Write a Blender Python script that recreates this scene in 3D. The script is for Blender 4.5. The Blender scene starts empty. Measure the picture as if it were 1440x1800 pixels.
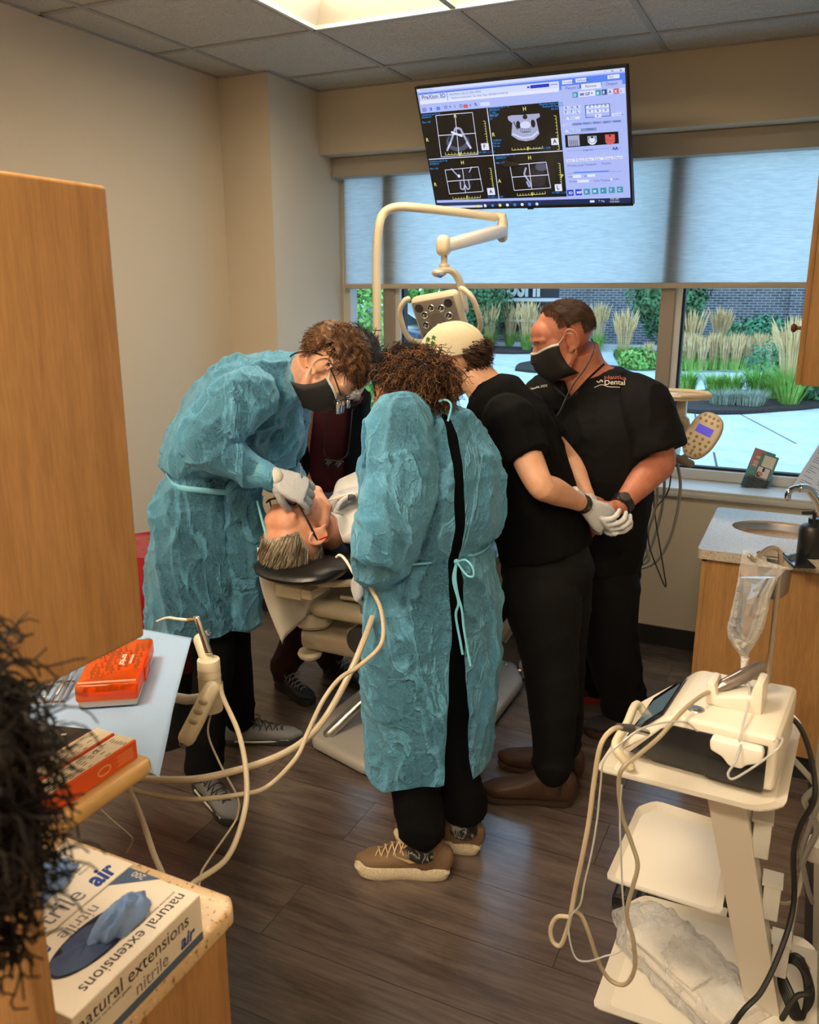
import bpy, bmesh, math, random
import numpy as np
from mathutils import Vector, Matrix, Euler, noise

random.seed(7); RNG = np.random.default_rng(7)
C = bpy.context.scene.collection
PI = math.pi
CAMH = 1.73
F_PX = 1485.0; PITCH = math.atan(388/1485.0); YAW = math.radians(25.3)
FWD = np.array([-math.sin(YAW)*math.cos(PITCH), math.cos(YAW)*math.cos(PITCH), -math.sin(PITCH)])
RGT = np.array([math.cos(YAW), math.sin(YAW), 0.0]); UPV = np.cross(RGT, FWD)
def ray(px, py): return FWD*F_PX + RGT*(px-720) - UPV*(py-900)
def atY(px, py, Y): d = ray(px, py); p = d*Y/d[1]; return Vector((p[0], p[1], p[2]+CAMH))
def atZ(px, py, Z): d = ray(px, py); p = d*(Z-CAMH)/d[2]; return Vector((p[0], p[1], Z))
def atX(px, py, X): d = ray(px, py); p = d*X/d[0]; return Vector((p[0], p[1], p[2]+CAMH))
def V(*a): return Vector(a)

# ------------------------------------------------------------------ object helpers
def link(o, parent=None):
    C.objects.link(o)
    if parent is not None: o.parent = parent
    return o
def tag(o, label=None, cat=None, group=None, kind=None):
    if label: o['label'] = label
    if cat: o['category'] = cat
    if group: o['group'] = group
    if kind: o['kind'] = kind
    return o
def thing(name, label, cat, loc=(0, 0, 0), group=None, rz=0):
    o = bpy.data.objects.new(name, None); o.empty_display_size = .05
    link(o); o.location = loc; o.rotation_euler = (0, 0, rz)
    bpy.context.view_layer.update()
    return tag(o, label, cat, group)
def copy_tree(o, parent=None):
    c = o.copy(); C.objects.link(c); c.parent = parent
    for ch in list(o.children): copy_tree(ch, c)
    return c
def mesh_obj(name, V_, F_, mats, parent=None, smooth=True, fm=None, local=False, angle=None):
    """world coordinates in; when parented to an empty the mesh is moved into its frame"""
    me = bpy.data.meshes.new(name)
    Va = np.asarray(V_, dtype=np.float64).reshape(-1, 3)
    if parent is not None and not local:
        m = np.linalg.inv(np.array(world_matrix(parent)))
        Va = Va @ m[:3, :3].T + m[:3, 3]
    me.from_pydata(Va.tolist(), [], [tuple(int(i) for i in f) for f in F_])
    if not isinstance(mats, (list, tuple)): mats = [mats]
    for m in mats: me.materials.append(m)
    if fm is not None: me.polygons.foreach_set('material_index', np.asarray(fm, dtype=np.int32))
    me.polygons.foreach_set('use_smooth', np.full(len(me.polygons), bool(smooth)))
    me.update()
    if smooth and angle:
        try: me.set_sharp_from_angle(angle=math.radians(angle))
        except Exception: pass
    o = bpy.data.objects.new(name, me); link(o, parent)
    return o
def world_matrix(o):
    m = Matrix.Translation(o.location) @ o.rotation_euler.to_matrix().to_4x4() @ Matrix.Diagonal((*o.scale, 1))
    return (world_matrix(o.parent) @ m) if o.parent else m

def frame(d, up=(0, 0, 1)):
    z = Vector(d).normalized(); u = Vector(up)
    if abs(z.dot(u.normalized())) > .995: u = Vector((0, 1, 0)) if abs(z.y) < .9 else Vector((1, 0, 0))
    x = u.cross(z).normalized(); y = z.cross(x)
    return x, y, z
def basis(x, y, z, loc=(0, 0, 0)):
    m = Matrix((x, y, z)).transposed().to_4x4(); m.translation = Vector(loc); return m
def spline(pts, n=8, closed=False):
    P = [Vector(p) for p in pts]; out = []
    N = len(P)
    for i in range(N-1):
        p0 = P[i-1] if i > 0 else P[0]*2-P[1]; p1 = P[i]; p2 = P[i+1]
        p3 = P[i+2] if i+2 < N else P[-1]*2-P[-2]
        for k in range(n):
            t = k/n
            out.append(.5*((2*p1)+(p2-p0)*t+(2*p0-5*p1+4*p2-p3)*t*t+(-p0+3*p1-3*p2+p3)*t**3))
    out.append(P[-1]); return out
def interp(vals, n):
    """same parametrisation as spline() for a list of numbers"""
    out = []; tup = any(isinstance(q, (tuple, list)) for q in vals)
    if tup: vals = [q if isinstance(q, (tuple, list)) else (q, q) for q in vals]
    for i in range(len(vals)-1):
        for k in range(n):
            t = k/n; t = t*t*(3-2*t)
            out.append((vals[i][0]*(1-t)+vals[i+1][0]*t, vals[i][1]*(1-t)+vals[i+1][1]*t) if tup else vals[i]*(1-t)+vals[i+1]*t)
    out.append(vals[-1]); return out

class MB:
    """collects geometry that becomes one mesh object"""
    def __init__(s): s.v = []; s.f = []; s.m = []; s.mats = []; s.n = 0
    def add(s, v, f, mat=None, M=None):
        v = np.asarray(v, dtype=np.float64).reshape(-1, 3)
        if M is not None: A = np.array(M); v = v @ A[:3, :3].T + A[:3, 3]
        if mat not in s.mats: s.mats.append(mat)
        k = s.mats.index(mat)
        s.v.append(v); s.f += [tuple(i+s.n for i in q) for q in f]; s.m += [k]*len(f); s.n += len(v); return s
    def verts(s): return np.concatenate(s.v) if s.v else np.zeros((0, 3))
    def build(s, name, mat=None, parent=None, smooth=True, angle=35, local=False):
        mats = [mat if q is None else q for q in s.mats]
        return mesh_obj(name, s.verts(), s.f, mats, parent, smooth, s.m, local, angle)
    def bm(s, fn, mat=None, M=None):
        b = bmesh.new(); fn(b); b.verts.ensure_lookup_table(); b.verts.index_update()
        v = [tuple(q.co) for q in b.verts]; f = [tuple(q.index for q in p.verts) for p in b.faces]; b.free()
        return s.add(v, f, mat, M)
    def box(s, lo, hi, mat=None, bev=0.0, seg=2, M=None):
        lo, hi = Vector([min(a, b) for a, b in zip(lo, hi)]), Vector([max(a, b) for a, b in zip(lo, hi)])
        def fn(b):
            bmesh.ops.create_cube(b, size=1)
            for q in b.verts: q.co = Vector(((q.co.x+.5)*(hi.x-lo.x)+lo.x, (q.co.y+.5)*(hi.y-lo.y)+lo.y, (q.co.z+.5)*(hi.z-lo.z)+lo.z))
            if bev > 0: bmesh.ops.bevel(b, geom=b.edges[:]+b.verts[:], offset=min(bev, .49*min(hi-lo)), segments=seg, affect='EDGES', profile=.5)
        return s.bm(fn, mat, M)
    def cbox(s, c, size, mat=None, bev=0.0, M=None, seg=2):
        c = Vector(c); h = Vector(size)/2; return s.box(c-h, c+h, mat, bev, seg, M)
    def rings(s, rings, mat=None, M=None, caps=True, closed_u=True):
        n = len(rings[0]); v = [p for r in rings for p in r]; f = []
        for i in range(len(rings)-1):
            for j in range(n if closed_u else n-1):
                k = (j+1) % n; f.append((i*n+j, i*n+k, (i+1)*n+k, (i+1)*n+j))
        if caps: f.append(tuple(range(n-1, -1, -1))); f.append(tuple((len(rings)-1)*n+j for j in range(n)))
        return s.add(v, f, mat, M)
    def tube(s, pts, r, mat=None, seg=8, caps=True, side=None, M=None, round_ends=False, ex=2.0):
        """r: number or list; each entry a radius or (a, b) semi-axes. side: direction of the a axis"""
        P = [Vector(p) for p in pts]; n = len(P)
        R = [r]*n if not isinstance(r, (list, tuple)) else list(r)
        R = [(q, q) if not isinstance(q, (list, tuple)) else q for q in R]
        if len(R) != n: R = [R[round(i*(len(R)-1)/max(1, n-1))] for i in range(n)]
        if side is not None and isinstance(side[0], (list, tuple, Vector)) and len(side) != n: side = [side[0]]*n
        rings = []; x = None
        for i in range(n):
            t = (P[min(i+1, n-1)]-P[max(i-1, 0)])
            t = t.normalized() if t.length > 1e-9 else Vector((0, 0, 1))
            if side is not None:
                sd = Vector(side[i]) if isinstance(side[0], (list, tuple, Vector)) else Vector(side)
                x = (sd-t*sd.dot(t)).normalized()
            elif x is None: x = frame(t)[0]
            else: x = (x-t*x.dot(t)); x = x.normalized() if x.length > 1e-6 else frame(t)[0]
            y = t.cross(x)
            def ring(c, a, b):
                o = []
                for k in range(seg):
                    an = 2*PI*k/seg; cs, sn = math.cos(an), math.sin(an)
                    if ex != 2.0: cs, sn = math.copysign(abs(cs)**(2/ex), cs), math.copysign(abs(sn)**(2/ex), sn)
                    o.append(c+x*(a*cs)+y*(b*sn))
                return o
            a, b = R[i]
            if round_ends and i == 0:
                for q in (80, 55, 28): rings.append(ring(P[i]-t*min(a, b)*math.sin(math.radians(q)), a*math.cos(math.radians(q)), b*math.cos(math.radians(q))))
            rings.append(ring(P[i], a, b))
            if round_ends and i == n-1:
                for q in (28, 55, 80): rings.append(ring(P[i]+t*min(a, b)*math.sin(math.radians(q)), a*math.cos(math.radians(q)), b*math.cos(math.radians(q))))
        return s.rings(rings, mat, M, caps)
    def cyl(s, p0, p1, r, r1=None, mat=None, seg=20, M=None, bev=0.0):
        p0, p1 = Vector(p0), Vector(p1); r1 = r if r1 is None else r1
        if bev <= 0: return s.tube([p0, p1], [r, r1], mat, seg, M=M)
        d = (p1-p0); L = d.length; d.normalize(); b = min(bev, L*.45)
        return s.tube([p0, p0+d*b*.3, p0+d*b, p1-d*b, p1-d*b*.3, p1], [r-b, r-b*.3, r, r1, r1-b*.3, r1-b], mat, seg, M=M)
    def ell(s, c, r, mat=None, M=None, u=24, w=16, R=None):
        c = Vector(c); r = (r, r, r) if not isinstance(r, (tuple, list)) else r; v = []; f = []
        for i in range(1, w):
            th = PI*i/w
            for j in range(u):
                ph = 2*PI*j/u; p = Vector((r[0]*math.sin(th)*math.cos(ph), r[1]*math.sin(th)*math.sin(ph), r[2]*math.cos(th)))
                v.append(p)
        v.append(Vector((0, 0, r[2]))); v.append(Vector((0, 0, -r[2])))
        if R is not None: v = [R @ p for p in v]
        v = [p+c for p in v]
        for i in range(w-2):
            for j in range(u):
                k = (j+1) % u; f.append((i*u+j, (i+1)*u+j, (i+1)*u+k, i*u+k))
        T = (w-1)*u
        for j in range(u):
            k = (j+1) % u; f.append((T, j, k)); f.append((T+1, (w-2)*u+k, (w-2)*u+j))
        return s.add(v, f, mat, M)
    def lathe(s, prof, mat=None, seg=24, M=None, caps=True):
        """prof: (radius, z) list, about local z"""
        rings = [[Vector((max(r, 1e-4)*math.cos(2*PI*k/seg), max(r, 1e-4)*math.sin(2*PI*k/seg), z)) for k in range(seg)] for r, z in prof]
        return s.rings(rings, mat, M, caps)
    def prism(s, poly, z0, z1, mat=None, M=None, bev=0.0, seg=2):
        def fn(b):
            lo = [b.verts.new((x, y, z0)) for x, y in poly]
            f = b.faces.new(lo)
            r = bmesh.ops.extrude_face_region(b, geom=[f])
            for q in r['geom']:
                if isinstance(q, bmesh.types.BMVert): q.co.z = z1
            bmesh.ops.recalc_face_normals(b, faces=b.faces[:])
            if bev > 0: bmesh.ops.bevel(b, geom=b.edges[:], offset=bev, segments=seg, affect='EDGES', profile=.5)
        return s.bm(fn, mat, M)
    def quad(s, a, b, c, d, mat=None, M=None): return s.add([a, b, c, d], [(0, 1, 2, 3)], mat, M)
    def disc(s, r, mat=None, M=None, seg=20, z=0, ry=None):
        return s.add([(r*math.cos(2*PI*k/seg), (ry or r)*math.sin(2*PI*k/seg), z) for k in range(seg)], [tuple(range(seg))], mat, M)
    def text(s, body, size, mat=None, M=None, align='LEFT', bold=0.0, shear=0.0, extrude=0.0, sx=1.0, font=None):
        v, f = text_geo(body, size, align, bold, shear, extrude, sx); return s.add(v, f, mat, M) if len(v) else s
_TXT = {}
def text_geo(body, size, align, bold, shear, extrude, sx):
    key = (body, size, align, bold, shear, extrude, sx)
    if key in _TXT: return _TXT[key]
    cu = bpy.data.curves.new('t', 'FONT'); cu.body = body; cu.size = size; cu.align_x = align
    cu.offset = bold; cu.shear = shear; cu.extrude = extrude; cu.resolution_u = 3
    o = bpy.data.objects.new('t', cu); C.objects.link(o); bpy.context.view_layer.update()
    me = o.evaluated_get(bpy.context.evaluated_depsgraph_get()).to_mesh()
    v = [(q.co.x*sx, q.co.y, q.co.z) for q in me.vertices]; f = [tuple(p.vertices) for p in me.polygons]
    o.evaluated_get(bpy.context.evaluated_depsgraph_get()).to_mesh_clear()
    bpy.data.objects.remove(o); bpy.data.curves.remove(cu); _TXT[key] = (v, f); return v, f

def remesh(mb, voxel, smooth=3, fac=.5):
    me = bpy.data.meshes.new('tmp'); me.from_pydata(mb.verts().tolist(), [], mb.f)
    b = bmesh.new(); b.from_mesh(me); bmesh.ops.recalc_face_normals(b, faces=b.faces[:]); b.to_mesh(me); b.free()
    o = bpy.data.objects.new('tmp', me); C.objects.link(o)
    m = o.modifiers.new('r', 'REMESH'); m.mode = 'VOXEL'; m.voxel_size = voxel; m.adaptivity = 0
    if smooth: q = o.modifiers.new('s', 'SMOOTH'); q.factor = fac; q.iterations = smooth
    bpy.context.view_layer.update()
    ev = o.evaluated_get(bpy.context.evaluated_depsgraph_get()).to_mesh()
    n = len(ev.vertices); v = np.empty(n*3); ev.vertices.foreach_get('co', v); v = v.reshape(-1, 3)
    nn = np.empty(n*3); ev.vertices.foreach_get('normal', nn); nn = nn.reshape(-1, 3)
    f = [tuple(p.vertices) for p in ev.polygons]
    o.evaluated_get(bpy.context.evaluated_depsgraph_get()).to_mesh_clear()
    bpy.data.objects.remove(o); bpy.data.meshes.remove(me)
    return v, nn, f
def fbm(p, sc, oc=3):
    t = 0; a = 1; q = Vector((p[0]*sc[0], p[1]*sc[1], p[2]*sc[2]))
    for i in range(oc): t += a*noise.noise(q); q = q*2.03+Vector((3.1, 7.7, 1.3)); a *= .5
    return t
def ridge(p, sc, k=6.0, off=0.0):
    q = Vector((p[0]*sc[0]+off, p[1]*sc[1]+off*1.7, p[2]*sc[2]-off)); n = noise.noise(q); return math.exp(-abs(n)*k)
def displace(v, nn, fn): return np.array([v[i]+nn[i]*fn(v[i], nn[i]) for i in range(len(v))])
def relax(v, f, it):
    E = np.array([(q[i], q[(i+1) % len(q)]) for q in f for i in range(len(q))]); n = np.zeros(len(v)); np.add.at(n, E[:, 0], 1); np.add.at(n, E[:, 1], 1); v = np.array(v)
    for _ in range(it): s = np.zeros_like(v); np.add.at(s, E[:, 0], v[E[:, 1]]); np.add.at(s, E[:, 1], v[E[:, 0]]); v = v*.45+.55*s/n[:, None]
    return v
def dispobj(name, mb, voxel, mat, parent, smooth=3, fn=None, keep=None, post=0):
    v, nn, f = remesh(mb, voxel, smooth)
    if keep is not None:
        ok = np.array([keep(p) for p in v]); f = [q for q in f if all(ok[i] for i in q)]
        used = np.zeros(len(v), bool)
        for q in f:
            for i in q: used[i] = True
        idx = np.cumsum(used)-1; f = [tuple(int(idx[i]) for i in q) for q in f]; v = v[used]; nn = nn[used]
    if fn is not None: v = displace(v, nn, fn)
    if post: v = relax(v, f, post)
    if keep is not None: v = smooth_border(v, f)
    return mesh_obj(name, v, f, mat, parent, True)
def smooth_border(v, f, it=14):
    cnt = {}
    for q in f:
        for a, c in zip(q, q[1:]+q[:1]): k = (a, c) if a < c else (c, a); cnt[k] = cnt.get(k, 0)+1
    nb = {}
    for (a, c), n in cnt.items():
        if n == 1: nb.setdefault(a, []).append(c); nb.setdefault(c, []).append(a)
    ids = [i for i in nb if len(nb[i]) == 2]; v = np.array(v)
    if not ids: return v
    I = np.array(ids); J = np.array([nb[i] for i in ids])
    for _ in range(it): v[I] = v[I]*.4+.3*(v[J[:, 0]]+v[J[:, 1]])
    return v
def ring_on(ob, c, ax, ay, az, a, b_, n, zfun, lift=.004):
    """points of a belt laid on the surface of ob, shot inwards from an ellipse around c"""
    from mathutils.bvhtree import BVHTree
    mw = world_matrix(ob); T = BVHTree.FromPolygons([mw @ q.co for q in ob.data.vertices], [tuple(p.vertices) for p in ob.data.polygons]); out = []
    for k in range(n+1):
        t = 2*PI*k/n; d = (ax*math.cos(t)*a+ay*math.sin(t)*b_); o = c+d*2.2+az*zfun(t); h = T.ray_cast(o, -d.normalized()); out.append((h[0] if h[0] is not None and (h[0]-c).length < 1.28*d.length else c+d+az*zfun(t))+d.normalized()*lift)
    P = out
    for _ in range(2): P = [P[0]]+[(P[i-1]+P[i]*2+P[i+1])/4 for i in range(1, len(P)-1)]+[P[-1]]
    return P

# ------------------------------------------------------------------ materials
def srgb(r, g, b): return tuple(((c/255)/12.92 if c/255 <= .04045 else ((c/255+.055)/1.055)**2.4) for c in (r, g, b))
_M = {}
class NT:
    def __init__(s, name):
        s.mat = bpy.data.materials.new(name); s.mat.use_nodes = True; s.t = s.mat.node_tree; s.n = s.t.nodes; s.l = s.t.links
        s.b = s.n['Principled BSDF']; s.out = s.n['Material Output']
    def new(s, t, **k):
        q = s.n.new(t)
        for a, b in k.items():
            if hasattr(q, a): setattr(q, a, b)
            else: q.inputs[a.replace('_', ' ')].default_value = b
        return q
    def lk(s, a, b): s.l.new(a, b)
    def coord(s, scale=(1, 1, 1), rot=(0, 0, 0), kind='Object'):
        c = s.new('ShaderNodeTexCoord'); m = s.new('ShaderNodeMapping'); m.inputs['Scale'].default_value = scale; m.inputs['Rotation'].default_value = rot
        s.lk(c.outputs[kind], m.inputs[0]); return m.outputs[0]
    def ramp(s, fac, stops):
        r = s.new('ShaderNodeValToRGB'); e = r.color_ramp.elements
        while len(e) < len(stops): e.new(.5)
        for q, (p, c) in zip(e, stops): q.position = p; q.color = (*c, 1) if len(c) == 3 else c
        s.lk(fac, r.inputs[0]); return r.outputs[0]
    def noise(s, co, scale, detail=4, rough=.5, dist=0):
        q = s.new('ShaderNodeTexNoise'); q.inputs['Scale'].default_value = scale; q.inputs['Detail'].default_value = detail
        q.inputs['Roughness'].default_value = rough; q.inputs['Distortion'].default_value = dist; s.lk(co, q.inputs['Vector']); return q.outputs[0]
    def bump(s, h, strength=.3, dist=.01, to=None):
        q = s.new('ShaderNodeBump'); q.inputs['Strength'].default_value = strength; q.inputs['Distance'].default_value = dist
        s.lk(h, q.inputs['Height']); s.lk(q.outputs[0], (to or s.b).inputs['Normal']); return q
    def mix(s, f, a, b, mode='MIX'):
        q = s.new('ShaderNodeMix'); q.data_type = 'RGBA'; q.blend_type = mode
        for k, x in ((0, f), (6, a), (7, b)):
            if isinstance(x, (int, float)): q.inputs[k].default_value = x
            elif isinstance(x, tuple): q.inputs[k].default_value = (*x, 1)
            else: s.lk(x, q.inputs[k])
        return q.outputs[2]
def plain(name, col, rough=.5, metal=0, noise_amt=0.0, nscale=20, bump=0.0, bscale=60, spec=None, trans=0, coat=0, emis=None, estr=1, ior=1.5, sheen=0):
    if name in _M: return _M[name]
    t = NT(name); b = t.b; b.inputs['Base Color'].default_value = (*col, 1); b.inputs['Roughness'].default_value = rough; b.inputs['Metallic'].default_value = metal
    b.inputs['IOR'].default_value = ior
    if spec is not None: b.inputs['Specular IOR Level'].default_value = spec
    if trans: b.inputs['Transmission Weight'].default_value = trans
    if coat: b.inputs['Coat Weight'].default_value = coat; b.inputs['Coat Roughness'].default_value = .15
    if sheen: b.inputs['Sheen Weight'].default_value = sheen
    if emis is not None: b.inputs['Emission Color'].default_value = (*emis, 1); b.inputs['Emission Strength'].default_value = estr
    co = t.coord() if (noise_amt or bump) else None
    if noise_amt:
        n = t.noise(co, nscale, 3); lo = tuple(c*(1-noise_amt) for c in col); hi = tuple(min(1, c*(1+noise_amt)) for c in col)
        t.lk(t.ramp(n, [(.3, lo), (.7, hi)]), b.inputs['Base Color'])
    if bump: t.bump(t.noise(co, bscale, 4), bump, .004)
    _M[name] = t.mat; return t.mat
def wood(name, base, dark, axis='Z', rough=.42, sc=1.0):
    if name in _M: return _M[name]
    t = NT(name); s = {'X': (1.2, 14, 14), 'Y': (14, 1.2, 14), 'Z': (14, 14, 1.2)}[axis]; s = tuple(q*sc for q in s)
    co = t.coord(s); n1 = t.noise(co, 2.2, 5, .6, .6); co2 = t.coord(tuple(q*9 for q in s)); n2 = t.noise(co2, 2.0, 2, .5)
    a = t.ramp(n1, [(.3, dark), (.5, base), (.75, tuple(min(1, c*1.12) for c in base))])
    b = t.ramp(n2, [(.35, (.86, .84, .8)), (.65, (1, 1, 1))]); t.lk(t.mix(1.0, a, b, 'MULTIPLY'), t.b.inputs['Base Color'])
    t.b.inputs['Roughness'].default_value = rough; t.bump(n2, .05, .001); _M[name] = t.mat; return t.mat
LAMP_STRENGTH = {0: 20.0, 2: 74.0, 3: 66.0}
# ------------------------------------------------------------------ camera, world, light
cam = bpy.data.cameras.new('camera'); cam_o = bpy.data.objects.new('camera', cam); C.objects.link(cam_o)
cam.sensor_fit = 'HORIZONTAL'; cam.sensor_width = 36; cam.lens = 36*F_PX/1440; cam.clip_start = .02; cam.clip_end = 200
cam_o.location = (0, 0, CAMH)
cam_o.matrix_world = Matrix((RGT, UPV, -FWD)).transposed().to_4x4() @ Matrix.Identity(4); cam_o.location = (0, 0, CAMH)
cam.dof.use_dof = True; cam.dof.focus_distance = 2.7; cam.dof.aperture_fstop = 10.5
bpy.context.scene.camera = cam_o
vs = bpy.context.scene.view_settings; vs.view_transform = 'Standard'; vs.look = 'None'; vs.gamma = 1; vs.exposure = 0.0; vs.use_curve_mapping = False
cy = bpy.context.scene.cycles
cy.use_denoising = True; cy.max_bounces = 8; cy.diffuse_bounces = 3; cy.glossy_bounces = 3; cy.transmission_bounces = 6; cy.transparent_max_bounces = 12; cy.use_adaptive_sampling = True; cy.adaptive_threshold = .04
cy.sample_clamp_indirect = 6.0; cy.caustics_reflective = False; cy.caustics_refractive = False
w = bpy.data.worlds.new('sky'); bpy.context.scene.world = w; w.use_nodes = True; wn = w.node_tree
bg = wn.nodes['Background']; tc = wn.nodes.new('ShaderNodeTexCoord'); sx = wn.nodes.new('ShaderNodeSeparateXYZ'); cr = wn.nodes.new('ShaderNodeValToRGB')
wn.links.new(tc.outputs['Generated'], sx.inputs[0]); wn.links.new(sx.outputs['Z'], cr.inputs[0]); wn.links.new(cr.outputs[0], bg.inputs[0])
e = cr.color_ramp.elements; e[0].position = 0; e[0].color = (.70, .90, 1, 1); e[1].position = .6; e[1].color = (.36, .66, 1, 1)
bg.inputs[1].default_value = 2.5

# ------------------------------------------------------------------ materials of the room
def m_wall():
    t = NT('wall_paint'); co = t.coord(); t.b.inputs['Base Color'].default_value = (*srgb(205, 194, 174), 1); t.b.inputs['Roughness'].default_value = .75
    t.bump(t.noise(co, 220, 3), .12, .002); return t.mat
WALL = m_wall()
def m_floor():
    t = NT('vinyl_plank'); co = t.coord((1, 1, 1))
    br = t.new('ShaderNodeTexBrick'); br.offset = .37; br.inputs['Scale'].default_value = 1; br.inputs['Brick Width'].default_value = 1.22; br.inputs['Row Height'].default_value = .23
    br.inputs['Mortar Size'].default_value = .0012; br.inputs['Mortar Smooth'].default_value = .1; br.inputs['Bias'].default_value = 0
    br.inputs['Color1'].default_value = (.0, .0, .0, 1); br.inputs['Color2'].default_value = (1, 1, 1, 1); br.inputs['Mortar'].default_value = (.5, .5, .5, 1)
    t.lk(co, br.inputs['Vector'])
    # grain runs along the plank
    add = t.new('ShaderNodeVectorMath', operation='MULTIPLY_ADD'); t.lk(br.outputs['Color'], add.inputs[0]); add.inputs[1].default_value = (7, 3, 5); t.lk(co, add.inputs[2])
    mp = t.new('ShaderNodeMapping'); mp.inputs['Scale'].default_value = (1.5, 8, 1); t.lk(add.outputs[0], mp.inputs[0])
    n1 = t.noise(mp.outputs[0], 1.3, 6, .62, 1.4)
    mp2 = t.new('ShaderNodeMapping'); mp2.inputs['Scale'].default_value = (7, 110, 1); t.lk(add.outputs[0], mp2.inputs[0]); n2 = t.noise(mp2.outputs[0], 1, 3)
    a = t.ramp(n1, [(.26, (.062, .046, .041)), (.45, (.110, .083, .072)), (.58, (.148, .115, .100)), (.78, (.23, .185, .165))])
    a = t.mix(.16, a, t.ramp(n2, [(.35, (.055, .035, .026)), (.65, (.26, .185, .135))]))
    tint = t.ramp(br.outputs['Color'], [(0, (.78, .78, .80)), (1, (1.0, .98, .96))]); a = t.mix(1.0, a, tint, 'MULTIPLY')
    a = t.mix(br.outputs['Fac'], a, (.03, .02, .016)); t.lk(a, t.b.inputs['Base Color'])
    t.b.inputs['Roughness'].default_value = .27; t.b.inputs['Specular IOR Level'].default_value = .75; t.b.inputs['Coat Weight'].default_value = .5; t.b.inputs['Coat Roughness'].default_value = .22
    inv = t.new('ShaderNodeMath', operation='MULTIPLY_ADD'); t.lk(br.outputs['Fac'], inv.inputs[0]); inv.inputs[1].default_value = -1.2
    mx = t.noise(t.coord(), 190, 3); ad = t.new('ShaderNodeMath', operation='MULTIPLY'); t.lk(mx, ad.inputs[0]); ad.inputs[1].default_value = .8
    t.lk(ad.outputs[0], inv.inputs[2]); t.bump(inv.outputs[0], .35, .002); return t.mat
FLOOR = m_floor()
def m_tile():
    t = NT('ceiling_tile'); co = t.coord(); n = t.noise(co, 150, 4, .7); n2 = t.noise(t.coord((1, 1.6, 1)), 24, 5, .6, 1.8)
    t.lk(t.ramp(n, [(.3, srgb(176, 172, 162)), (.7, srgb(224, 220, 210))]), t.b.inputs['Base Color']); t.b.inputs['Roughness'].default_value = .9
    cr = t.ramp(n2, [(.40, (1, 1, 1)), (.455, (0, 0, 0)), (.51, (1, 1, 1))]); t.bump(t.mix(.45, n, cr), .8, .004); return t.mat
TILE = m_tile()
GRID = plain('ceiling_grid', srgb(165, 163, 157), .5)
MAPLE = wood('maple_laminate', srgb(176, 133, 84), srgb(156, 113, 66), 'Z')
MAPLE_Y = wood('maple_edge', srgb(222, 182, 118), srgb(205, 160, 95), 'Y')
BLACKBASE = plain('black_rubber_base', (.012, .012, .012), .5)
WHITE_TRIM = plain('white_window_frame', srgb(205, 205, 200), .4)
TAN_MULL = plain('tan_aluminium', srgb(150, 140, 128), .45, .3)
BLACKGASK = plain('black_gasket', (.01, .01, .012), .6)

def wallbox(name, lo, hi, mat=WALL):
    b = MB(); b.box(lo, hi); o = b.build(name, mat, None, smooth=False); return tag(o, kind='structure')
XL, XR, YF, CEIL = -2.765, .16, 4.125, 2.73
XR2 = .42          # recess behind the sink counter
YB = -1.6
wallbox('floor', (XL-.1, YB-.1, -.1), (1.3, 4.5, 0), FLOOR)
wallbox('wall_left', (XL-.12, YB-.1, 0), (XL, 4.5, CEIL+.1))
wallbox('wall_corner', (XL-.05, 3.67, 0), (-2.475, 4.5, CEIL+.1))
# window wall: below the sill, above the window (soffit)
wallbox('wall_front', (-2.5, YF, 0), (XR2+.1, 4.48, .80))
wallbox('wall_soffit', (-2.5, YF, 2.425), (XR2+.1, 4.5, CEIL+.1))
wallbox('wall_right', (XR, .75, 0), (XR+.36, 3.07, CEIL+.1))
wallbox('wall_recess', (XR2, 3.0, 0), (XR2+.12, 4.5, CEIL+.1))
wallbox('wall_hall', (1.2, YB-.1, 0), (1.32, .85, CEIL+.1))
wallbox('wall_hall_return', (XR+.3, .75, 0), (1.3, .87, CEIL+.1))
wallbox('wall_back', (XL, YB-.12, 0), (1.3, YB, CEIL+.1))
wallbox('ceiling', (XL-.1, YB-.1, CEIL+.09), (1.35, 4.5, CEIL+.2), TILE)
b = MB(); b.box((-2.5, YF-.012, .80), (XR2, 4.36, .817), WHITE_TRIM, .003); b.box((-2.5, YF-.014, .775), (XR2, YF+.004, .802), WHITE_TRIM, .003)
tag(b.build('window_sill_trim_1', WHITE_TRIM), kind='structure').name = 'trim_1'
# baseboards
for n, lo, hi in (('baseboard_front', (-2.475, YF-.012, 0), (XR2, YF, .10)), ('baseboard_left', (XL, YB, 0), (XL+.012, 3.67, .10)),
                  ('baseboard_corner', (XL, 3.658, 0), (-2.463, 3.67, .10)), ('baseboard_corner_side', (-2.475, 3.66, 0), (-2.463, YF, .10)),
                  ('baseboard_right', (XR-.012, .75, 0), (XR, 3.07, .10)), ('baseboard_right_return', (XR-.012, 3.07, 0), (XR2, 3.082, .10))):
    wallbox(n, lo, hi, BLACKBASE)
# ceiling grid and tiles
GX = [-2.55+.61*k for k in range(-1, 7)]; GY = [3.21+.61*k for k in range(-8, 3)]
GX = [-1.94+.61*k for k in range(-2, 6)]
def in_light(x, y): return any(a <= x <= b_ and c <= y <= d for a, b_, c, d in LIGHTS)
LIGHTS = [(-1.94, -.72, 2.60, 3.21), (-.72+.0, .50, 2.60, 3.21), (-1.94, -.72, .16, .77), (-.72, .50, -1.06, -.45)]
tb = MB()
for x in GX:
    for y in GY:
        x0, x1, y0, y1 = max(x, XL), min(x+.61, 1.25), max(y, YB), min(y+.61, YF+.005)
        if x1-x0 < .02 or y1-y0 < .02 or in_light((x0+x1)/2, (y0+y1)/2): continue
        if x0 > XR2 and y0 > .8: continue
        tb.box((x0+.004, y0+.004, CEIL+.004), (x1-.004, y1-.004, CEIL+.02), TILE, .003, 1)
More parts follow.
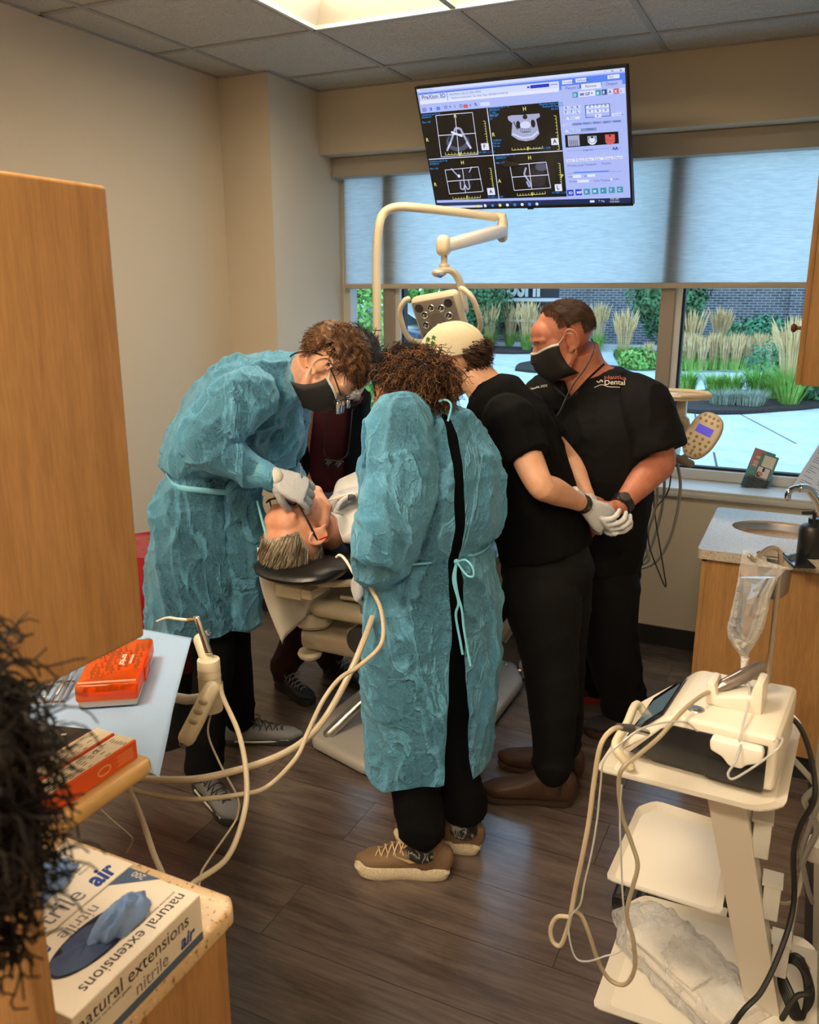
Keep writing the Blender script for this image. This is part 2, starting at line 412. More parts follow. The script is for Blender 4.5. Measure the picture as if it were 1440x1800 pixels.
o = tag(tb.build('ceiling_tile_field', TILE, None, smooth=False), kind='structure'); o.name = 'ceiling_tiles'
gb = MB()
for x in GX:
    if x > XL and x < 1.2: gb.box((x-.012, YB, CEIL-.001), (x+.012, YF, CEIL+.02))
for y in GY:
    if YB < y < YF: gb.box((XL, y-.012, CEIL-.002), (1.2, y+.012, CEIL+.019))
gb.box((XL, YB, CEIL-.002), (XL+.018, YF, CEIL+.02)); gb.box((XL, YF-.018, CEIL-.002), (XR2, YF, CEIL+.02)); gb.box((XL, 3.652, CEIL-.003), (-2.475, 3.67, CEIL+.02)); gb.box((-2.475, 3.66, CEIL-.003), (-2.457, YF, CEIL+.02))
tag(gb.build('ceiling_grid', GRID, None, smooth=False), kind='structure').name = 'trim_2'
# recessed fluorescent troffers
PANON = plain('lit_diffuser', (.9, .85, .75), .6, emis=srgb(255, 214, 160), estr=1.0)
for k, (x0, x1, y0, y1) in enumerate(LIGHTS):
    lit = k != 1
    lab = ['warm lit recessed ceiling light above the screen', 'unlit pale recessed ceiling light near the sink side',
           'warm lit recessed ceiling light over the room side', 'warm lit recessed ceiling light near the doorway'][k]
    t = thing('ceiling_light', lab, 'ceiling light', ((x0+x1)/2, (y0+y1)/2, CEIL))
    H = MB(); h = .085; a, c = x0+.012, x1-.012; d, g = y0+.012, y1-.012
    pan = plain('troffer_pan', srgb(225, 220, 208), .5)
    i = .10
    H.quad((a, d, CEIL), (a+i, d+i, CEIL+h), (a+i, g-i, CEIL+h), (a, g, CEIL)); H.quad((c, d, CEIL), (c, g, CEIL), (c-i, g-i, CEIL+h), (c-i, d+i, CEIL+h))
    H.quad((a, d, CEIL), (c, d, CEIL), (c-i, d+i, CEIL+h), (a+i, d+i, CEIL+h)); H.quad((a, g, CEIL), (a+i, g-i, CEIL+h), (c-i, g-i, CEIL+h), (c, g, CEIL))
    H.box((a, d, CEIL-.004), (c, d+.014, CEIL+.01)); H.box((a, g-.014, CEIL-.004), (c, g, CEIL+.01)); H.box((a, d, CEIL-.004), (a+.014, g, CEIL+.01)); H.box((c-.014, d, CEIL-.004), (c, g, CEIL+.01))
    H.build('housing', pan, t, smooth=False)
    D = MB(); D.box((a+i-.002, d+i-.002, CEIL+h-.004), (c-i+.002, g-i+.002, CEIL+h+.004))
    if lit:
        em = NT('troffer_diffuser_lit'); em.b.inputs['Base Color'].default_value = (.8, .8, .8, 1); em.b.inputs['Emission Color'].default_value = (*srgb(255, 232, 198), 1); em.b.inputs['Emission Strength'].default_value = LAMP_STRENGTH[k]
        D.build('diffuser', em.mat, t, smooth=False)
    else: D.build('diffuser', plain('troffer_diffuser_off', srgb(205, 208, 210), .6), t, smooth=False)
# ------------------------------------------------------------------ window
WY = 4.40
wf = MB()
wf.box((-2.475, WY-.05, .817), (XR2, WY+.03, .868), WHITE_TRIM, .004); wf.box((-2.475, WY-.05, 2.36), (XR2, WY+.03, 2.43), WHITE_TRIM)
wf.box((-2.475, WY-.05, .86), (-2.43, WY+.03, 2.4), WHITE_TRIM)
fr = tag(wf.build('window_1', WHITE_TRIM, None, smooth=False), kind='structure')
mu = MB()
for xm in (-2.165, -.655): mu.box((xm-.050, WY-.06, .86), (xm+.018, WY+.10, 2.4), TAN_MULL, .003)
mu.build('mullion', TAN_MULL, fr, smooth=False)
mw = MB()
for xm in (-2.165, -.655): mw.box((xm+.012, WY-.045, .86), (xm+.048, WY+.05, 2.4), WHITE_TRIM)
mw.build('mullion_cover', WHITE_TRIM, fr, smooth=False)
gk = MB()
for xm in (-2.165, -.655): gk.box((xm+.046, WY-.02, .868), (xm+.060, WY+.03, 2.37))
gk.box((-2.43, WY-.02, .866), (XR2, WY+.02, .880)); gk.build('gasket', BLACKGASK, fr, smooth=False)
t = NT('window_glass'); tr = t.new('ShaderNodeBsdfTransparent'); tr.inputs[0].default_value = (.93, .97, .98, 1); gl = t.new('ShaderNodeBsdfGlossy'); gl.inputs['Roughness'].default_value = .02
mx = t.new('ShaderNodeMixShader'); fz = t.new('ShaderNodeFresnel'); fz.inputs[0].default_value = 1.3
t.lk(fz.outputs[0], mx.inputs[0]); t.lk(tr.outputs[0], mx.inputs[1]); t.lk(gl.outputs[0], mx.inputs[2]); t.lk(mx.outputs[0], t.out.inputs[0]); GLASS = t.mat
for i, (xa, xb) in enumerate(((-2.43, -2.20), (-2.11, -.69), (-.60, XR2))):
    g = MB(); g.quad((xa, WY, .87), (xb, WY, .87), (xb, WY, 2.37), (xa, WY, 2.37)); g.build('pane', GLASS, fr, smooth=False)
# roller shade
t = NT('shade_fabric'); co = t.coord((3, 1, 90)); n = t.noise(co, 5, 4, .6, .3); tl = t.new('ShaderNodeBsdfTranslucent'); df = t.new('ShaderNodeBsdfDiffuse')
col = t.ramp(n, [(.35, (.78, .80, .80)), (.62, (.97, .98, .98))]); t.lk(col, tl.inputs[0]); t.lk(t.mix(1.0, col, (.75, .74, .7), 'MULTIPLY'), df.inputs[0])
mx = t.new('ShaderNodeMixShader'); mx.inputs[0].default_value = .12; t.lk(tl.outputs[0], mx.inputs[1]); t.lk(df.outputs[0], mx.inputs[2]); t.lk(mx.outputs[0], t.out.inputs[0]); SHADE = t.mat
sh = thing('roller_shade', 'translucent pale roller shade pulled halfway down the window', 'roller shade', (-1.0, 4.27, 2.34))
b = MB(); b.box((-2.445, 4.325, 1.765), (XR2-.01, 4.3265, 2.36)); b.build('shade_cloth', SHADE, sh, smooth=False)
b = MB(); b.box((-2.462, 4.245, 2.325), (XR2, 4.335, 2.424), bev=.004); b.box((-2.47, 4.243, 2.315), (-2.460, 4.335, 2.426)); b.build('valance', plain('shade_valance', srgb(178, 172, 160), .5), sh, smooth=False)
b = MB(); b.box((-2.445, 4.316, 1.743), (XR2-.01, 4.336, 1.770), bev=.005); b.build('hem_bar', plain('shade_hem', srgb(196, 184, 166), .6), sh)
# ------------------------------------------------------------------ outside
GZ = -.02
def m_conc():
    t = NT('sidewalk_concrete'); co = t.coord(); n = t.noise(co, 2.5, 6, .6); t.lk(t.ramp(n, [(.35, srgb(200, 204, 204)), (.65, srgb(224, 227, 226))]), t.b.inputs['Base Color'])
    t.b.inputs['Roughness'].default_value = .85; return t.mat
CONC = m_conc()
b = MB(); b.box((-60, 4.52, GZ-.1), (40, 60, GZ)); tag(b.build('ground_outside', CONC, None, smooth=False), kind='structure')
jt = MB()
for p, q in (((1290, 722), (1400, 780)), ((1175, 729), (1290, 722)), ((1222, 728), (1232, 790)), ((1255, 795), (1262, 829)), ((870, 640), (1000, 660))):
    a, c = atZ(*p, GZ), atZ(*q, GZ); d = (c-a).normalized(); s = Vector((-d.y, d.x, 0))*.012
    jt.quad(a-s+V(0, 0, .002), c-s+V(0, 0, .002), c+s+V(0, 0, .002), a+s+V(0, 0, .002))
tag(jt.build('trim_3', plain('joint_line', (.12, .12, .12), .9), None, smooth=False), kind='structure')
MULCH = plain('dark_mulch', (.035, .022, .018), .95, noise_amt=.6, nscale=40, bump=.8, bscale=60)
def bed(name, px, h=.06):
    P = [atZ(x, y, GZ) for x, y in px]; P = spline(P+[P[0]], 4)[:-1]
    b = MB(); b.prism([(p.x, p.y) for p in P], GZ-.02, GZ+h, MULCH, bev=.03, seg=1); return tag(b.build(name, MULCH, None), kind='structure')
bed('planting_bed_ground', [(1175, 700), (1185, 716), (1215, 727), (1290, 729), (1370, 724), (1440, 718), (1560, 700), (1500, 672), (1420, 682), (1330, 690), (1240, 690)])
bed('planting_bed_ground_far', [(1170, 652), (1300, 650), (1440, 652), (1600, 660), (1600, 618), (1400, 612), (1200, 610), (1090, 612), (1090, 640)])
bed('planting_bed_ground_mid', [(840, 616), (870, 622), (940, 622), (1000, 616), (1000, 606), (930, 604), (850, 606)])
bed('planting_bed_ground_tip', [(905, 652), (912, 642), (950, 637), (1000, 640), (1090, 648), (1090, 660), (1000, 658), (940, 656)])
bed('planting_bed_ground_near', [(560, 760), (600, 700), (660, 690), (700, 700), (690, 740), (620, 800)])
lw = MB(); a = atZ(560, 625, GZ); lw.box((-40, 16, GZ), (-9.2, 24, GZ+.02)); tag(lw.build('lawn', plain('lawn_green', srgb(110, 160, 70), .9, noise_amt=.25, nscale=3), None, smooth=False), kind='structure')
cb = MB()
for p in ([(1000, 604), (1130, 601), (1250, 601), (1440, 603)],):
    P = [atY(x, y, 26.2) for x, y in p]; cb.box((P[0].x-5, 26.0, GZ), (P[-1].x+4, 26.4, .16))
tag(cb.build('trim_4', plain('low_concrete_curb', srgb(205, 208, 208), .8), None, smooth=False), kind='structure')

# brick building with shop front
def m_brick():
    t = NT('grey_brick'); co = t.coord((1, 1, 1), (PI/2, 0, 0)); q = t.new('ShaderNodeTexBrick'); q.inputs['Scale'].default_value = 1
    q.inputs['Brick Width'].default_value = .225; q.inputs['Row Height'].default_value = .075; q.inputs['Mortar Size'].default_value = .009
    q.inputs['Color1'].default_value = (*srgb(72, 74, 84), 1); q.inputs['Color2'].default_value = (*srgb(100, 102, 110), 1); q.inputs['Mortar'].default_value = (*srgb(170, 172, 172), 1)
    t.lk(co, q.inputs['Vector']); t.lk(q.outputs['Color'], t.b.inputs['Base Color']); t.b.inputs['Roughness'].default_value = .85; return t.mat
BRICK = m_brick(); WTRIM = plain('white_shop_trim', srgb(225, 228, 228), .6); DKPAN = plain('dark_fascia', srgb(38, 42, 52), .5); SHOPG = plain('dark_shop_glass', srgb(48, 62, 78), .12, spec=.8)
bd = thing('shop_building', 'grey brick shop building across the walk with a dark shop front', 'building', (-3, 29, 0))
xs = atY(1012, 560, 27).x; xm = atY(1033, 560, 27).x; xw = atY(872, 560, 27).x
b = MB(); b.box((xm, 27, 0), (14, 33, 7)); b.box((xs-.6, 27.12, 0), (xm+.02, 33, 7)); b.box((xw-2, 27.12, 0), (xs, 27.4, .35))
xr = atY(1385, 560, 27).x; b.box((xr, 26.9, 0), (xr+.35, 27.05, 7)); b.build('brick_wall', BRICK, bd, smooth=False)
zt = [atY(940, y, 27.1).z for y in (530, 524, 562, 566, 585)]
b = MB(); b.box((xw-2, 27.15, zt[1]), (xs-.3, 27.5, 5.2)); b.box((xw-2, 27.3, 5.2), (xs, 33, 7)); b.build('dark_fascia', DKPAN, bd, smooth=False)
b = MB(); b.box((xw-2, 27.3, .3), (xs-.3, 27.34, zt[1])); b.build('shop_window', SHOPG, bd, smooth=False)
b = MB(); b.box((xw-2, 27.05, zt[0]), (xs-.3, 27.3, zt[1])); b.box((xw-2, 27.05, zt[3]), (xs-.3, 27.3, zt[2]))
for i in range(4): b.box((xs-.6-i*1.1, 27.22, zt[2]), (xs-.56-i*1.1, 27.32, zt[0]))
b.build('window_trim', WTRIM, bd, smooth=False)
p0 = atY(876, 520, 27.0); hgt = .62; b = MB()
b.text('SUSHI', hgt*1.4, None, basis(V(1, 0, 0), V(0, 0, 1), V(0, -1, 0), (p0.x, 27.08, p0.z)), 'LEFT', .03, 0, .03, .62); b.build('sushi_lettering', WTRIM, bd, smooth=False)
b = MB(); p = atY(1221, 510, 26.7); b.box((p.x-.12, 26.55, p.z-.17), (p.x+.12, 26.62, p.z+.55)); b.box((p.x-.02, 26.62, p.z+.2), (p.x+.02, 27, p.z+.24))
tag(b.build('hanging_sign', plain('red_sign', srgb(225, 60, 75), .5), None, smooth=False), 'small red sign projecting from the grey brick wall', 'sign')

# plants
def leafmat(name, a, b_, ):
    t = NT(name); oi = t.noise(t.coord(), 9, 2); t.lk(t.ramp(oi, [(.35, a), (.65, b_)]), t.b.inputs['Base Color']); t.b.inputs['Roughness'].default_value = .65; return t.mat
GRN = leafmat('grass_green', srgb(120, 178, 70), srgb(165, 205, 100)); TANP = leafmat('plume_tan', srgb(228, 192, 136), srgb(246, 222, 172))
DKG = leafmat('leaf_dark', srgb(60, 110, 70), srgb(92, 140, 92)); LTG = leafmat('leaf_light', srgb(120, 180, 80), srgb(160, 205, 110)); GREYG = leafmat('lavender_grey', srgb(140, 158, 130), srgb(186, 190, 176)); BUSH = leafmat('bush_green', srgb(70, 130, 90), srgb(110, 165, 120))
BARK = plain('bark', srgb(90, 72, 60), .9, noise_amt=.3, nscale=30)
def blades(n, h, spread, w, lean=.5, seed=0, base=.06):
    r = random.Random(seed); m = MB(); v = []; f = []
    for i in range(n):
        a = r.uniform(0, 2*PI); rr = base*math.sqrt(r.random()); hh = h*r.uniform(.7, 1.05); out = spread*r.uniform(.15, 1); d = Vector((math.cos(a), math.sin(a), 0)); s = Vector((-d.y, d.x, 0))*w
        k = len(v); P = [d*rr, d*(rr+out*.35)+V(0, 0, hh*.55), d*(rr+out)+V(0, 0, hh*(1-lean*r.random()*.5))]
        v += [P[0]-s, P[0]+s, P[1]-s*.8, P[1]+s*.8, P[2]]; f += [(k, k+1, k+3, k+2), (k+2, k+3, k+4)]
    return v, f
def plumes(n, h, spread, seed, w=.018, L=.3, base=.08):
    r = random.Random(seed); v = []; f = []
    for i in range(n):
        a = r.uniform(0, 2*PI); rr = base*math.sqrt(r.random()); d = Vector((math.cos(a), math.sin(a), 0)); hh = h*r.uniform(.82, 1.08); o = spread*r.uniform(0, 1)
        top = d*(rr+o)+V(0, 0, hh); bot = d*(rr+o*.5)+V(0, 0, hh-L*r.uniform(.7, 1.1)); root = d*rr; mid = (top+bot)/2
        for s in (Vector((-d.y, d.x, 0)), d):
            k = len(v); v += [root-s*.003, root+s*.003, bot+s*.004, bot-s*.004]; f.append((k, k+1, k+2, k+3))
            k = len(v); v += [bot, mid+s*w, top, mid-s*w]; f.append((k, k+1, k+2, k+3))
    return v, f
def clump(name, label, h, spread, w, n, mat_, seed, plume=None, group=None, cat='ornamental grass', base=.08):
    t = tag(thing(name, label, cat, (0, 0, 0), group), kind='thing'); m = MB(); m.add(*blades(n, h, spread, w, .5, seed, base)); m.build('blades', mat_, t, smooth=False)
    if plume: m = MB(); m.add(*plumes(*plume[:3], seed+9, *plume[3:])); m.build('plumes', TANP, t, smooth=False)
    return t
def place(proto, spots, labels, used=[]):
    for i, (x, y, s) in enumerate(spots):
        o = proto if i == 0 else copy_tree(proto)
        p = atZ(x, y, GZ); o.location = (p.x, p.y, GZ+.04); o.scale = (s, s, s); o.rotation_euler = (0, 0, i*1.3); o['label'] = labels[i]
pg = clump('plume_grass', 'x', .62, .38, .010, 170, GRN, 1, (70, 1.35, .35, .02, .5), 'tall plume grasses by the brick wall', base=.12)
place(pg, [(1095, 646, .95), (1212, 648, .95), (1262, 632, .95), (1050, 618, 1.0), (925, 618, 1.05), (860, 614, 1.0), (896, 612, 1.0), (955, 616, .9), (1440, 640, 1.0)],
      ['feathery grass clump left of the round tree by the brick wall', 'feathery grass clump just right of the window post', 'feathery grass clump left of the broad green bush',
       'feathery grass clump behind the bald man\'s ear', 'feathery grass clump below the lettered shop front beside the mask', 'feathery grass clump right of the lamp handle',
       'feathery grass clump in the middle below the shop lettering', 'feathery grass clump partly hidden by the bald man\'s forehead', 'feathery grass clump beside the hanging cabinet'])
rg = clump('reed_grass', 'x', .45, .15, .008, 80, GRN, 2, (85, .95, .16, .016, .42), 'tan feather reed grasses along the walk', base=.2)
sp = [(1192+i*20, 652+(i % 3), .78+.06*(i % 2)) for i in range(13)]+[(1138, 650, .6)]
place(rg, sp, ['tan reed grass, '+k+' in the row behind the pale walk' for k in ('first by the window post', 'second from the window post', 'third from the window post', 'fourth from the window post', 'fifth from the window post', 'sixth from the window post', 'seventh from the window post', 'eighth from the window post', 'ninth from the window post', 'tenth from the window post', 'eleventh from the window post', 'twelfth from the window post', 'last before the hanging cabinet')]+['small tan reed grass left of the window post'])
mg = clump('mound_grass', 'x', .5, .34, .008, 260, GRN, 3, None, 'low bright green grass mounds', base=.14)
place(mg, [(1207, 693, .95), (1255, 698, .9), (1285, 700, .95), (1330, 700, 1.1), (1360, 706, .9), (1112, 636, .8), (1130, 645, .5)],
      ['bright green grass mound next to the window post above the tray', 'bright green grass mound, leftmost of the row of three', 'bright green grass mound in the middle of the row of three', 'bright green grass mound, broadest, left of the tall fountain grass', 'bright green grass mound at the foot of the tall fountain grass',
       'bright green grass mound below the round tree', 'tiny bright green mound beside the window post'])
tg = clump('fountain_grass', 'large fountain grass with pale plumes in the near bed', .8, .65, .010, 320, GRN, 5, (90, 1.35, .35, .018, .4), base=.15); place(tg, [(1385, 716, .95)], ['large fountain grass with pale plumes in the near bed'])
lv = clump('lavender_clump', 'x', .30, .20, .006, 420, GREYG, 6, None, 'grey green low clumps at the bed edge', 'plant', base=.24)
place(lv, [(1272, 716, .9), (1315, 718, 1.0)], ['greyish low clump nearest the control panel', 'greyish low clump left of the fountain grass'])
def leafball(n, r, rad3, size, seed, hollow=.55):
    q = random.Random(seed); v = []; f = []
    for i in range(n):
        d = Vector((q.gauss(0, 1), q.gauss(0, 1), q.gauss(0, 1))).normalized(); k = hollow+(1-hollow)*q.random()**.6; k *= 1+.22*noise.noise(d*2.2+V(seed, 0, 0))
        c = Vector((d.x*rad3[0]*k, d.y*rad3[1]*k, d.z*rad3[2]*k)); nrm = (d+Vector((q.uniform(-.8, .8), q.uniform(-.8, .8), q.uniform(-.4, .9)))).normalized()
        x, y, z = frame(nrm); a = q.uniform(0, 2*PI); u = x*math.cos(a)+y*math.sin(a); w_ = -x*math.sin(a)+y*math.cos(a); s = size*q.uniform(.6, 1.2)
        m = len(v); v += [c-u*s, c+w_*s*.45, c+u*s, c-w_*s*.45]; f.append((m, m+1, m+2, m+3))
    return v, f
def bush(name, label, x, y, r3, n, size, mat_, seed, cat='bush', group=None, up=None):
    p = atZ(x, y, GZ); t = thing(name, label, cat, (p.x, p.y, GZ), group)
    m = MB(); m.add(*leafball(n, 1, r3, size, seed), None, Matrix.Translation((0, 0, up or r3[2]*.8))); m.build('foliage', mat_, t, smooth=False, local=True)
    s = MB()
    for k in range(5): s.tube([V(0, 0, 0), V(math.cos(k*1.3)*r3[0]*.5, math.sin(k*1.3)*r3[1]*.5, r3[2])], .012, seg=5)
    s.build('stems', BARK, t, local=True); return t
bush('green_bush', 'broad green leafy bush before the brick wall', 1338, 628, (1.1, .6, .62), 2200, .10, BUSH, 3)
bush('green_bush', 'small leafy bush right of the broad green one', 1448, 630, (.6, .5, .5), 800, .09, BUSH, 4)
bush('green_bush', 'low yellowish bush left of the window post', 1122, 650, (.5, .4, .28), 700, .06, LTG, 5)
bush('green_bush', 'dark leafy bush below the hanging cabinet', 1425, 706, (.7, .5, .42), 1100, .07, DKG, 6)
bush('green_bush', 'dull green bush between grass mounds and reed row', 1352, 682, (.5, .4, .5), 900, .05, BUSH, 7)
def tree(name, label, x, y, h, r3, n, size, mat_, seed, trunk=.07, bare=.9):
    p = atZ(x, y, GZ); t = thing(name, label, 'tree', (p.x, p.y, GZ))
    s = MB(); s.tube([V(0, 0, -.05), V(.03, 0, h*.5), V(0, .03, h*.9)], [trunk, trunk*.7, trunk*.3], seg=8)
    for k in range(9):
        a = k*2.4; z = bare+.15*k*(h-bare)/2; z = min(z, h*.8); s.tube([V(0, 0, z), V(math.cos(a)*r3[0]*.5, math.sin(a)*r3[1]*.5, z+.5)], [trunk*.4, trunk*.1], seg=5)
    s.build('trunk', BARK, t, local=True)
    m = MB(); m.add(*leafball(n, 1, r3, size, seed, .5), None, Matrix.Translation((0, 0, bare+r3[2]*.85))); m.build('crown', mat_, t, smooth=False, local=True); return t
tree('round_tree', 'round dense green tree behind the window post', 1168, 643, 3.2, (.92, .9, 1.2), 5200, .08, DKG, 11, .07, .75)
tree('round_tree', 'dense green tree left of the shop lettering', 842, 612, 3.4, (1.0, .9, 1.5), 4200, .09, DKG, 12, .08, .45)
tree('young_tree', 'light green leafy young tree at the left window edge', 628, 745, 2.6, (.62, .6, 1.15), 3000, .055, LTG, 13, .03, .1)
tree('young_tree', 'light green young tree seen beside the lamp pole', 680, 720, 1.4, (.34, .34, .62), 900, .055, LTG, 14, .02, .15)
fl = MB(); pf = atZ(676, 720, GZ)
fl.add(*leafball(60, 1, (.2, .2, .2), .05, 5), None, Matrix.Translation((pf.x, pf.y-.45, .62))); fl.tube([V(pf.x, pf.y-.45, GZ), V(pf.x, pf.y-.45, .6)], .01, None, 5)
tag(fl.build('pink_flower_shrub', plain('pink_petals', srgb(215, 90, 110), .7), None, smooth=False), 'pink flowering stem beside the lamp pole', 'flower')
tree('backdrop_tree', 'distant green tree beyond the parking area', 560, 590, 5.0, (4.5, 3, 2.6), 5200, .22, DKG, 15, .15, 1.0)
tree('backdrop_tree', 'distant pale green tree between pole and lamp', 726, 604, 3.6, (1.5, 1.3, 1.9), 2400, .15, LTG, 16, .12, .9)
def car(label, x, y, Y, col):
    p = atY(x, y, Y); t = thing('parked_car', label, 'car', (p.x, Y, GZ)); b = MB(); m = Matrix.Translation((p.x, Y, GZ))
    prof = [(-2.2, .3), (-2.25, .7), (-2.0, .85), (-1.3, .95), (-.7, 1.38), (.9, 1.42), (1.6, 1.0), (2.15, .9), (2.25, .6), (2.2, .3)]
    b.prism(prof, -.85, .85, None, m @ basis(V(1, 0, 0), V(0, 0, 1), V(0, -1, 0)), .06); b.build('body', plain('car_'+str(col[0])[:4], col, .25, .3, coat=.6), t)
    g = MB(); g.prism([(-1.15, .97), (-.65, 1.3), (.85, 1.34), (1.4, 1.0)], -.865, .865, None, m @ basis(V(1, 0, 0), V(0, 0, 1), V(0, -1, 0))); g.build('windows', SHOPG, t, smooth=False)
    for xx in (-1.4, 1.4):
        for yy in (-.87, .87):
            q = MB(); q.cyl(V(p.x+xx, Y+yy-.1, GZ+.33), V(p.x+xx, Y+yy+.1, GZ+.33), .33, mat=None, bev=.03); q.cyl(V(p.x+xx, Y+yy-.105, GZ+.33), V(p.x+xx, Y+yy+.105, GZ+.33), .19, mat=plain('hubcap', (.5, .5, .5), .3, .9)); q.build('wheel', plain('tyre', (.02, .02, .02), .8), t)
car('dark car parked beyond the lamp pole', 610, 560, 17.5, srgb(42, 50, 70)); car('white car parked behind the dark car', 668, 560, 22.5, srgb(225, 222, 215))
# ------------------------------------------------------------------ shared plastics and metals
CREAM = plain('cream_plastic', srgb(226, 214, 186), .38, coat=.2); CREAM2 = plain('cream_enamel', srgb(205, 192, 168), .35, .15)
CHROME = plain('chrome', (.75, .75, .76), .12, 1.0); STEEL = plain('brushed_steel', (.5, .5, .5), .28, 1.0); DARKG = plain('dark_grey_plastic', (.05, .05, .055), .45)
BLACKP = plain('black_plastic', (.012, .012, .013), .32); WHITEP = plain('white_plastic', srgb(236, 232, 222), .35, coat=.2); GREYHOSE = plain('grey_hose', srgb(168, 165, 158), .42)
CREAMHOSE = plain('cream_hose', srgb(186, 172, 148), .4); LEATHER = plain('black_leather', (.012, .012, .012), .28, bump=.25, bscale=300, spec=.6)
BLACKCABLE = plain('black_cable', (.01, .01, .01), .5); PAPER = plain('white_paper', srgb(238, 238, 236), .8); CLEARTUBE = plain('clear_tubing', (.86, .88, .88), .12, trans=.55, spec=.7)
# ------------------------------------------------------------------ wall screen
u = V(.99453, -.10081, -.02727); v0 = V(-.0436, .4334, -.9001); v = (v0-u*v0.dot(u)).normalized(); nrm = v.cross(u)      # nrm points into the room
if nrm.y > 0: nrm = -nrm
p00 = atY(735, 157, 3.70)
def onplane(px, py): d = Vector(ray(px, py)); o = Vector((0, 0, CAMH)); return o+d*((p00-o).dot(nrm)/d.dot(nrm))
cs = [onplane(*q) for q in ((735, 157), (1110, 118), (1106, 358), (762, 366))]
TW = ((cs[1]-cs[0]).dot(u)+(cs[2]-cs[3]).dot(u))/2; TH_ = TW*.573; ctr = sum(cs, Vector())/4
O = ctr-u*TW/2-v*TH_/2          # top-left corner of the screen body
TM = basis(u, -v, nrm, O)       # local: x right, y up (so y negative on the body), z out of the screen
tv = thing('wall_screen', 'flat screen with blue dental scan software hung tilted below the ceiling', 'screen', tuple(ctr))
b = MB(); b.box((0, -TH_, -.030), (TW, 0, -.002), bev=.004, M=TM); b.box((.18, -TH_*.8, -.055), (TW-.18, -TH_*.2, -.028), bev=.01, M=TM)
z0, z1 = -.004, .0015; bw = .009
for lo, hi in (((0, -bw), (TW, 0)), ((0, -TH_), (TW, -TH_+bw*1.6)), ((0, -TH_), (bw, 0)), ((TW-bw, -TH_), (TW, 0))): b.box((*lo, z0), (*hi, z1), bev=.001, M=TM)
b.box((TW*.49, -TH_-.008, -.02), (TW*.52, -TH_+.002, -.004), bev=.002, M=TM); b.build('casing', BLACKP, tv)
mb = MB(); cc = ctr-nrm*.05; mb.tube([cc, V(cc.x, cc.y+.08, cc.z+.02), V(cc.x, YF, 2.50)], .022, seg=10); mb.box((cc.x-.12, YF-.02, 2.44), (cc.x+.12, YF, 2.60), bev=.004); mb.cbox(cc, (.2, .03, .2), bev=.005); mb.build('wall_mount', BLACKP, tv)
def emat(name, rgb, s=1.0): return plain(name, (.01, .01, .01), .25, emis=srgb(*rgb), estr=s)
SC = dict(bg=emat('screen_pale', (172, 186, 246)), blue=emat('screen_blue', (86, 130, 240)), dark=emat('screen_black', (3, 4, 8), .6), lt=emat('screen_light', (208, 218, 255)), grey=emat('screen_grey', (130, 148, 205)),
          navy=emat('screen_navy', (32, 52, 190)), cyan=emat('screen_cyan', (50, 130, 200)), wht=emat('screen_white', (225, 230, 255)), yel=emat('screen_yellow', (225, 225, 130)), teal=emat('screen_teal', (60, 150, 175)),
          red=emat('screen_red', (215, 90, 90)), bone=emat('screen_bone', (165, 170, 205)), bone2=emat('screen_shadow_tone', (75, 80, 105)), txt=emat('screen_text', (60, 75, 140)), task=emat('screen_taskbar', (20, 40, 85)), dim=emat('screen_dim', (22, 24, 34)))
# zoomed-crop pixels -> screen fractions (homography through the four screen corners)
src = [(62, 190), (1352, 52), (1357, 878), (152, 905)]; dst = [(0, 0), (1, 0), (1, 1), (0, 1)]
A = []; B = []
for (x, y), (X, Y) in zip(src, dst): A += [[x, y, 1, 0, 0, 0, -X*x, -X*y], [0, 0, 0, x, y, 1, -Y*x, -Y*y]]; B += [X, Y]
Hm = np.append(np.linalg.solve(np.array(A, float), np.array(B, float)), 1).reshape(3, 3)
SWd, SHt = TW-2*bw, TH_-bw*2.6
def S(x, y): q = Hm @ np.array([x, y, 1.0]); return bw+q[0]/q[2]*SWd, -bw-q[1]/q[2]*SHt
sc = MB(); _z = [.0]
def lay(): _z[0] += .00006; return _z[0]
def R(x0, y0, x1, y1, m): a = S(x0, y0); c = S(x1, y1); z = lay(); sc.add([(a[0], c[1], z), (c[0], c[1], z), (c[0], a[1], z), (a[0], a[1], z)], [(0, 1, 2, 3)], SC[m], TM)
def Rr(x, y, w_, h_, m, r=0): a = S(x, y); z = lay(); M2 = TM @ Matrix.Translation((a[0], a[1], z)) @ Matrix.Rotation(r, 4, 'Z'); s = SWd/1290; sc.add([(-w_*s/2, -h_*s/2, 0), (w_*s/2, -h_*s/2, 0), (w_*s/2, h_*s/2, 0), (-w_*s/2, h_*s/2, 0)], [(0, 1, 2, 3)], SC[m], M2)
def El(x, y, a_, b_, m, seg=24): a = S(x, y); s = SWd/1290; sc.disc(a_*s, SC[m], TM @ Matrix.Translation((a[0], a[1], lay())), seg, 0, b_*s)
def Tx(x, y, s_, body, m, bold=0): a = S(x, y); s = SWd/1290; sc.text(body, s_*s, SC[m], TM @ Matrix.Translation((a[0], a[1], lay())), 'LEFT', bold*s)
def Ln(pts, w_, m):
    s = SWd/1290; z = lay()
    for (x0, y0), (x1, y1) in zip(pts[:-1], pts[1:]):
        a = Vector(S(x0, y0)); c = Vector(S(x1, y1)); d = (c-a); n = Vector((-d.y, d.x)).normalized()*w_*s/2
        sc.add([(*(a-n), z), (*(c-n), z), (*(c+n), z), (*(a+n), z)], [(0, 1, 2, 3)], SC[m], TM)
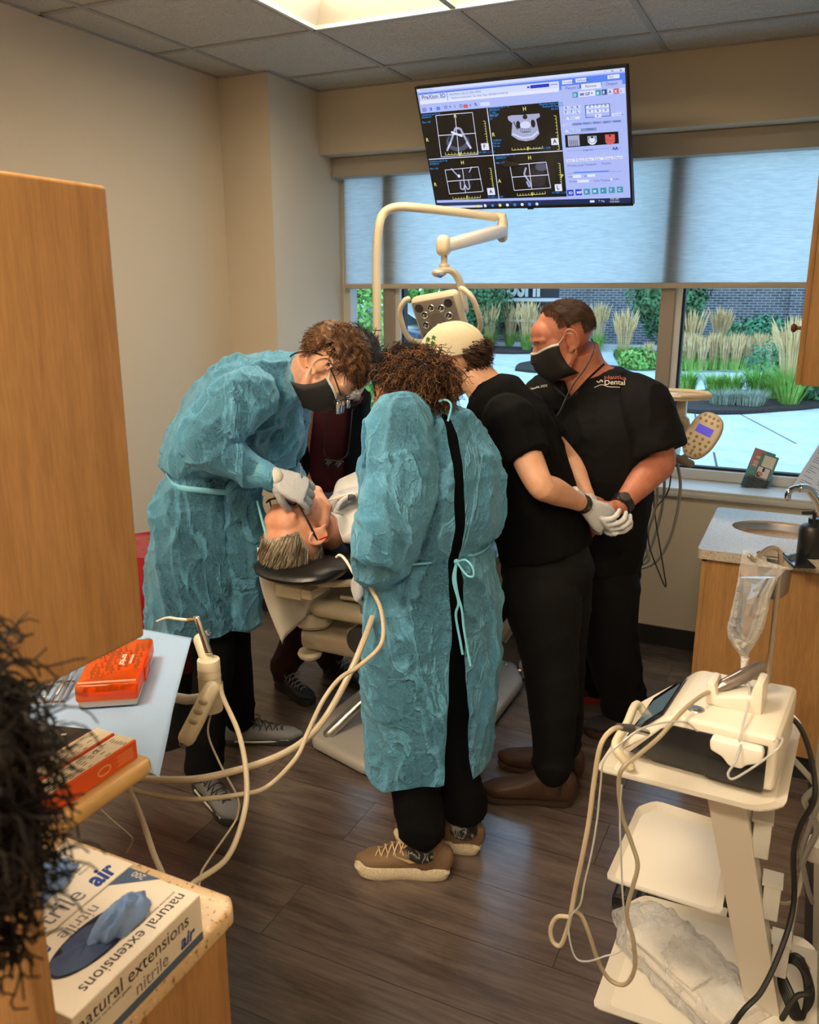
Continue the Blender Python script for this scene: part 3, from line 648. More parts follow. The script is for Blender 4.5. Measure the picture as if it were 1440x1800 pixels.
# all positions below are in the crop's skewed frame: yy(x, y) keeps rows level on the tilted screen
def rot(x, y): return x, y
z = lay(); sc.add([(bw, -TH_+bw*1.6, z), (TW-bw, -TH_+bw*1.6, z), (TW-bw, -bw, z), (bw, -bw, z)], [(0, 1, 2, 3)], SC['bg'], TM)
R(62, 190, 1352, 72, 'lt')
R(70, 215, 1352, 150, 'blue'); R(75, 225, 940, 188, 'lt'); R(78, 262, 935, 200, 'wht')
Tx(92, 252, 34, 'PreXion 3D', 'txt', .4); Ln([(246, 207), (250, 258)], 3, 'txt'); Tx(262, 226, 16, 'Hutchinson: July 25, 2024, 09:03', 'txt'); Tx(272, 248, 15, 'Hutchinson:Jack(3242), Sex: Male, Date: 2024/06/19 09:07:28', 'txt'); Tx(84, 200, 12, 'PreXion3D Viewer', 'txt')
R(762, 182, 878, 150, 'navy'); R(742, 180, 756, 168, 'txt'); R(885, 160, 930, 152, 'txt'); Tx(1225, 80, 22, '-', 'txt'); Tx(1268, 78, 18, 'o', 'txt', .5); Tx(1322, 74, 18, 'x', 'txt', .5)
for x, y, w_, l in ((960, 152, 62, 'Connect'), (1044, 140, 66, 'Reference'), (1243, 118, 74, 'Exit')): R(x, y+4, x+w_, y-20-w_*.1, 'wht'); Tx(x+8, y-2, 17, l, 'txt')
for x, y, w_, l in ((955, 200, 110, 'Patient List'), (1078, 187, 122, 'Review'), (1206, 172, 128, 'Output')): R(x, y, x+w_, y-34-w_*.1, 'bg' if l != 'Review' else 'wht'); Tx(x+24, y-12, 22, l, 'txt')
for i, (x, y, m) in enumerate(((1022, 232, 'teal'), (1060, 228, 'wht'), (1094, 225, 'wht'), (1130, 220, 'wht'), (1166, 218, 'teal'), (1204, 214, 'txt'), (1242, 210, 'lt'), (1277, 208, 'red'), (1316, 204, 'lt'))): R(x, y+4, x+32, y-32, m); Tx(x+5, y-3, 22, ('D', 'IMP', 'GPR', '+', '#', '8', 'A', 'X', 'i')[i], 'txt' if m in ('wht', 'lt') else 'wht', .6)
Tx(92, 322, 26, '2D', 'txt', .6); R(140, 318, 200, 292, 'blue'); Tx(152, 316, 26, '3D', 'wht', .6); R(148, 904, 1360, 846, 'task')
for i, l in enumerate('O+\\OHv%'): Tx(228+i*31, 306-i*3, 25, l, 'txt', .5)
R(450, 290, 506, 262, 'lt'); R(345, 300, 372, 278, 'red')
# four scan panes
def pane(x0, y0, x1, y1): a = (x0, y0); R(x0, y0, x1, y1, 'dark')
z = lay(); quadpx = [(85, 335), (936, 256), (955, 828), (148, 872)]; q = [S(*p) for p in quadpx]; xl, xrr = (q[0][0]+q[3][0])/2, (q[1][0]+q[2][0])/2; yt, yb = (q[0][1]+q[1][1])/2, (q[2][1]+q[3][1])/2
sc.add([(xl, yb, z), (xrr, yb, z), (xrr, yt, z), (xl, yt, z)], [(0, 1, 2, 3)], SC['dark'], TM)
Ln([(490, 300), (536, 855)], 5, 'wht'); Ln([(115, 612), (945, 558)], 5, 'wht')
def cross(x, y, hw, hh, col='wht', c2='wht'):
    Ln([(x-hw-8, y-hh+18), (x+hw-14, y-hh-2), (x+hw+8, y+hh-12), (x-hw+12, y+hh+4), (x-hw-8, y-hh+18)], 3.5, col); Ln([(x-hw, y+7), (x+hw, y-8)], 4, c2); Ln([(x-6, y-hh+6), (x+6, y+hh-2)], 4, c2)
El(300, 500, 92, 66, 'dim'); El(300, 508, 80, 52, 'bone2'); El(296, 496, 60, 40, 'dim'); Ln([(230, 560), (258, 500), (290, 420), (320, 425), (345, 480), (380, 545)], 13, 'bone'); Ln([(262, 445), (330, 470)], 12, 'wht'); Ln([(236, 545), (258, 508)], 8, 'wht'); Ln([(352, 505), (376, 545)], 8, 'wht'); cross(297, 460, 116, 132)
for x0, y0 in ((614, 345),):
    sk = [(614, 350), (640, 342), (700, 340), (720, 338), (812, 330), (815, 350), (790, 365), (806, 455), (770, 490), (720, 500), (675, 492), (632, 465), (642, 390), (618, 372)]
    zz = lay(); sc.add([(*S(*p), zz) for p in sk], [tuple(range(len(sk)))], SC['bone'], TM)
    El(722, 352, 15, 13, 'dim'); El(678, 400, 14, 22, 'dim'); El(770, 392, 14, 22, 'dim'); El(722, 400, 34, 20, 'lt'); Ln([(640, 455), (700, 480), (760, 472), (800, 440)], 9, 'lt'); Ln([(650, 380), (672, 430)], 7, 'bone2'); Ln([(700, 445), (745, 442)], 5, 'bone2')
    for k in range(6): Ln([(690+k*12, 420), (692+k*12, 445)], 3, 'bone2')
El(330, 730, 60, 70, 'dim'); Ln([(250, 665), (270, 690), (292, 712)], 8, 'bone'); Ln([(378, 655), (360, 690)], 7, 'bone'); Ln([(302, 745), (303, 790), (320, 795), (330, 765), (345, 795), (360, 785), (352, 735)], 9, 'bone'); El(296, 712, 10, 10, 'wht'); cross(326, 738, 106, 80)
El(780, 720, 60, 62, 'dim'); El(810, 655, 40, 24, 'bone2'); Ln([(714, 660), (700, 700), (722, 735), (740, 765), (728, 778), (714, 745)], 11, 'bone'); cross(738, 712, 116, 84)
for x, y, l in ((284, 356, 'A'), (108, 503, 'R'), (308, 590, 'P'), (712, 314, 'H'), (515, 470, 'R'), (728, 556, 'F'), (314, 640, 'H'), (142, 773, 'R'), (336, 852, 'F'), (730, 610, 'H'), (538, 752, 'A'), (930, 722, 'P'), (742, 834, 'F')): Tx(x, y, 30, l, 'yel', .5)
for x, y, l in ((467, 530, 'F'), (900, 498, 'A'), (490, 804, 'A'), (910, 780, 'L')): R(x-20, y+24, x+22, y-20, 'wht'); Tx(x-9, y+13, 32, l, 'dark', .8)
for x, y in ((90, 348), (505, 302), (122, 628), (530, 592)):
    Tx(x, y, 15, 'Hutchinson Jac-71 46', 'cyan', .3); Tx(x, y+15, 15, '2024/06/19', 'cyan', .3); Tx(x+2, y+44, 15, 'Mag: 1.00', 'cyan', .3)
for k, l in enumerate(('F, 1955', '09:07:28', 'CT')): Tx(505, 334+k*18, 15, l, 'cyan', .3)
for k, l in enumerate(('110.00 kV', '5.00 mA', '19.6 sec')): Tx(515, 500+k*17, 15, l, 'cyan', .3)
for x, y, l in ((816, 280, 'Placentia Dental Group'), (836, 294, 'PreXion3D Explorer'), (890, 308, 'EX 0.9')): Tx(x, y, 15, l, 'cyan', .3)
for x, y in ((430, 572), (770, 548), (470, 845), (870, 818)): Tx(x, y, 15, 'W: 3001, L: 1250', 'cyan', .3); 
for x0, y0, x1, y1 in ((222, 582, 420, 570), (635, 552, 825, 540), (255, 852, 425, 842), (655, 830, 830, 818)):
    Ln([(x0, y0), (x1, y1)], 2.5, 'yel')
    for k in range(11): t_ = k/10; x = x0+(x1-x0)*t_; y = y0+(y1-y0)*t_; Ln([(x, y), (x, y-(10 if k % 5 else 15))], 2.5, 'yel')
for x0, y0, x1, y1 in ((478, 375, 490, 530), (918, 340, 930, 545), (500, 660, 512, 790), (930, 630, 935, 770)):
    Ln([(x0, y0), (x1, y1)], 2.5, 'yel')
    for k in range(11): t_ = k/10; x = x0+(x1-x0)*t_; y = y0+(y1-y0)*t_; Ln([(x, y), (x-(8 if k % 5 else 13), y)], 2.5, 'yel')
# right hand control column
for r_ in range(2):
    for c_ in range(3): x = 970+c_*36; y = 303-c_*3+r_*27; R(x, y+2, x+30, y-22, 'lt'); Tx(x+7, y-2, 22, ('AHR', 'PFL')[r_][c_], 'txt', .4)
R(985, 364, 1066, 342, 'wht'); Tx(1000, 360, 17, 'Reset', 'txt')
R(1104, 352, 1258, 262, 'txt'); R(1108, 348, 1254, 268, 'bg')
for r_ in range(3):
    for c_ in range(3):
        if (r_, c_) in ((0, 0), (0, 1), (0, 2), (1, 0), (1, 1), (1, 2), (2, 1)): x = 1113+c_*49; y = 296+r_*28-c_*4; R(x, y, x+40, y-22, 'wht'); Tx(x+12, y-3, 24, ('<^>', '<=>', '<v>')[r_][c_], 'txt', .6)
R(1270, 340, 1328, 318, 'wht'); Tx(1278, 336, 14, 'Continue', 'txt')
for k, l in enumerate(('Template', 'Extension', 'View', 'Move', 'Light', 'Option')): x = 960+k*62; R(x, 402-k*4.6, x+56, 384-k*4.6, 'lt' if k == 0 else 'grey'); Tx(x+6, 399-k*4.6, 14, l, 'txt')
R(975, 440, 1068, 418, 'lt'); R(1070, 434, 1170, 408, 'grey'); Tx(995, 436, 18, 'Standard', 'txt'); Tx(1105, 426, 18, 'Other', 'txt')
zz = lay(); P_ = [(973, 532), (1306, 505), (1304, 432), (971, 455)]; sc.add([(*S(*p), zz) for p in P_], [(0, 1, 2, 3)], SC['dark'], TM)
R(990, 524, 1060, 455, 'bone'); R(1112, 500, 1168, 458, 'bone'); El(1140, 492, 24, 20, 'wht'); El(1140, 468, 7, 6, 'dim'); Ln([(1118, 470), (1122, 500)], 3, 'dim'); Ln([(1160, 466), (1158, 496)], 3, 'dim'); R(1222, 495, 1282, 448, 'red'); El(1252, 492, 27, 18, 'red'); Ln([(1228, 482), (1252, 490), (1276, 478)], 2, 'bone2'); El(1252, 458, 6, 5, 'dim')
for k in range(5): Ln([(1000+k*11, 485), (1003+k*11, 520)], 3, 'dim')
Ln([(1122, 496), (1140, 503), (1158, 494)], 2, 'dim'); Ln([(980, 552), (1320, 530)], 2, 'grey'); Tx(1080, 552, 15, 'Image sets', 'txt'); Tx(1265, 545, 24, 'AA', 'txt', 1)
for k, l in enumerate(('Select', 'Marker', 'Move', 'Edit', 'Cavity', 'Report')): x = 975+k*60; R(x, 620-k*4, x+52, 600-k*4, 'wht'); Tx(x+6, 617-k*4, 14, l, 'txt')
for k, l in enumerate(('Window Level', 'Threshold', 'Position')): x = 978+k*108; Tx(x, 648-k*7, 17, l, 'txt')
R(975, 690, 1322, 672, 'grey'); R(1018, 688, 1236, 670, 'blue'); Tx(984, 716, 15, 'WW', 'txt'); R(1010, 716, 1062, 696, 'wht'); R(1100, 710, 1150, 692, 'wht'); Tx(1080, 712, 15, 'WL', 'txt'); R(1035, 745, 1110, 726, 'wht'); Tx(986, 744, 15, '3D Filter', 'txt'); Tx(1140, 738, 15, 'Color Template', 'txt'); Tx(1262, 728, 15, 'Invert', 'txt'); R(1244, 730, 1256, 717, 'wht')
for k in range(7): x = 972+k*52; y = 826-k*3.4; R(x, y, x+38, y-38, 'navy' if k < 2 else 'teal'); Tx(x+7, y-10, 22, ('3D', 'MIP', 'X', 'M', '+', 'T', 'C')[k], 'wht', .6)
R(160, 902, 440, 882, 'lt'); El(415, 889, 11, 9, 'yel')
for k in range(8): x = 458+k*46; m = ('wht', 'cyan', 'yel', 'wht', 'cyan', 'wht', 'blue', 'lt')[k]; El(x, 886-k*1.5, 10, 10, m, 12)
Tx(1240, 850, 15, '9:03 AM', 'wht'); Tx(1236, 866, 14, '7/25/2024', 'wht'); Tx(1165, 864, 20, '^ <o', 'wht'); R(1112, 866, 1140, 852, 'wht')
sc.build('screen_display', SC['bg'], tv, smooth=False)

# ------------------------------------------------------------------ treatment chair
CX = -1.40
ch = thing('dental_chair', 'cream dental chair with black leather headrest holding the reclined patient', 'dental chair', (-1.36, 2.95, 0))
b = MB()
def zpoly(pts, z): return [(atZ(x, y, z).x, atZ(x, y, z).y) for x, y in pts]
base = [(-1.66, 2.60), (-1.60, 2.50), (-1.34, 2.42), (-1.20, 2.46), (-1.02, 2.86), (-1.02, 3.35), (-1.10, 3.50), (-1.50, 3.55), (-1.62, 3.4)]
b.prism(base, .004, .055, bev=.02, seg=3); b.build('base_plate', plain('chair_base_enamel', srgb(188, 184, 176), .32, .2), ch)
b = MB(); b.tube([V(-1.36, 2.98, .05), V(-1.36, 2.96, .2), V(-1.37, 2.93, .42)], [(.17, .28), (.13, .2), (.12, .17)], seg=28, side=(1, 0, 0), ex=3); b.build('pedestal', CREAM2, ch)
b = MB(); p = [atZ(578, 1290, .06), V(-1.42, 2.75, .22), V(-1.38, 2.85, .34)]; b.tube(p, [.022, .02, .02], seg=14, round_ends=True); b.build('lift_strut', STEEL, ch)
b = MB(); b.box((-1.08, 3.44, .0), (-.92, 3.85, .10), bev=.03); b.build('base_cover', plain('pale_cover', srgb(205, 210, 215), .35), ch)
# lower motor housing seen between the two gowns
hb = MB(); q0, q1 = atY(540, 1095, 2.42), atY(660, 1150, 2.42)
hb.box((q0.x, 2.36, q1.z-.01), (-1.16, 2.72, q0.z), bev=.025, seg=3); hb.box((-1.50, 2.5, .44), (-1.2, 3.0, .56), bev=.03); hb.build('lift_housing', CREAM2, ch)
k = MB(); c = atY(552, 1085, 2.40); k.lathe([(0, -.025), (.06, -.025), (.07, -.012), (.07, .015), (.055, .028), (0, .03)], None, 26, Matrix.Translation(c)); k.build('swivel_cap', CREAM, ch)
k = MB(); c2 = atY(545, 1148, 2.40); k.lathe([(0, -.012), (.04, -.012), (.045, 0), (.04, .012), (0, .014)], None, 20, Matrix.Translation(c2)); k.build('swivel_foot', CREAM, ch)
k = MB(); c = atY(632, 1128, 2.33); k.cyl(c, c+V(0, .05, 0), .05, seg=24); k.build('bearing_recess', DARKG, ch)
k = MB(); m1 = atY(640, 1100, 2.40); k.lathe([(0, -.03), (.055, -.03), (.06, -.02), (.03, .0), (.03, .06), (0, .06)], None, 24, Matrix.Translation(m1)); k.build('pivot_column', CREAM2, ch)
# back frame under the patient, then cushions
k = MB(); a0, a1 = atY(560, 1040, 2.38), atY(660, 1090, 2.38)
k.box((a0.x, 2.30, a1.z), (-1.20, 2.95, a0.z), bev=.03, seg=3); k.build('back_frame', CREAM, ch)
k = MB(); d0, d1 = atY(595, 1047, 2.29), atY(640, 1062, 2.29); k.box((d0.x, 2.294, d1.z), (d1.x, 2.31, d0.z), bev=.006); k.build('frame_recess', CREAM2, ch)
k = MB(); e0 = atY(495, 1032, 2.2); e1 = atY(645, 1030, 2.2); k.tube([V(e0.x, 2.22, e0.z), V(e1.x, 2.22, e1.z+.005)], .012, seg=10); k.box((e0.x, 2.16, e0.z-.02), (e0.x+.10, 2.28, e0.z+.022), bev=.006); k.box((e0.x+.10, 2.16, e0.z-.012), (e0.x+.14, 2.28, e0.z+.02), bev=.004); k.build('headrest_bracket', CREAM, ch)
HRC = atY(532, 1000, 2.16)      # headrest cushion centre
k = MB(); rr = []
for i in range(13):
    t_ = -1+2*i/12; w_ = .055*math.sqrt(max(0, 1-abs(t_)**3.2)); rr.append((HRC+V(t_*.155, .0, .018*t_*t_), max(w_*2.3, .004), max(w_*.62, .003)))
k.tube([q[0] for q in rr], [(q[1], q[2]) for q in rr], seg=22, side=(0, 1, 0)); k.build('headrest', LEATHER, ch)
k = MB(); k.tube([V(-1.36, 2.32, .86), V(-1.37, 2.7, .80), V(-1.37, 3.05, .70), V(-1.37, 3.2, .66)], [(.2, .03), (.27, .04), (.27, .05), (.26, .05)], seg=24, side=(1, 0, 0), ex=3, round_ends=True); k.build('backrest', LEATHER, ch)
k = MB(); k.tube([V(-1.37, 3.1, .62), V(-1.37, 3.6, .64), V(-1.37, 4.0, .56)], [(.26, .05), (.25, .05), (.2, .04)], seg=24, side=(1, 0, 0), ex=3, round_ends=True); k.build('seat', LEATHER, ch)
# ------------------------------------------------------------------ operating light on its pole
LY = 3.28
lp = thing('operating_light', 'cream dental operating light on a tall bent pole behind the people', 'dental light', (atY(663, 700, LY).x, LY, 0))
px_ = atY(663, 560, LY).x
def L(x, y, Y): return atY(x, y, Y)
b = MB(); pole = [V(px_, LY, .02), V(px_, LY, 1.0), V(px_, LY, 1.5), V(px_, LY, 1.84)]+[L(666, 400, LY), L(676, 374, LY+.02), L(700, 364, LY+.04), L(740, 366, LY+.1)]+[L(820, 375, LY+.28), L(872, 382, LY+.40)]
b.tube(spline(pole, 6), .0185, seg=18); tip = L(884, 385, LY+.42); b.tube([tip+V(0, 0, -.075), tip+V(0, 0, -.02), tip+V(-.004, 0, .008), tip+V(-.03, -.01, .016)], [.024, .024, .022, .016], seg=16, round_ends=True)
b.build('bent_pole', CREAM, lp)
b = MB(); b.cyl(V(px_, LY, .0), V(px_, LY, .06), .07, .05, bev=.01); b.build('pole_foot', CREAM2, lp)
b = MB(); zc = atY(663, 580, LY).z; b.cyl(V(px_, LY, zc-.003), V(px_, LY, zc+.001), .0192); b.build('pole_joint', DARKG, lp)
a0 = tip+V(-.01, 0, -.05); a1 = L(785, 432, LY+.02); b = MB(); b.tube([a0, a1], [(.028, .036), (.024, .030)], seg=16, side=(0, 0, 1), ex=4, round_ends=True); b.build('spring_arm', WHITEP, lp)
b = MB(); jc = L(780, 432, LY); b.tube([jc+V(0, 0, .016), jc+V(0, 0, -.016)], .027, seg=18, ex=4, round_ends=True); b.build('arm_elbow', CREAM, lp)
b = MB(); b.cyl(L(781, 446, LY), L(781, 466, LY), .013); b.cyl(L(781, 464, LY), L(781, 476, LY), .021, bev=.003); b.build('neck', CREAM2, lp)
b = MB(); b.tube(spline([L(772, 477, LY-.02), L(792, 476, LY), L(805, 488, LY+.02), L(812, 510, LY+.03), L(818, 545, LY+.03)], 5), [(.024, .012)]*21, seg=14, side=(0, 1, 0), ex=3, round_ends=True); b.ell(L(772, 480, LY-.02), (.03, .03, .018)); b.build('yoke', CREAM2, lp)
b = MB(); b.ell(L(774, 484, LY-.06), (.012, .006, .010)); b.build('sensor', plain('blue_sensor', srgb(90, 110, 190), .2), lp)
# head: local frame facing down towards the patient and the camera
hc = L(771, 562, LY-.02); Zl = (V(.05, -.93, -.36)).normalized(); Xl = V(1, 0, 0); Xl = (Xl-Zl*Xl.dot(Zl)); Xl = (Xl.normalized()*math.cos(.16)+Zl.cross(Xl.normalized())*math.sin(.16)).normalized(); Yl = Zl.cross(Xl)
HM = basis(Xl, Yl, Zl, hc) @ Matrix.Scale(1.1, 4)
b = MB(); b.box((-.098, -.095, -.05), (.098, .095, 0), bev=.032, seg=4, M=HM); b.build('head_shell', CREAM, lp)
b = MB(); b.box((-.084, -.082, -.004), (.084, .082, .006), bev=.0045, M=HM); b.build('lens_plate', plain('lamp_plate', srgb(150, 142, 132), .3), lp)
for i in range(8):
    an = 2*PI*i/8+.2; q = MB(); M2 = HM @ Matrix.Translation((.052*math.cos(an), .052*math.sin(an), .006)); q.lathe([(0, -.001), (.0125, -.001), (.0145, .003), (.013, .004), (.010, .002), (.004, .0005), (0, .001)], None, 18, M2); q.build('led_reflector', CHROME, lp)
for x, y in ((-.06, .058), (.06, .058), (-.06, -.058), (.06, -.058)): q = MB(); q.lathe([(0, .0), (.017, .0), (.016, .004), (0, .002)], None, 18, HM @ Matrix.Translation((x, y, .005))); q.build('vent_hole', DARKG, lp)
q = MB(); q.lathe([(0, .0), (.03, .0), (.029, .003), (0, .003)], None, 24, HM @ Matrix.Translation((0, 0, .006))); q.build('centre_disc', plain('smoky_disc', srgb(140, 132, 120), .15), lp)
for s in (-1, 1):
    q = MB(); pts = [HM @ V(s*.085, -.085, -.03), HM @ V(s*.135, -.075, -.02), HM @ V(s*.155, -.03, -.01), HM @ V(s*.15, .05, -.01), HM @ V(s*.125, .085, -.02), HM @ V(s*.11, .09, -.03)]
    q.tube(spline(pts, 6), .0115, seg=12, round_ends=True); q.build('handle', CREAM, lp)
# ------------------------------------------------------------------ doctor's delivery unit by the window
DY = 3.55
du = thing('delivery_unit', 'cream delivery unit with tray and control panel beside the window sill', 'delivery unit', (atY(1190, 800, DY).x, DY, 0))
def D(x, y, Y=DY): return atY(x, y, Y)
t0 = D(1250, 697); tz = t0.z
b = MB(); poly = [(t0.x, DY-.03), (t0.x-.02, DY+.06), (t0.x-.09, DY+.1), (t0.x-.38, DY+.1), (t0.x-.38, DY-.12), (t0.x-.1, DY-.12)]; b.prism(poly, tz-.012, tz, bev=.005)
P = [V(x, y, tz+.006) for x, y in poly]; b.tube(P+[P[0]], .009, seg=8); b.build('instrument_tray', plain('beige_tray', srgb(222, 206, 178), .4), du)
b = MB(); b.quad(*[V(x, y, tz+.004) for x, y in ((t0.x-.30, DY-.08), (t0.x-.13, DY-.08), (t0.x-.13, DY+.04), (t0.x-.30, DY+.04))]); b.build('tray_liner', PAPER, du, smooth=False)
b = MB(); c = D(1200, 708); b.box((c.x-.018, DY-.03, c.z-.055), (c.x+.018, DY+.02, c.z+.02), bev=.004); c2 = D(1190, 724); b.build('tray_post', CREAM2, du)
b = MB(); b.tube(spline([D(1120, 722), D(1180, 730), D(1205, 745), D(1175, 780)], 5), (.02), seg=12); b.tube(spline([D(1130, 745), D(1190, 755), D(1215, 790), D(1190, 812)], 5), .012, seg=10); b.build('tray_arm', CREAM2, du)
b = MB(); b.box((D(1100, 700).x-.1, DY-.1, D(0+1180, 812).z), (D(1185, 760).x+.02, DY+.12, D(1180, 770).z), bev=.03, seg=3); b.build('unit_body', CREAM, du)
b = MB(); b.tube([D(1160, 793), D(1214, 815)], .017, seg=14, round_ends=True); b.build('grip_handle', plain('taupe_grip', srgb(165, 150, 128), .45), du)
pc = D(1233, 765, DY-.1); Zp = V(-.12, -.92, .38).normalized(); up_ = (V(.36, 0, 1)-Zp*V(.36, 0, 1).dot(Zp)).normalized(); Xp = up_.cross(Zp); PM = basis(Xp, up_, Zp, pc)
b = MB(); el = [(.062*abs(math.cos(a))**.8*math.copysign(1, math.cos(a))*(1+.1*math.sin(a)), .098*abs(math.sin(a))**.85*math.copysign(1, math.sin(a))) for a in [2*PI*i/36 for i in range(36)]]
b.prism(el, -.03, 0, None, PM, .009, 3); b.build('control_panel', plain('beige_panel', srgb(214, 196, 164), .4), du)
b = MB(); b.box((-.032, .005, .0002), (.034, .038, .0012), M=PM); b.build('panel_display', plain('violet_display', (.02, .02, .05), .2, emis=srgb(92, 78, 190), estr=1.0), du, smooth=False)
k = 0
for row, (yy, n, w_) in enumerate(((.078, 4, .028), (.058, 4, .038), (-.012, 4, .04), (-.032, 4, .038), (-.052, 3, .026), (-.068, 3, .034), (-.08, 3, .02))):
    for i in range(n):
        q = MB(); xx = -w_+2*w_*i/(n-1); q.lathe([(0, .0), (.0058, .0), (.006, .001), (.005, .0022), (0, .0024)], None, 12, PM @ Matrix.Translation((xx, yy, 0))); q.build('button', plain('panel_button', srgb(150, 132, 105), .35), du)
for k, (pts, r, m) in enumerate((([(1188, 800), (1196, 860), (1180, 940), (1150, 990), (1105, 1003)], .0065, GREYHOSE), ([(1168, 805), (1166, 880), (1145, 960), (1115, 1000), (1085, 1000)], .006, GREYHOSE),
        ([(1180, 800), (1176, 860), (1150, 900), (1140, 950), (1160, 1010), (1171, 1031), (1165, 990), (1150, 890), (1152, 815)], .003, DARKG), ([(1150, 810), (1155, 880), (1135, 950), (1140, 985), (1110, 1000)], .0055, GREYHOSE), ([(1140, 805), (1138, 880), (1122, 940), (1100, 975)], .0055, GREYHOSE))):
    q = MB(); q.tube(spline([D(x, y, DY-.02*k+.02) for x, y in pts], 7), r, seg=8); q.build('hose', m, du)
b = MB(); b.tube([D(1100, 770), V(D(1100, 770).x-.1, 3.7, .9), V(-1.0, 3.6, .5), V(-1.15, 3.4, .2)], .03, seg=10); b.build('support_arm', CREAM2, du)
# ------------------------------------------------------------------ sink counter on the right
def m_granite(name, base, sp1, sp2, sc=160):
    t = NT(name); co = t.coord(); vo = t.new('ShaderNodeTexVoronoi'); vo.inputs['Scale'].default_value = sc; t.lk(co, vo.inputs['Vector'])
    n = t.noise(co, sc*.7, 3, .6); a = t.ramp(n, [(.34, sp1), (.42, base), (.62, base), (.70, sp2)]); t.lk(a, t.b.inputs['Base Color']); t.b.inputs['Roughness'].default_value = .28; return t.mat
GRAN = m_granite('speckled_granite', srgb(222, 192, 150), srgb(120, 88, 60), srgb(246, 228, 196), 130)
GRAN2 = m_granite('grey_speckled_stone', srgb(196, 186, 170), srgb(150, 128, 108), srgb(214, 206, 194), 220)
CZ = .84; cx0, cy0, cy1 = -.283, 3.06, 3.72
cab = thing('sink_cabinet', 'maple base cabinet with sink standing at the right wall near the window', 'cabinet', (.0, 3.4, 0))
b = MB(); b.box((cx0+.012, cy0+.012, .10), (XR2-.004, cy1-.01, CZ-.035), bev=.002); b.build('body', MAPLE, cab, smooth=False)
b = MB(); b.box((cx0+.05, cy0+.04, 0), (XR2-.004, cy1-.02, .102)); b.build('toe_kick', BLACKBASE, cab, smooth=False)
for k, (y0, y1) in enumerate(((cy0+.02, 3.38), (3.39, cy1-.02))): b = MB(); b.box((cx0-.006, y0, .12), (cx0+.013, y1, CZ-.05), bev=.003); d = b.build('door', MAPLE, cab); q = MB(); yk = 3.33 if k == 0 else 3.44; q.cyl(V(cx0-.03, yk, .70), V(cx0-.005, yk, .70), .012, .006, bev=.004); q.build('door_knob', CHROME, d)
sc_ = atZ(1362, 930, CZ); sx, sy, sa, sb = sc_.x+.02, sc_.y, .175, .125
def slab_hole(mb, x0, y0, x1, y1, holes, z0, z1):
    import itertools
    bm_ = bmesh.new(); ed = []
    def loop(P):
        vs_ = [bm_.verts.new((x, y, z1)) for x, y in P]; return [bm_.edges.new((vs_[i], vs_[(i+1) % len(vs_)])) for i in range(len(vs_))]
    r = .02; out = []
    for (cx_, cy_, a0_) in ((x1-r, y1-r, 0), (x0+r, y1-r, 90), (x0+r, y0+r, 180), (x1-r, y0+r, 270)):
        for k in range(4): a = math.radians(a0_+k*30); out.append((cx_+r*math.cos(a), cy_+r*math.sin(a)))
    ed += loop(out)
    for h in holes: ed += loop(h)
    r_ = bmesh.ops.triangle_fill(bm_, use_beauty=True, use_dissolve=False, edges=ed)
    ex = bmesh.ops.extrude_face_region(bm_, geom=bm_.faces[:])
    for q in ex['geom']:
        if isinstance(q, bmesh.types.BMVert): q.co.z = z0
    bmesh.ops.recalc_face_normals(bm_, faces=bm_.faces[:]); bm_.verts.index_update()
    mb.add([tuple(q.co) for q in bm_.verts], [tuple(q.index for q in f.verts) for f in bm_.faces]); bm_.free()
h1 = [(sx+sa*math.cos(2*PI*k/40), sy+sb*math.sin(2*PI*k/40)) for k in range(40)]
c2_ = atZ(1365, 975, CZ); h2 = [(c2_.x+.065*math.cos(2*PI*k/24), c2_.y+.05*math.sin(2*PI*k/24)) for k in range(24)]
b = MB(); slab_hole(b, cx0-.02, cy0-.012, XR2-.004, cy1, [h1, h2], CZ-.035, CZ)
ct = tag(b.build('stone_worktop', GRAN2, None, angle=40), 'grey speckled stone worktop with a round steel sink, on the maple base cabinet', 'worktop')
b = MB(); b.lathe([(1.0, 0), (.97, -.012), (.93, -.06), (.85, -.12), (.6, -.155), (.15, -.165), (.1, -.163)], None, 40, Matrix.Translation((sx, sy, CZ-.003)) @ Matrix.Diagonal((sa+.002, sb+.002, 1, 1)), caps=False); b.lathe([(.0, -.163), (.12, -.163)], None, 20, Matrix.Translation((sx, sy, CZ-.003)) @ Matrix.Diagonal((sa, sb, 1, 1)))
k_ = b.build('sink_bowl', STEEL, None); k_.parent = ct; k_.matrix_parent_inverse = Matrix()
b = MB(); b.lathe([(1.0, 0), (.96, -.02), (.9, -.12), (.6, -.15), (.0, -.155)], None, 24, Matrix.Translation((c2_.x, c2_.y, CZ-.003)) @ Matrix.Diagonal((.067, .052, 1, 1)), caps=False); k_ = b.build('waste_chute', STEEL, None); k_.parent = ct
# faucet
fa = thing('faucet', 'curved chrome faucet behind the round sink', 'faucet', (.14, cy1-.12, CZ))
f0 = atY(1432, 905, sy+.10); fb = V(f0.x+.02, sy+.14, CZ)
b = MB(); tipf = atY(1386, 868, sy+.06); top = atY(1405, 858, sy+.08)
b.tube(spline([fb+V(0, 0, .02), fb+V(-.005, -.01, .08), V(f0.x-.03, sy+.11, top.z-.01), top, V((tipf.x+top.x)/2-.004, tipf.y+.01, top.z-.004), tipf+V(0, 0, .006), tipf+V(0, 0, -.018)], 6), [.017]*19+[.0125]*18, seg=14, round_ends=True); b.build('spout', CHROME, fa)
b = MB(); b.cyl(fb, fb+V(0, 0, .045), .024, .020, bev=.005); b.build('base', CHROME, fa)
b = MB(); b.tube(spline([fb+V(.02, -.01, .05), fb+V(.02, -.02, .10), fb+V(.0, -.05, .135)], 5), [.012]*6+[.016, .018, .018, .014, .01], seg=12, round_ends=True); b.build('lever', CHROME, fa)
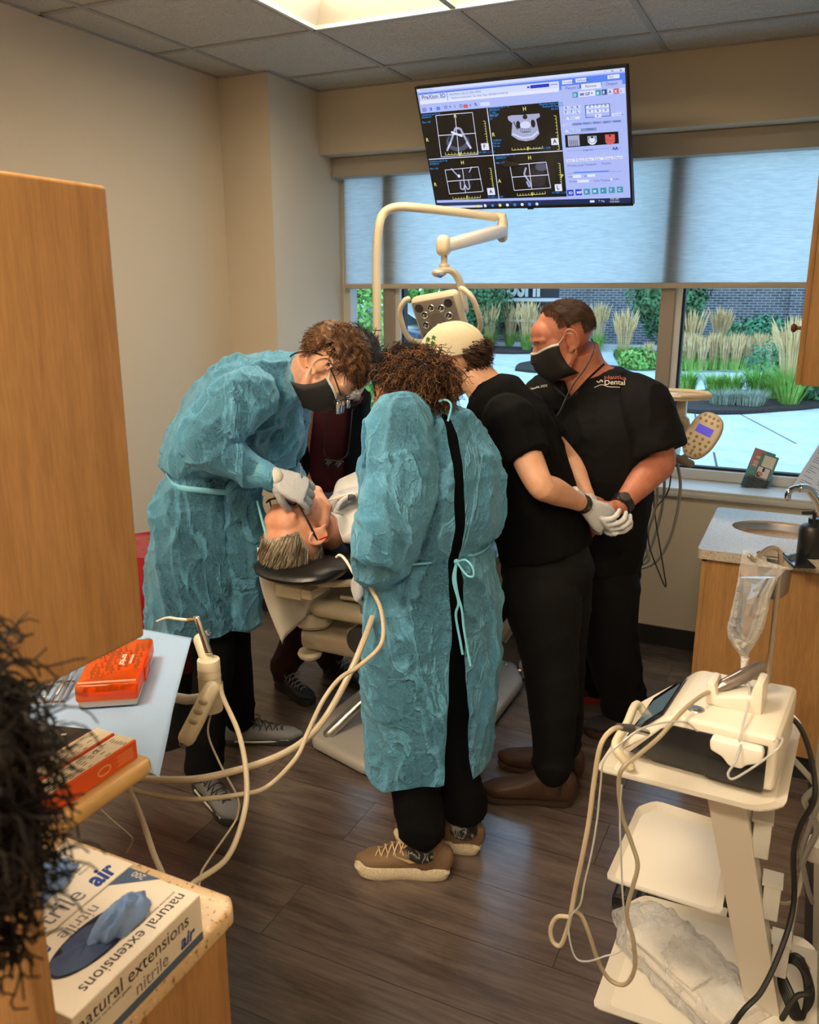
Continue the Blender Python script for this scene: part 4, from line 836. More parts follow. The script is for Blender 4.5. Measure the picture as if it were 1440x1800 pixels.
# black pump bottle
sb_ = atZ(1416, 985, CZ); so = thing('pump_bottle', 'black pump bottle on the worktop beside the sink', 'bottle', (sb_.x+.012, sb_.y+.06, CZ))
m = Matrix.Translation(so.location); zb = atY(1440, 913, sb_.y+.06).z-CZ
b = MB(); b.lathe([(0, 0), (.040, 0), (.043, .006), (.043, zb*.72), (.036, zb*.82), (.017, zb*.88), (.017, zb*.93), (0, zb*.93)], None, 28, m); b.build('bottle_body', plain('matt_black', (.014, .014, .014), .38), so)
b = MB(); b.lathe([(0, zb*.92), (.018, zb*.92), (.018, zb*1.02), (.006, zb*1.03), (.006, zb*1.18), (0, zb*1.18)], None, 20, m); b.tube([m @ V(0, 0, zb*1.16), m @ V(-.04, -.01, zb*1.14)], .006); b.build('pump', BLACKP, so)
b = MB(); lm = m @ basis(V(.8, -.6, 0).normalized(), V(0, 0, 1), V(-.6, -.8, 0).normalized(), V(-.0265, -.0352, 0)); 
for k in range(6): b.text(('SOAP', 'hand wash', 'gentle', 'unscented', '500 ml', '16.9 fl oz')[k], .008, None, m @ basis(V(.8, -.6, 0), V(0, 0, 1), V(-.6, -.8, 0), V(-.0352, -.016, .075-k*.010)), 'LEFT')
# phone, roll
ph = atZ(1402, 988, CZ); pt = thing('mobile_phone', 'black mobile phone lying face up on the worktop', 'phone', (ph.x, ph.y, CZ)); pm = Matrix.Translation((ph.x, ph.y, CZ+.001)) @ Matrix.Rotation(math.radians(18), 4, 'Z')
b = MB(); b.box((-.037, -.075, 0), (.037, .075, .008), bev=.004, M=pm); b.build('phone_case', BLACKP, pt)
b = MB(); b.box((-.033, -.071, .0078), (.033, .071, .0086), M=pm); b.build('screen', plain('phone_glass', (.01, .012, .018), .05, spec=.8), pt, smooth=False)
rl = atZ(1438, 975, CZ); rp = V(rl.x, rl.y+.005, CZ+.024); t = thing('tape_roll', 'small tape roll with black core on the worktop edge', 'tape roll', tuple(rp-V(0, 0, .024)))
b = MB(); rm = Matrix.Translation(rp) @ Matrix.Rotation(math.radians(25), 4, 'Z') @ Matrix.Rotation(PI/2, 4, 'X'); b.lathe([(.012, -.010), (.024, -.010), (.024, .010), (.012, .010), (.012, -.010)], None, 26, rm, caps=False); b.build('tape', WHITEP, t)
b = MB(); b.lathe([(0, -.009), (.0125, -.009), (.0125, .0105), (.004, .0108), (0, .008)], None, 20, rm); b.build('core', BLACKP, t)
# hanging cabinet
UY = 3.05; c0 = atY(1397, 678, UY); hx = c0.x; hz = c0.z
hc_ = thing('hanging_cabinet', 'maple hanging cabinet at the right edge above the sink', 'cabinet', (.15, 3.4, hz))
b = MB(); b.box((hx+.018, UY, hz), (XR2-.003, cy1, 2.45), bev=.003); b.build('body', MAPLE, hc_)
for k, (y0, y1) in enumerate(((UY+.002, 3.38), (3.385, cy1-.002))):
    b = MB(); b.box((hx, y0, hz+.003), (hx+.018, y1, 2.445), bev=.003); d = b.build('door', MAPLE, hc_)
    if k == 0: q = MB(); kz = atY(1402, 577, y0+.04).z; km = basis(V(0, 1, 0), V(0, 0, 1), V(-1, 0, 0), V(hx, y0+.05, kz)); q.lathe([(0, 0), (.006, 0), (.005, .012), (.013, .018), (.015, .025), (.009, .031), (0, .032)], None, 16, km); q.build('door_knob', plain('bronze_knob', srgb(120, 85, 60), .35, .8), d)
# ------------------------------------------------------------------ brochure stand and paper on the sill
SZ = .817
bh = atZ(1315, 852, SZ); bt = thing('brochure_stand', 'clear stand with dental brochures on the window sill', 'brochure holder', (bh.x, bh.y, SZ))
n_ = V(.18, -.90, .28).normalized(); upb = (V(.30, 0, 1)-n_*V(.30, 0, 1).dot(n_)).normalized(); xb = upb.cross(n_)
b0 = atZ(1306, 856, SZ); w_ = .100; h_ = .175; BM = basis(xb, upb, n_, V(b0.x, b0.y+.0, SZ+.004))
ACR = plain('clear_acrylic', (.95, .98, .98), .04, trans=.95)
b = MB(); b.box((-.008, 0, -.012), (w_+.012, h_*.45, -.0095), M=BM); b.box((-.008, 0, .010), (w_+.012, h_*.38, .0125), M=BM); b.box((-.008, -.002, -.012), (w_+.012, .0012, .0125), M=BM); b.build('acrylic_holder', ACR, bt, smooth=False)
def colm(n, c, **k): return plain(n, srgb(*c), k.get('r', .35))
b = MB(); b.box((-.012, .002, -.008), (w_-.012, h_+.02, -.003), colm('brochure_teal', (88, 148, 150)), M=BM)
def card(x0, y0, x1, y1, z_, m): b.add([(x0, y0, z_), (x1, y0, z_), (x1, y1, z_), (x0, y1, z_)], [(0, 1, 2, 3)], m, BM)
card(-.010, h_*.60, w_*.45, h_+.018, -.0028, colm('brochure_pink', (190, 130, 125))); card(-.010, .004, w_*.4, h_*.3, -.0028, colm('brochure_blue', (52, 84, 130)))
b.text('ABOUT', .016, colm('white_print', (240, 240, 240)), BM @ Matrix.Translation((.008, h_*.86, -.0024)), 'LEFT', .0004); b.text('CLEAR\nALIGN', .014, colm('white_print', (240, 240, 240)), BM @ Matrix.Translation((.004, h_*.72, -.0024)), 'LEFT', .0004); b.build('back_leaflet', None, bt, smooth=False)
b = MB(); b.box((.026, .0, .0), (w_+.006, h_+.008, .002), colm('leaflet_teal', (96, 140, 140)), M=BM)
card(.042, h_*.66, w_-.004, h_, .0025, colm('leaflet_cream', (222, 214, 196))); card(.028, .0, w_+.004, h_*.34, .0025, colm('leaflet_charcoal', (44, 48, 54))); card(.030, h_*.30, w_-.008, h_*.68, .0028, colm('leaflet_frame', (30, 32, 36)))
card(.033, h_*.32, w_-.011, h_*.66, .0031, colm('leaflet_photo', (226, 216, 212)))
b.disc(.012, colm('photo_skin', (200, 140, 120)), BM @ Matrix.Translation((.052, h_*.47, .0034)), 16, 0, .009); b.disc(.012, colm('photo_hair', (60, 40, 36)), BM @ Matrix.Translation((.046, h_*.45, .00325)), 14, 0, .013); b.disc(.006, colm('photo_hair', (60, 40, 36)), BM @ Matrix.Translation((.060, h_*.60, .0034)), 8, 0, .012)
for k in range(5): b.text(('Fewer visits', 'More comfort', 'Ask our dental team', 'about your options', 'today'), .007, colm('white_print', (240, 240, 240)), BM @ Matrix.Translation((.034, h_*.28-k*.010, .0030)), 'LEFT') if False else b.text(('your smile', 'made simple', 'Talk to the dental team', 'about the options', 'for you'), .007, colm('white_print', (240, 240, 240)), BM @ Matrix.Translation((.034, h_*.28, .0030)), 'LEFT') if False else card(.036+.004*(k % 2), h_*.27-k*.0095, w_-.008-.006*(k % 3), h_*.27-k*.0095+.0028, .0030, colm('white_print', (240, 240, 240)))
b.build('front_leaflet', None, bt, smooth=False)
pp = thing('notice_sheet', 'tall printed sheet in a clear stand leaning by the window', 'notice', (.02, 4.2, SZ)); s0 = atZ(1392, 866, SZ); n2 = V(.05, -.9, .40).normalized(); up2 = (V(.42, 0, 1)-n2*V(.42, 0, 1).dot(n2)).normalized(); x2 = up2.cross(n2); SM = basis(x2, up2, n2, V(s0.x-.01, s0.y+.03, SZ+.003))
b = MB(); b.box((0, 0, 0), (.216, .28, .003), plain('printed_sheet', srgb(205, 212, 228), .7), M=SM)
rr_ = random.Random(3)
for c_ in range(3):
    for k in range(22):
        if rr_.random() < .85: y_ = .26-k*.0112; x_ = .015+c_*.068; l_ = rr_.uniform(.02, .055); b.add([(x_, y_, .0034), (x_+l_, y_, .0034), (x_+l_, y_+.003, .0034), (x_, y_+.003, .0034)], [(0, 1, 2, 3)], colm('small_print', (110, 120, 150)), SM)
b.build('sheet', None, pp, smooth=False)
b = MB(); b.box((-.006, -.001, -.004), (.222, .29, -.001), M=SM); b.box((0, -.003, -.05), (.216, .0, .0), M=SM); b.build('clear_stand', ACR, pp, smooth=False)
# foot control on the floor
fp = atZ(895, 1188, 0); t = thing('foot_control', 'small metal foot control on the floor between gown and black trousers', 'foot pedal', (fp.x, fp.y, 0))
b = MB(); b.prism([(-.07, -.045), (.06, -.05), (.085, 0), (.06, .05), (-.07, .045), (-.09, 0)], 0, .022, None, Matrix.Translation(fp), .008); b.build('pedal_base', CREAM2, t)
b = MB(); b.cyl(fp+V(-.02, 0, .02), fp+V(-.02, 0, .06), .013, bev=.004); b.cyl(fp+V(-.05, .01, .02), fp+V(-.05, .01, .065), .009, bev=.003); b.tube([fp+V(.0, -.02, .035), fp+V(.07, 0, .045)], .012, round_ends=True); b.build('pedal_lever', CHROME, t)
b = MB(); b.tube(spline([fp+V(-.085, 0, .012), fp+V(-.2, .02, .012), fp+V(-.33, .10, .012)], 5), .008); b.build('supply_hose', GREYHOSE, t)
# ------------------------------------------------------------------ surgical motor cart
CW = plain('cart_white_enamel', srgb(226, 219, 205), .32, coat=.25)
ct_ = thing('motor_cart', 'white three-shelf cart in the right foreground holding the motor unit', 'cart', (-.1, 1.75, 0))
def tray(name, poly, z, lip=.012, par=ct_):
    m = MB(); cx_ = sum(p[0] for p in poly)/len(poly); cy_ = sum(p[1] for p in poly)/len(poly); out = []
    n = len(poly)
    for k in range(n):                       # rounded outline
        a, c, e = Vector(poly[k-1]), Vector(poly[k]), Vector(poly[(k+1) % n]); u = (a-c).normalized(); w = (e-c).normalized(); r = min(.016, (a-c).length*.3, (e-c).length*.3)
        for t_ in (0, .5, 1): out.append(tuple((c+u*r)*(1-t_)**2+c*2*t_*(1-t_)+(c+w*r)*t_**2))
    def ring(k_, zz): return [V(x+(cx_-x)*k_, y+(cy_-y)*k_, zz) for x, y in out]
    m.rings([ring(.13, z-.004), ring(.004, z+lip-.004), ring(0, z+lip), ring(.13, z)], caps=True); return m.build(name, CW, par, smooth=False)
TZ = .842
tray('top_shelf', [(-.290, 1.440), (.0, 1.430), (.040, 1.465), (.060, 1.80), (.02, 1.880), (-.205, 1.885), (-.268, 1.74)], TZ)
tray('middle_shelf', [(-.285, 1.585), (-.048, 1.575), (-.045, 1.90), (-.235, 1.925), (-.272, 1.88)], .50)
tray('bottom_shelf', [(-.290, 1.560), (.10, 1.565), (.155, 1.62), (.157, 1.96), (.13, 1.985), (-.25, 1.975), (-.282, 1.93)], .185)
b = MB()
P0, P1 = V(-.062, 1.515, TZ), V(.075, 1.60, .19)
d_ = (P1-P0).normalized()

b = MB(); xs_ = V(1, 0, 0)
def slant(p0, p1, wx, wy):
    return [[p+V(-wx, -wy, 0), p+V(wx, -wy, 0), p+V(wx, wy, 0), p+V(-wx, wy, 0)] for p in (p0, p1)]
b.rings(slant(V(-.065, 1.53, TZ-.002), V(.062, 1.72, .17), .034, .03)); b.build('column', CW, ct_, smooth=False)
for k, (px, py) in enumerate(((1322, 1490), (1345, 1560), (1358, 1640))):
    b = MB(); t_ = (.72-.16*k); zz = .72-.165*k; f_ = (TZ-zz)/(TZ-.17); c = V(-.065+.127*f_+.052, 1.53+.19*f_+.01, zz); b.box(c+V(-.018, -.02, -.045), c+V(.014, .02, .035), bev=.003); b.box(c+V(-.022, -.024, .034), c+V(.016, .024, .040)); b.build('cable_clip', plain('frosted_clip', srgb(228, 226, 218), .3, trans=.2), ct_)
b = MB(); b.box((.0, 1.62, .20), (.16, 1.92, .225), bev=.005); b.build('foot_plate', CW, ct_)
for x, y in ((-.20, 1.72), (.10, 1.72), (-.20, 1.94), (.10, 1.94)):
    q = MB(); q.cyl(V(x-.014, y, .042), V(x+.014, y, .042), .042, bev=.005); q.build('caster', BLACKP, ct_); q = MB(); q.box((x-.02, y-.02, .07), (x+.02, y+.02, .179), bev=.004); q.build('caster_fork', CW, ct_)
hb_ = MB(); h0 = atZ(1120, 1238, TZ+.05); h1_ = atZ(1082, 1312, TZ+.05)
hb_.tube(spline([h0+V(.03, 0, -.035), h0+V(.0, 0, 0), (h0+h1_)/2, h1_, h1_+V(.03, .0, -.035)], 5), .0085, seg=12, round_ends=True); hb_.build('push_handle', CREAM, ct_)
# ------------------------------------------------------------------ motor unit on the cart
mt = thing('surgical_motor', 'white surgical motor unit with touch display on the top shelf of the cart', 'dental motor', (-.09, 1.63, TZ))
mz = TZ+.004
rz_ = math.radians(-6); MM = Matrix.Translation((-.092, 1.620, mz)) @ Matrix.Rotation(rz_, 4, 'Z')
prof = [(-.155, .012), (-.158, .022), (-.075, .108), (-.06, .115), (.115, .122), (.122, .115), (.122, .012)]
b = MB(); b.prism(prof, -.118, .118, None, MM @ basis(V(1, 0, 0), V(0, 0, 1), V(0, -1, 0)), .009, 3); b.build('housing', CW, mt)
b = MB(); b.prism([(-.138, .017), (-.082, .083), (-.060, .096), (.106, .102), (.106, .017)], .1185, .122, None, MM @ basis(V(1, 0, 0), V(0, 0, 1), V(0, -1, 0)), .002); b.build('front_panel', plain('smoked_panel', (.018, .018, .02), .25), mt, smooth=False)
b = MB(); b.box((-.10, -.10, 0), (.10, .10, .013), M=MM); b.build('base', DARKG, mt)
a_ = math.atan2(.086, .083); tilt = MM @ basis(V(0, -1, 0), V(math.cos(a_), 0, math.sin(a_)), V(-math.sin(a_), 0, math.cos(a_)), V(-.158, 0, .022))
b = MB(); b.box((-.095, .012, .003), (.095, .106, .0052), bev=.001, M=tilt); sd = b.build('touch_display', plain('display_bezel', (.012, .012, .014), .12), mt)
b = MB(); b.box((-.060, .024, .0052), (.070, .098, .0058), M=tilt); b.build('lit_area', plain('display_grey', (.02, .03, .03), .15, emis=srgb(88, 104, 108), estr=.8), sd, smooth=False)
b = MB(); kx = MM @ V(-.03, -.075, .1155); b.lathe([(0, 0), (.016, 0), (.014, .003), (.006, .0045), (.006, .006), (0, .006)], None, 20, Matrix.Translation(kx)); b.build('round_button', STEEL, mt)
b = MB(); cr = MM @ V(.025, -.01, .118)
cb_ = MM @ Matrix.Translation((.028, -.015, .117)); b.prism([(-.05, 0), (-.05, .045), (-.035, .045), (-.03, .02), (.03, .035), (.035, .065), (.05, .065), (.052, 0)], -.03, .03, None, cb_ @ basis(V(1, 0, 0), V(0, 0, 1), V(0, -1, 0)), .005); b.build('handpiece_cradle', CW, mt)
pm_ = MB(); pc_ = MM @ V(.055, -.126, .075); pm_.prism([(-.06, .018), (-.055, .03), (.06, .03), (.065, .018), (.062, -.005), (.03, -.02), (.018, -.034), (-.010, -.034), (-.028, -.014), (-.056, -.004)], 0, .03, None, basis(MM.to_3x3() @ V(1, 0, 0), V(0, 0, 1), MM.to_3x3() @ V(0, -1, 0), pc_+V(0, .008, 0)), .006, 3); pm_.v[-1] = (pm_.v[-1]-np.array(pc_))*.74+np.array(pc_)+np.array([.0, -.002, .006]); pm_.build('pump_cassette', WHITEP, mt)
pb = MB(); pb.box((-.05, -.124, .012), (.05, -.1165, .05), M=MM @ Matrix.Translation((.055, 0, 0))); pb.build('pump_bay', BLACKP, mt, smooth=False)
# handpiece lying in the cradle
hp = thing('surgical_handpiece', 'grey handpiece with cable resting on the motor unit cradle', 'handpiece', tuple(cr))
g0 = atY(1262, 1210, 1.60); g1 = atY(1340, 1172, 1.66)
b = MB(); d_ = g1-g0; b.tube([g0, g0+d_*.08, g0+d_*.15, g0+d_*.5, g0+d_*.55, g0+d_*.95, g1], [.006, .010, .0125, .0135, .0145, .013, .010], seg=20, round_ends=True); b.build('body', plain('handpiece_grey', srgb(142, 134, 128), .28, .9), hp)
def cable(pts, r, m, name='cable', par=None, n=7): q = MB(); q.tube(spline(pts, n), r, seg=7, round_ends=True); return q.build(name, m, par)
Zf = lambda x, y, z: atZ(x, y, z)
pts = [g0, atY(1235, 1222, 1.56), atY(1200, 1250, 1.50), atY(1160, 1295, 1.44), atY(1125, 1325, 1.39), atY(1100, 1345, 1.36), atY(1088, 1370, 1.36), atY(1093, 1430, 1.37), atY(1110, 1480, 1.38), atY(1121, 1520, 1.38), atY(1112, 1560, 1.38), atY(1102, 1605, 1.38), atY(1113, 1650, 1.38), atY(1116, 1700, 1.38), atY(1100, 1730, 1.38), atY(1072, 1722, 1.38), atY(1052, 1690, 1.37), atY(1035, 1640, 1.36), atY(1022, 1610, 1.36), atY(1006, 1602, 1.35), atY(1003, 1612, 1.35)]
cable(pts, .0042, plain('taupe_cable', srgb(160, 148, 124), .45), 'handpiece_cable', hp)
pts = [atY(1003, 1612, 1.35), atY(1012, 1560, 1.35), atY(1025, 1500, 1.34), atY(1036, 1440, 1.34), atY(1045, 1370, 1.34), atY(1056, 1310, 1.34), atY(1075, 1284, 1.36), atY(1095, 1278, 1.40)]
cable(pts, .0045, CREAMHOSE, 'connector_cable', hp)
cable([atY(1003, 1612, 1.35), atY(980, 1612, 1.35), atY(968, 1632, 1.35), atY(972, 1655, 1.35), atY(985, 1662, 1.35), atY(995, 1640, 1.35), atY(1003, 1612, 1.35)], .0042, CREAMHOSE, 'cable_loop', hp)
b = MB(); c0_ = atY(1086, 1277, 1.39); c1_ = atY(1112, 1281, 1.42); c2c = atY(1138, 1288, 1.46); b.cyl(c0_, c1_, .006, .008); b.build('cable_boot', DARKG, hp); b = MB(); b.cyl(c1_, c2c, .007, .006); b.build('cable_connector', STEEL, hp)
# irrigation bag on its metal pole
bg_ = thing('irrigation_pole', 'thin bent metal pole rising from the motor unit with the drip bag on it', 'drip pole', tuple(MM @ V(.11, -.1, .02)))
PY = 1.72; b = MB(); b.tube(spline([atY(1336, 1345, PY), atY(1350, 1200, PY), atY(1362, 1080, PY), atY(1372, 985, PY), atY(1369, 968, PY), atY(1358, 963, PY-.01), atY(1345, 968, PY-.03), atY(1334, 978, PY-.05), atY(1326, 985, PY-.06), atY(1318, 978, PY-.07)], 6), .0045, seg=10, round_ends=True); b.build('pole', plain('satin_pole', srgb(170, 160, 148), .3, .9), bg_)
BAGP = plain('clear_bag_film', (.93, .95, .97), .08, trans=.92, ior=1.15, spec=.8)
t = NT('bag_film'); mxs = t.new('ShaderNodeMixShader'); trn = t.new('ShaderNodeBsdfTransparent'); lw_ = t.new('ShaderNodeLayerWeight'); lw_.inputs[0].default_value = .35
t.b.inputs['Base Color'].default_value = (.85, .87, .9, 1); t.b.inputs['Roughness'].default_value = .07; t.b.inputs['Specular IOR Level'].default_value = 1.0
nn_ = t.noise(t.coord(), 34, 4, .55, 1.8); t.bump(nn_, 1.0, .02); mr = t.new('ShaderNodeMath', operation='MULTIPLY_ADD'); mr.inputs[1].default_value = .60; mr.inputs[2].default_value = .15; t.lk(lw_.outputs['Facing'], mr.inputs[0])
t.lk(mr.outputs[0], mxs.inputs[0]); t.lk(trn.outputs[0], mxs.inputs[1]); t.lk(t.b.outputs[0], mxs.inputs[2]); t.lk(mxs.outputs[0], t.out.inputs[0]); FILM = t.mat
iv = thing('drip_bag', 'clear saline bag half full of water hanging on the metal pole', 'saline bag', tuple(atY(1320, 1080, 1.68)))
BY = 1.665; L_ = lambda x, y: atY(x, y, BY)
rows = [(968, 1308, 1316, .002), (985, 1304, 1345, .006), (1000, 1300, 1388, .010), (1015, 1297, 1357+26, .012), (1050, 1290, 1350, .022), (1080, 1284, 1346, .028), (1100, 1279, 1342, .030), (1118, 1280, 1335, .028), (1135, 1290, 1325, .018), (1150, 1301, 1317, .008), (1165, 1304, 1314, .005)]
rows = [(968, 1306, 1318, .002), (985, 1303, 1340, .005), (998, 1300, 1386, .008), (1015, 1298, 1368, .011), (1050, 1291, 1355, .022), (1080, 1284, 1350, .028), (1100, 1279, 1345, .030), (1118, 1280, 1337, .028), (1135, 1290, 1326, .018), (1150, 1301, 1317, .008), (1165, 1304, 1314, .005)]
def bagmesh(rows, seg=28, inset=0, crumple=.003):
    m = MB(); R_ = []
    for y, xa, xb, dp in rows:
        a, c = L_(xa, y), L_(xb, y); mid = (a+c)/2; hw = (c-a).length/2-inset; rg = []
        for k in range(seg):
            an = 2*PI*k/seg; p = mid+(c-a).normalized()*(hw*math.cos(an))+V(0, math.copysign(abs(math.sin(an))**.8, math.sin(an))*max(dp-inset, .001), 0); p += V(0, 1, 0)*crumple*noise.noise(p*60); rg.append(p)
        R_.append(rg)
    m.rings(R_); return m
def densify(rows, n=4):
    o = []
    for a, c in zip(rows[:-1], rows[1:]):
        for k in range(n): t_ = k/n; o.append(tuple(a[i]*(1-t_)+c[i]*t_ for i in range(4)))
    return o+[rows[-1]]
FILM2 = FILM.copy(); FILM2.name = 'drip_bag_film'; [q for q in FILM2.node_tree.nodes if q.type == 'MATH'][0].inputs[2].default_value = .20
bagmesh(densify(rows), crumple=.006).build('bag', FILM2, iv)
WAT = plain('water', (.93, .97, 1), .0, trans=1.0, ior=1.33)
bagmesh(densify([r for r in rows if 1010 < r[0] < 1160]), inset=.004, crumple=.001).build('water_fill', WAT, iv)
b = MB(); p_ = L_(1309, 1166); b.cyl(p_+V(0, 0, .012), p_+V(0, 0, -.012), .008, .006); b.cyl(p_+V(0, 0, -.012), p_+V(.004, 0, -.045), .005, .004); b.build('drip_port', WHITEP, iv)
b = MB()
for k in range(5): q = L_(1294+2*k if False else 1289+(4-k)*2, 1030+k*16); b.box(q+V(0, -.034+.002*k, 0), q+V(.008, -.033+.002*k, .0012)); 
b.build('scale_marks', plain('print_dark', srgb(90, 90, 95), .6), iv, smooth=False)
tp = L_(1312, 1185)
cable([tp, atY(1318, 1210, 1.60), atY(1315, 1240, 1.56), atY(1306, 1275, 1.50), atY(1300, 1302, 1.475)], .0022, CLEARTUBE, 'drip_tube', iv)
cable([atY(1303, 1310, 1.47), atY(1292, 1340, 1.45), atY(1280, 1360, 1.43), atY(1290, 1369, 1.43), atY(1330, 1345, 1.45), atY(1365, 1318, 1.47), atY(1376, 1300, 1.48), atY(1360, 1298, 1.50), atY(1320, 1303, 1.50)], .0022, CLEARTUBE, 'return_tube', iv)
cable([atY(1226, 1285, 1.47), atY(1205, 1270, 1.44), atY(1170, 1270, 1.42), atY(1130, 1280, 1.40), atY(1100, 1300, 1.37), atY(1063, 1335, 1.33), atY(1056, 1380, 1.33), atY(1050, 1440, 1.33), atY(1040, 1500, 1.33), atY(1028, 1550, 1.33), atY(1020, 1590, 1.33), atY(1003, 1612, 1.34), atY(1000, 1640, 1.34), atY(1010, 1680, 1.34), atY(1028, 1690, 1.34), atY(1060, 1682, 1.34), atY(1098, 1660, 1.36), atY(1094, 1560, 1.36), atY(1090, 1440, 1.36), atY(1093, 1380, 1.36)], .0018, CLEARTUBE, 'long_tube', iv)
# power leads behind the cart
pl = thing('power_lead', 'black power lead running from the motor unit down past the cart', 'cable', tuple(atY(1370, 1253, 1.75)))
cable([atY(1370, 1253, 1.75), atY(1400, 1270, 1.74), atY(1420, 1310, 1.72), atY(1432, 1370, 1.66), atY(1430, 1410, 1.64), atY(1408, 1450, 1.64), atY(1395, 1500, 1.64), atY(1396, 1580, 1.64), atY(1380, 1650, 1.60), atY(1340, 1740, 1.54), atY(1290, 1800, 1.50), V(-.09, 1.50, .02)], .0055, BLACKCABLE, 'lead', pl)
b = MB(); q = atY(1346, 1246, 1.74); b.cyl(q, atY(1370, 1253, 1.75), .009, .009); b.build('plug_end', STEEL, pl)
gl_ = thing('grey_lead', 'pale grey lead curling from the motor unit towards the wall socket', 'cable', tuple(atY(1375, 1312, 1.76)))
cable([atY(1336, 1306, 1.72), atY(1372, 1314, 1.74), atY(1395, 1335, 1.75), atY(1430, 1375, 1.76), atY(1440, 1400, 1.8), atY(1425, 1450, 1.86), atY(1410, 1500, 1.9), atY(1420, 1560, 1.95), atY(1428, 1586, 2.0)], .006, GREYHOSE, 'lead', gl_)
cable([atY(1440, 1380, 1.78), atY(1415, 1405, 1.8), atY(1425, 1430, 1.84), atY(1436, 1460, 1.86), atY(1420, 1495, 1.88), atY(1410, 1520, 1.9)], .007, GREYHOSE, 'curl', gl_)
wp = V(XR, 2.02, .40); so_ = thing('wall_socket_plug', 'white plug in the socket low on the right wall', 'plug', tuple(wp))
b = MB(); b.box((XR-.005, 1.97, .34), (XR-.0, 2.07, .48), bev=.002); b.build('socket_plate', WHITEP, so_); b = MB(); b.box((XR-.05, 1.99, .40), (XR-.004, 2.05, .45), bev=.012); b.build('adaptor', WHITEP, so_)
cable([V(XR-.05, 2.02, .42), atY(1400, 1580, 1.9), atY(1350, 1584, 1.85)], .004, CREAMHOSE, 'thin_lead', so_)
cable([V(XR-.05, 2.02, .41), atY(1395, 1620, 1.9), atY(1390, 1680, 1.8), atY(1420, 1700, 1.85), atY(1430, 1760, 1.8), V(.13, 1.75, .02)], .004, GREYHOSE, 'floor_lead', so_)
bc = thing('coiled_cable', 'bundle of coiled black cable at the foot of the cart', 'cable', tuple(atY(1395, 1740, 1.66)))
for k in range(5):
    o_ = k*5; cable([atY(1365, 1692, 1.70), atY(1392+o_*.5, 1690-o_*.5, 1.69), atY(1412+o_*.6, 1710+k*3, 1.68), atY(1418+k*2, 1750+o_*.6, 1.66), atY(1410-k*3, 1790, 1.65), atY(1398-k*4, 1760, 1.655), atY(1380-k*2, 1720+k*3, 1.68), atY(1370, 1700, 1.70)], .0055, BLACKCABLE, 'coil', bc)
cable([atY(1375, 1790, 1.62), atY(1400, 1752, 1.64), atY(1425, 1740, 1.66), V(.12, 1.78, .3)], .006, BLACKCABLE, 'tie', bc)
# plastic bag of boxes on the lowest shelf
pb_ = thing('plastic_bag', 'crumpled clear plastic bag holding white trays on the lowest cart shelf', 'plastic bag', (-.12, 1.72, .19))
m = MB(); c = V(-.125, 1.745, .225); dx = (atZ(1290, 1770, .22)-atZ(1130, 1620, .22)).normalized(); sd = V(-dx.y, dx.x, 0); r_ = []
for i in range(25):
    t_ = -1+2*i/24; w_ = (.085 if t_ > -.5 else .085*(1-((-.5-t_)/.5)*.45))*(1 if t_ < .9 else .8); hh = .045*(1-abs(t_)**4)+.006; cc = c+dx*(t_*.20)
    ring = []
    for k in range(36):
        an = 2*PI*k/36; p = cc+sd*(w_*math.copysign(abs(math.cos(an))**.6, math.cos(an)))+V(0, 0, hh*math.copysign(abs(math.sin(an))**.7, math.sin(an))-.0); q = noise.noise(p*26)*.022+noise.noise(p*60)*.010; p = p+(p-cc).normalized()*q; p.z = max(p.z, .191); ring.append(p)
    r_.append(ring)
m.rings(r_); m.build('bag', FILM, pb_)
b = MB(); bm2 = basis(dx, sd, V(0, 0, 1), c-V(0, 0, .03)); b.box((-.12, -.055, 0), (.165, .06, .012), bev=.003, M=bm2); b.box((-.10, -.045, .016), (.09, .05, .028), bev=.003, M=bm2); b.box((-.13, -.05, .031), (.07, .02, .040), bev=.003, M=bm2 @ Matrix.Rotation(.08, 4, 'Z')); b.build('wrapped_tray', plain('sterile_wrap', srgb(226, 220, 208), .5), pb_)
b = MB(); b.box((.10, -.058, .0), (.178, .062, .045), bev=.004, M=bm2); b.build('white_box', WHITEP, pb_)
# dark foot pedal set behind the cart
fq = atZ(1150, 1590, .02); t = thing('motor_foot_pedal', 'black ribbed foot pedal with white ring partly under the cart shelves', 'foot pedal', (-.15, 2.15, 0))
b = MB(); b.box((-.36, 2.12, 0), (-.02, 2.30, .05), bev=.012); b.build('pedal_body', BLACKP, t)
b = MB()
for k in range(12): b.box((-.35+k*.022, 2.13, .049), (-.338+k*.022, 2.29, .054), bev=.001)
b.build('pedal_ribs', DARKG, t); b = MB(); b.box((-.12, 2.115, .01), (-.05, 2.2, .06), bev=.008); b.build('pedal_cap', WHITEP, t)
# ------------------------------------------------------------------ left foreground: cabinet, end panel, granite counter, glove boxes
uc = thing('upper_cabinet', 'blurred maple hanging cabinet close at the left edge', 'cabinet', (-.95, .5, 1.24))
UX, UFY, UB, UT = -.85, .884, 1.236, 1.862
b = MB(); b.box((-1.25, -.35, UB+.004), (UX-.018, UFY-.004, UT-.003), bev=.003); b.build('body', MAPLE, uc, smooth=False)
b = MB(); b.box((UX-.018, -.1, UB), (UX, UFY, UT), bev=.006, seg=3); b.build('door', MAPLE, uc)
b = MB(); b.box((-1.25, -.3, UT), (-1.1, UFY-.05, 2.3), bev=.003); b.build('filler_panel', MAPLE, uc, smooth=False)
gc = thing('granite_cabinet', 'maple base cabinet below the granite top at lower left', 'cabinet', (-.9, .55, 0))
b = MB(); b.box((-1.02, .0, .10), (-.662, .795, .868), bev=.002); b.build('body', MAPLE, gc, smooth=False); b = MB(); b.box((-1.0, .03, 0), (-.70, .76, .10)); b.build('toe_kick', BLACKBASE, gc, smooth=False)
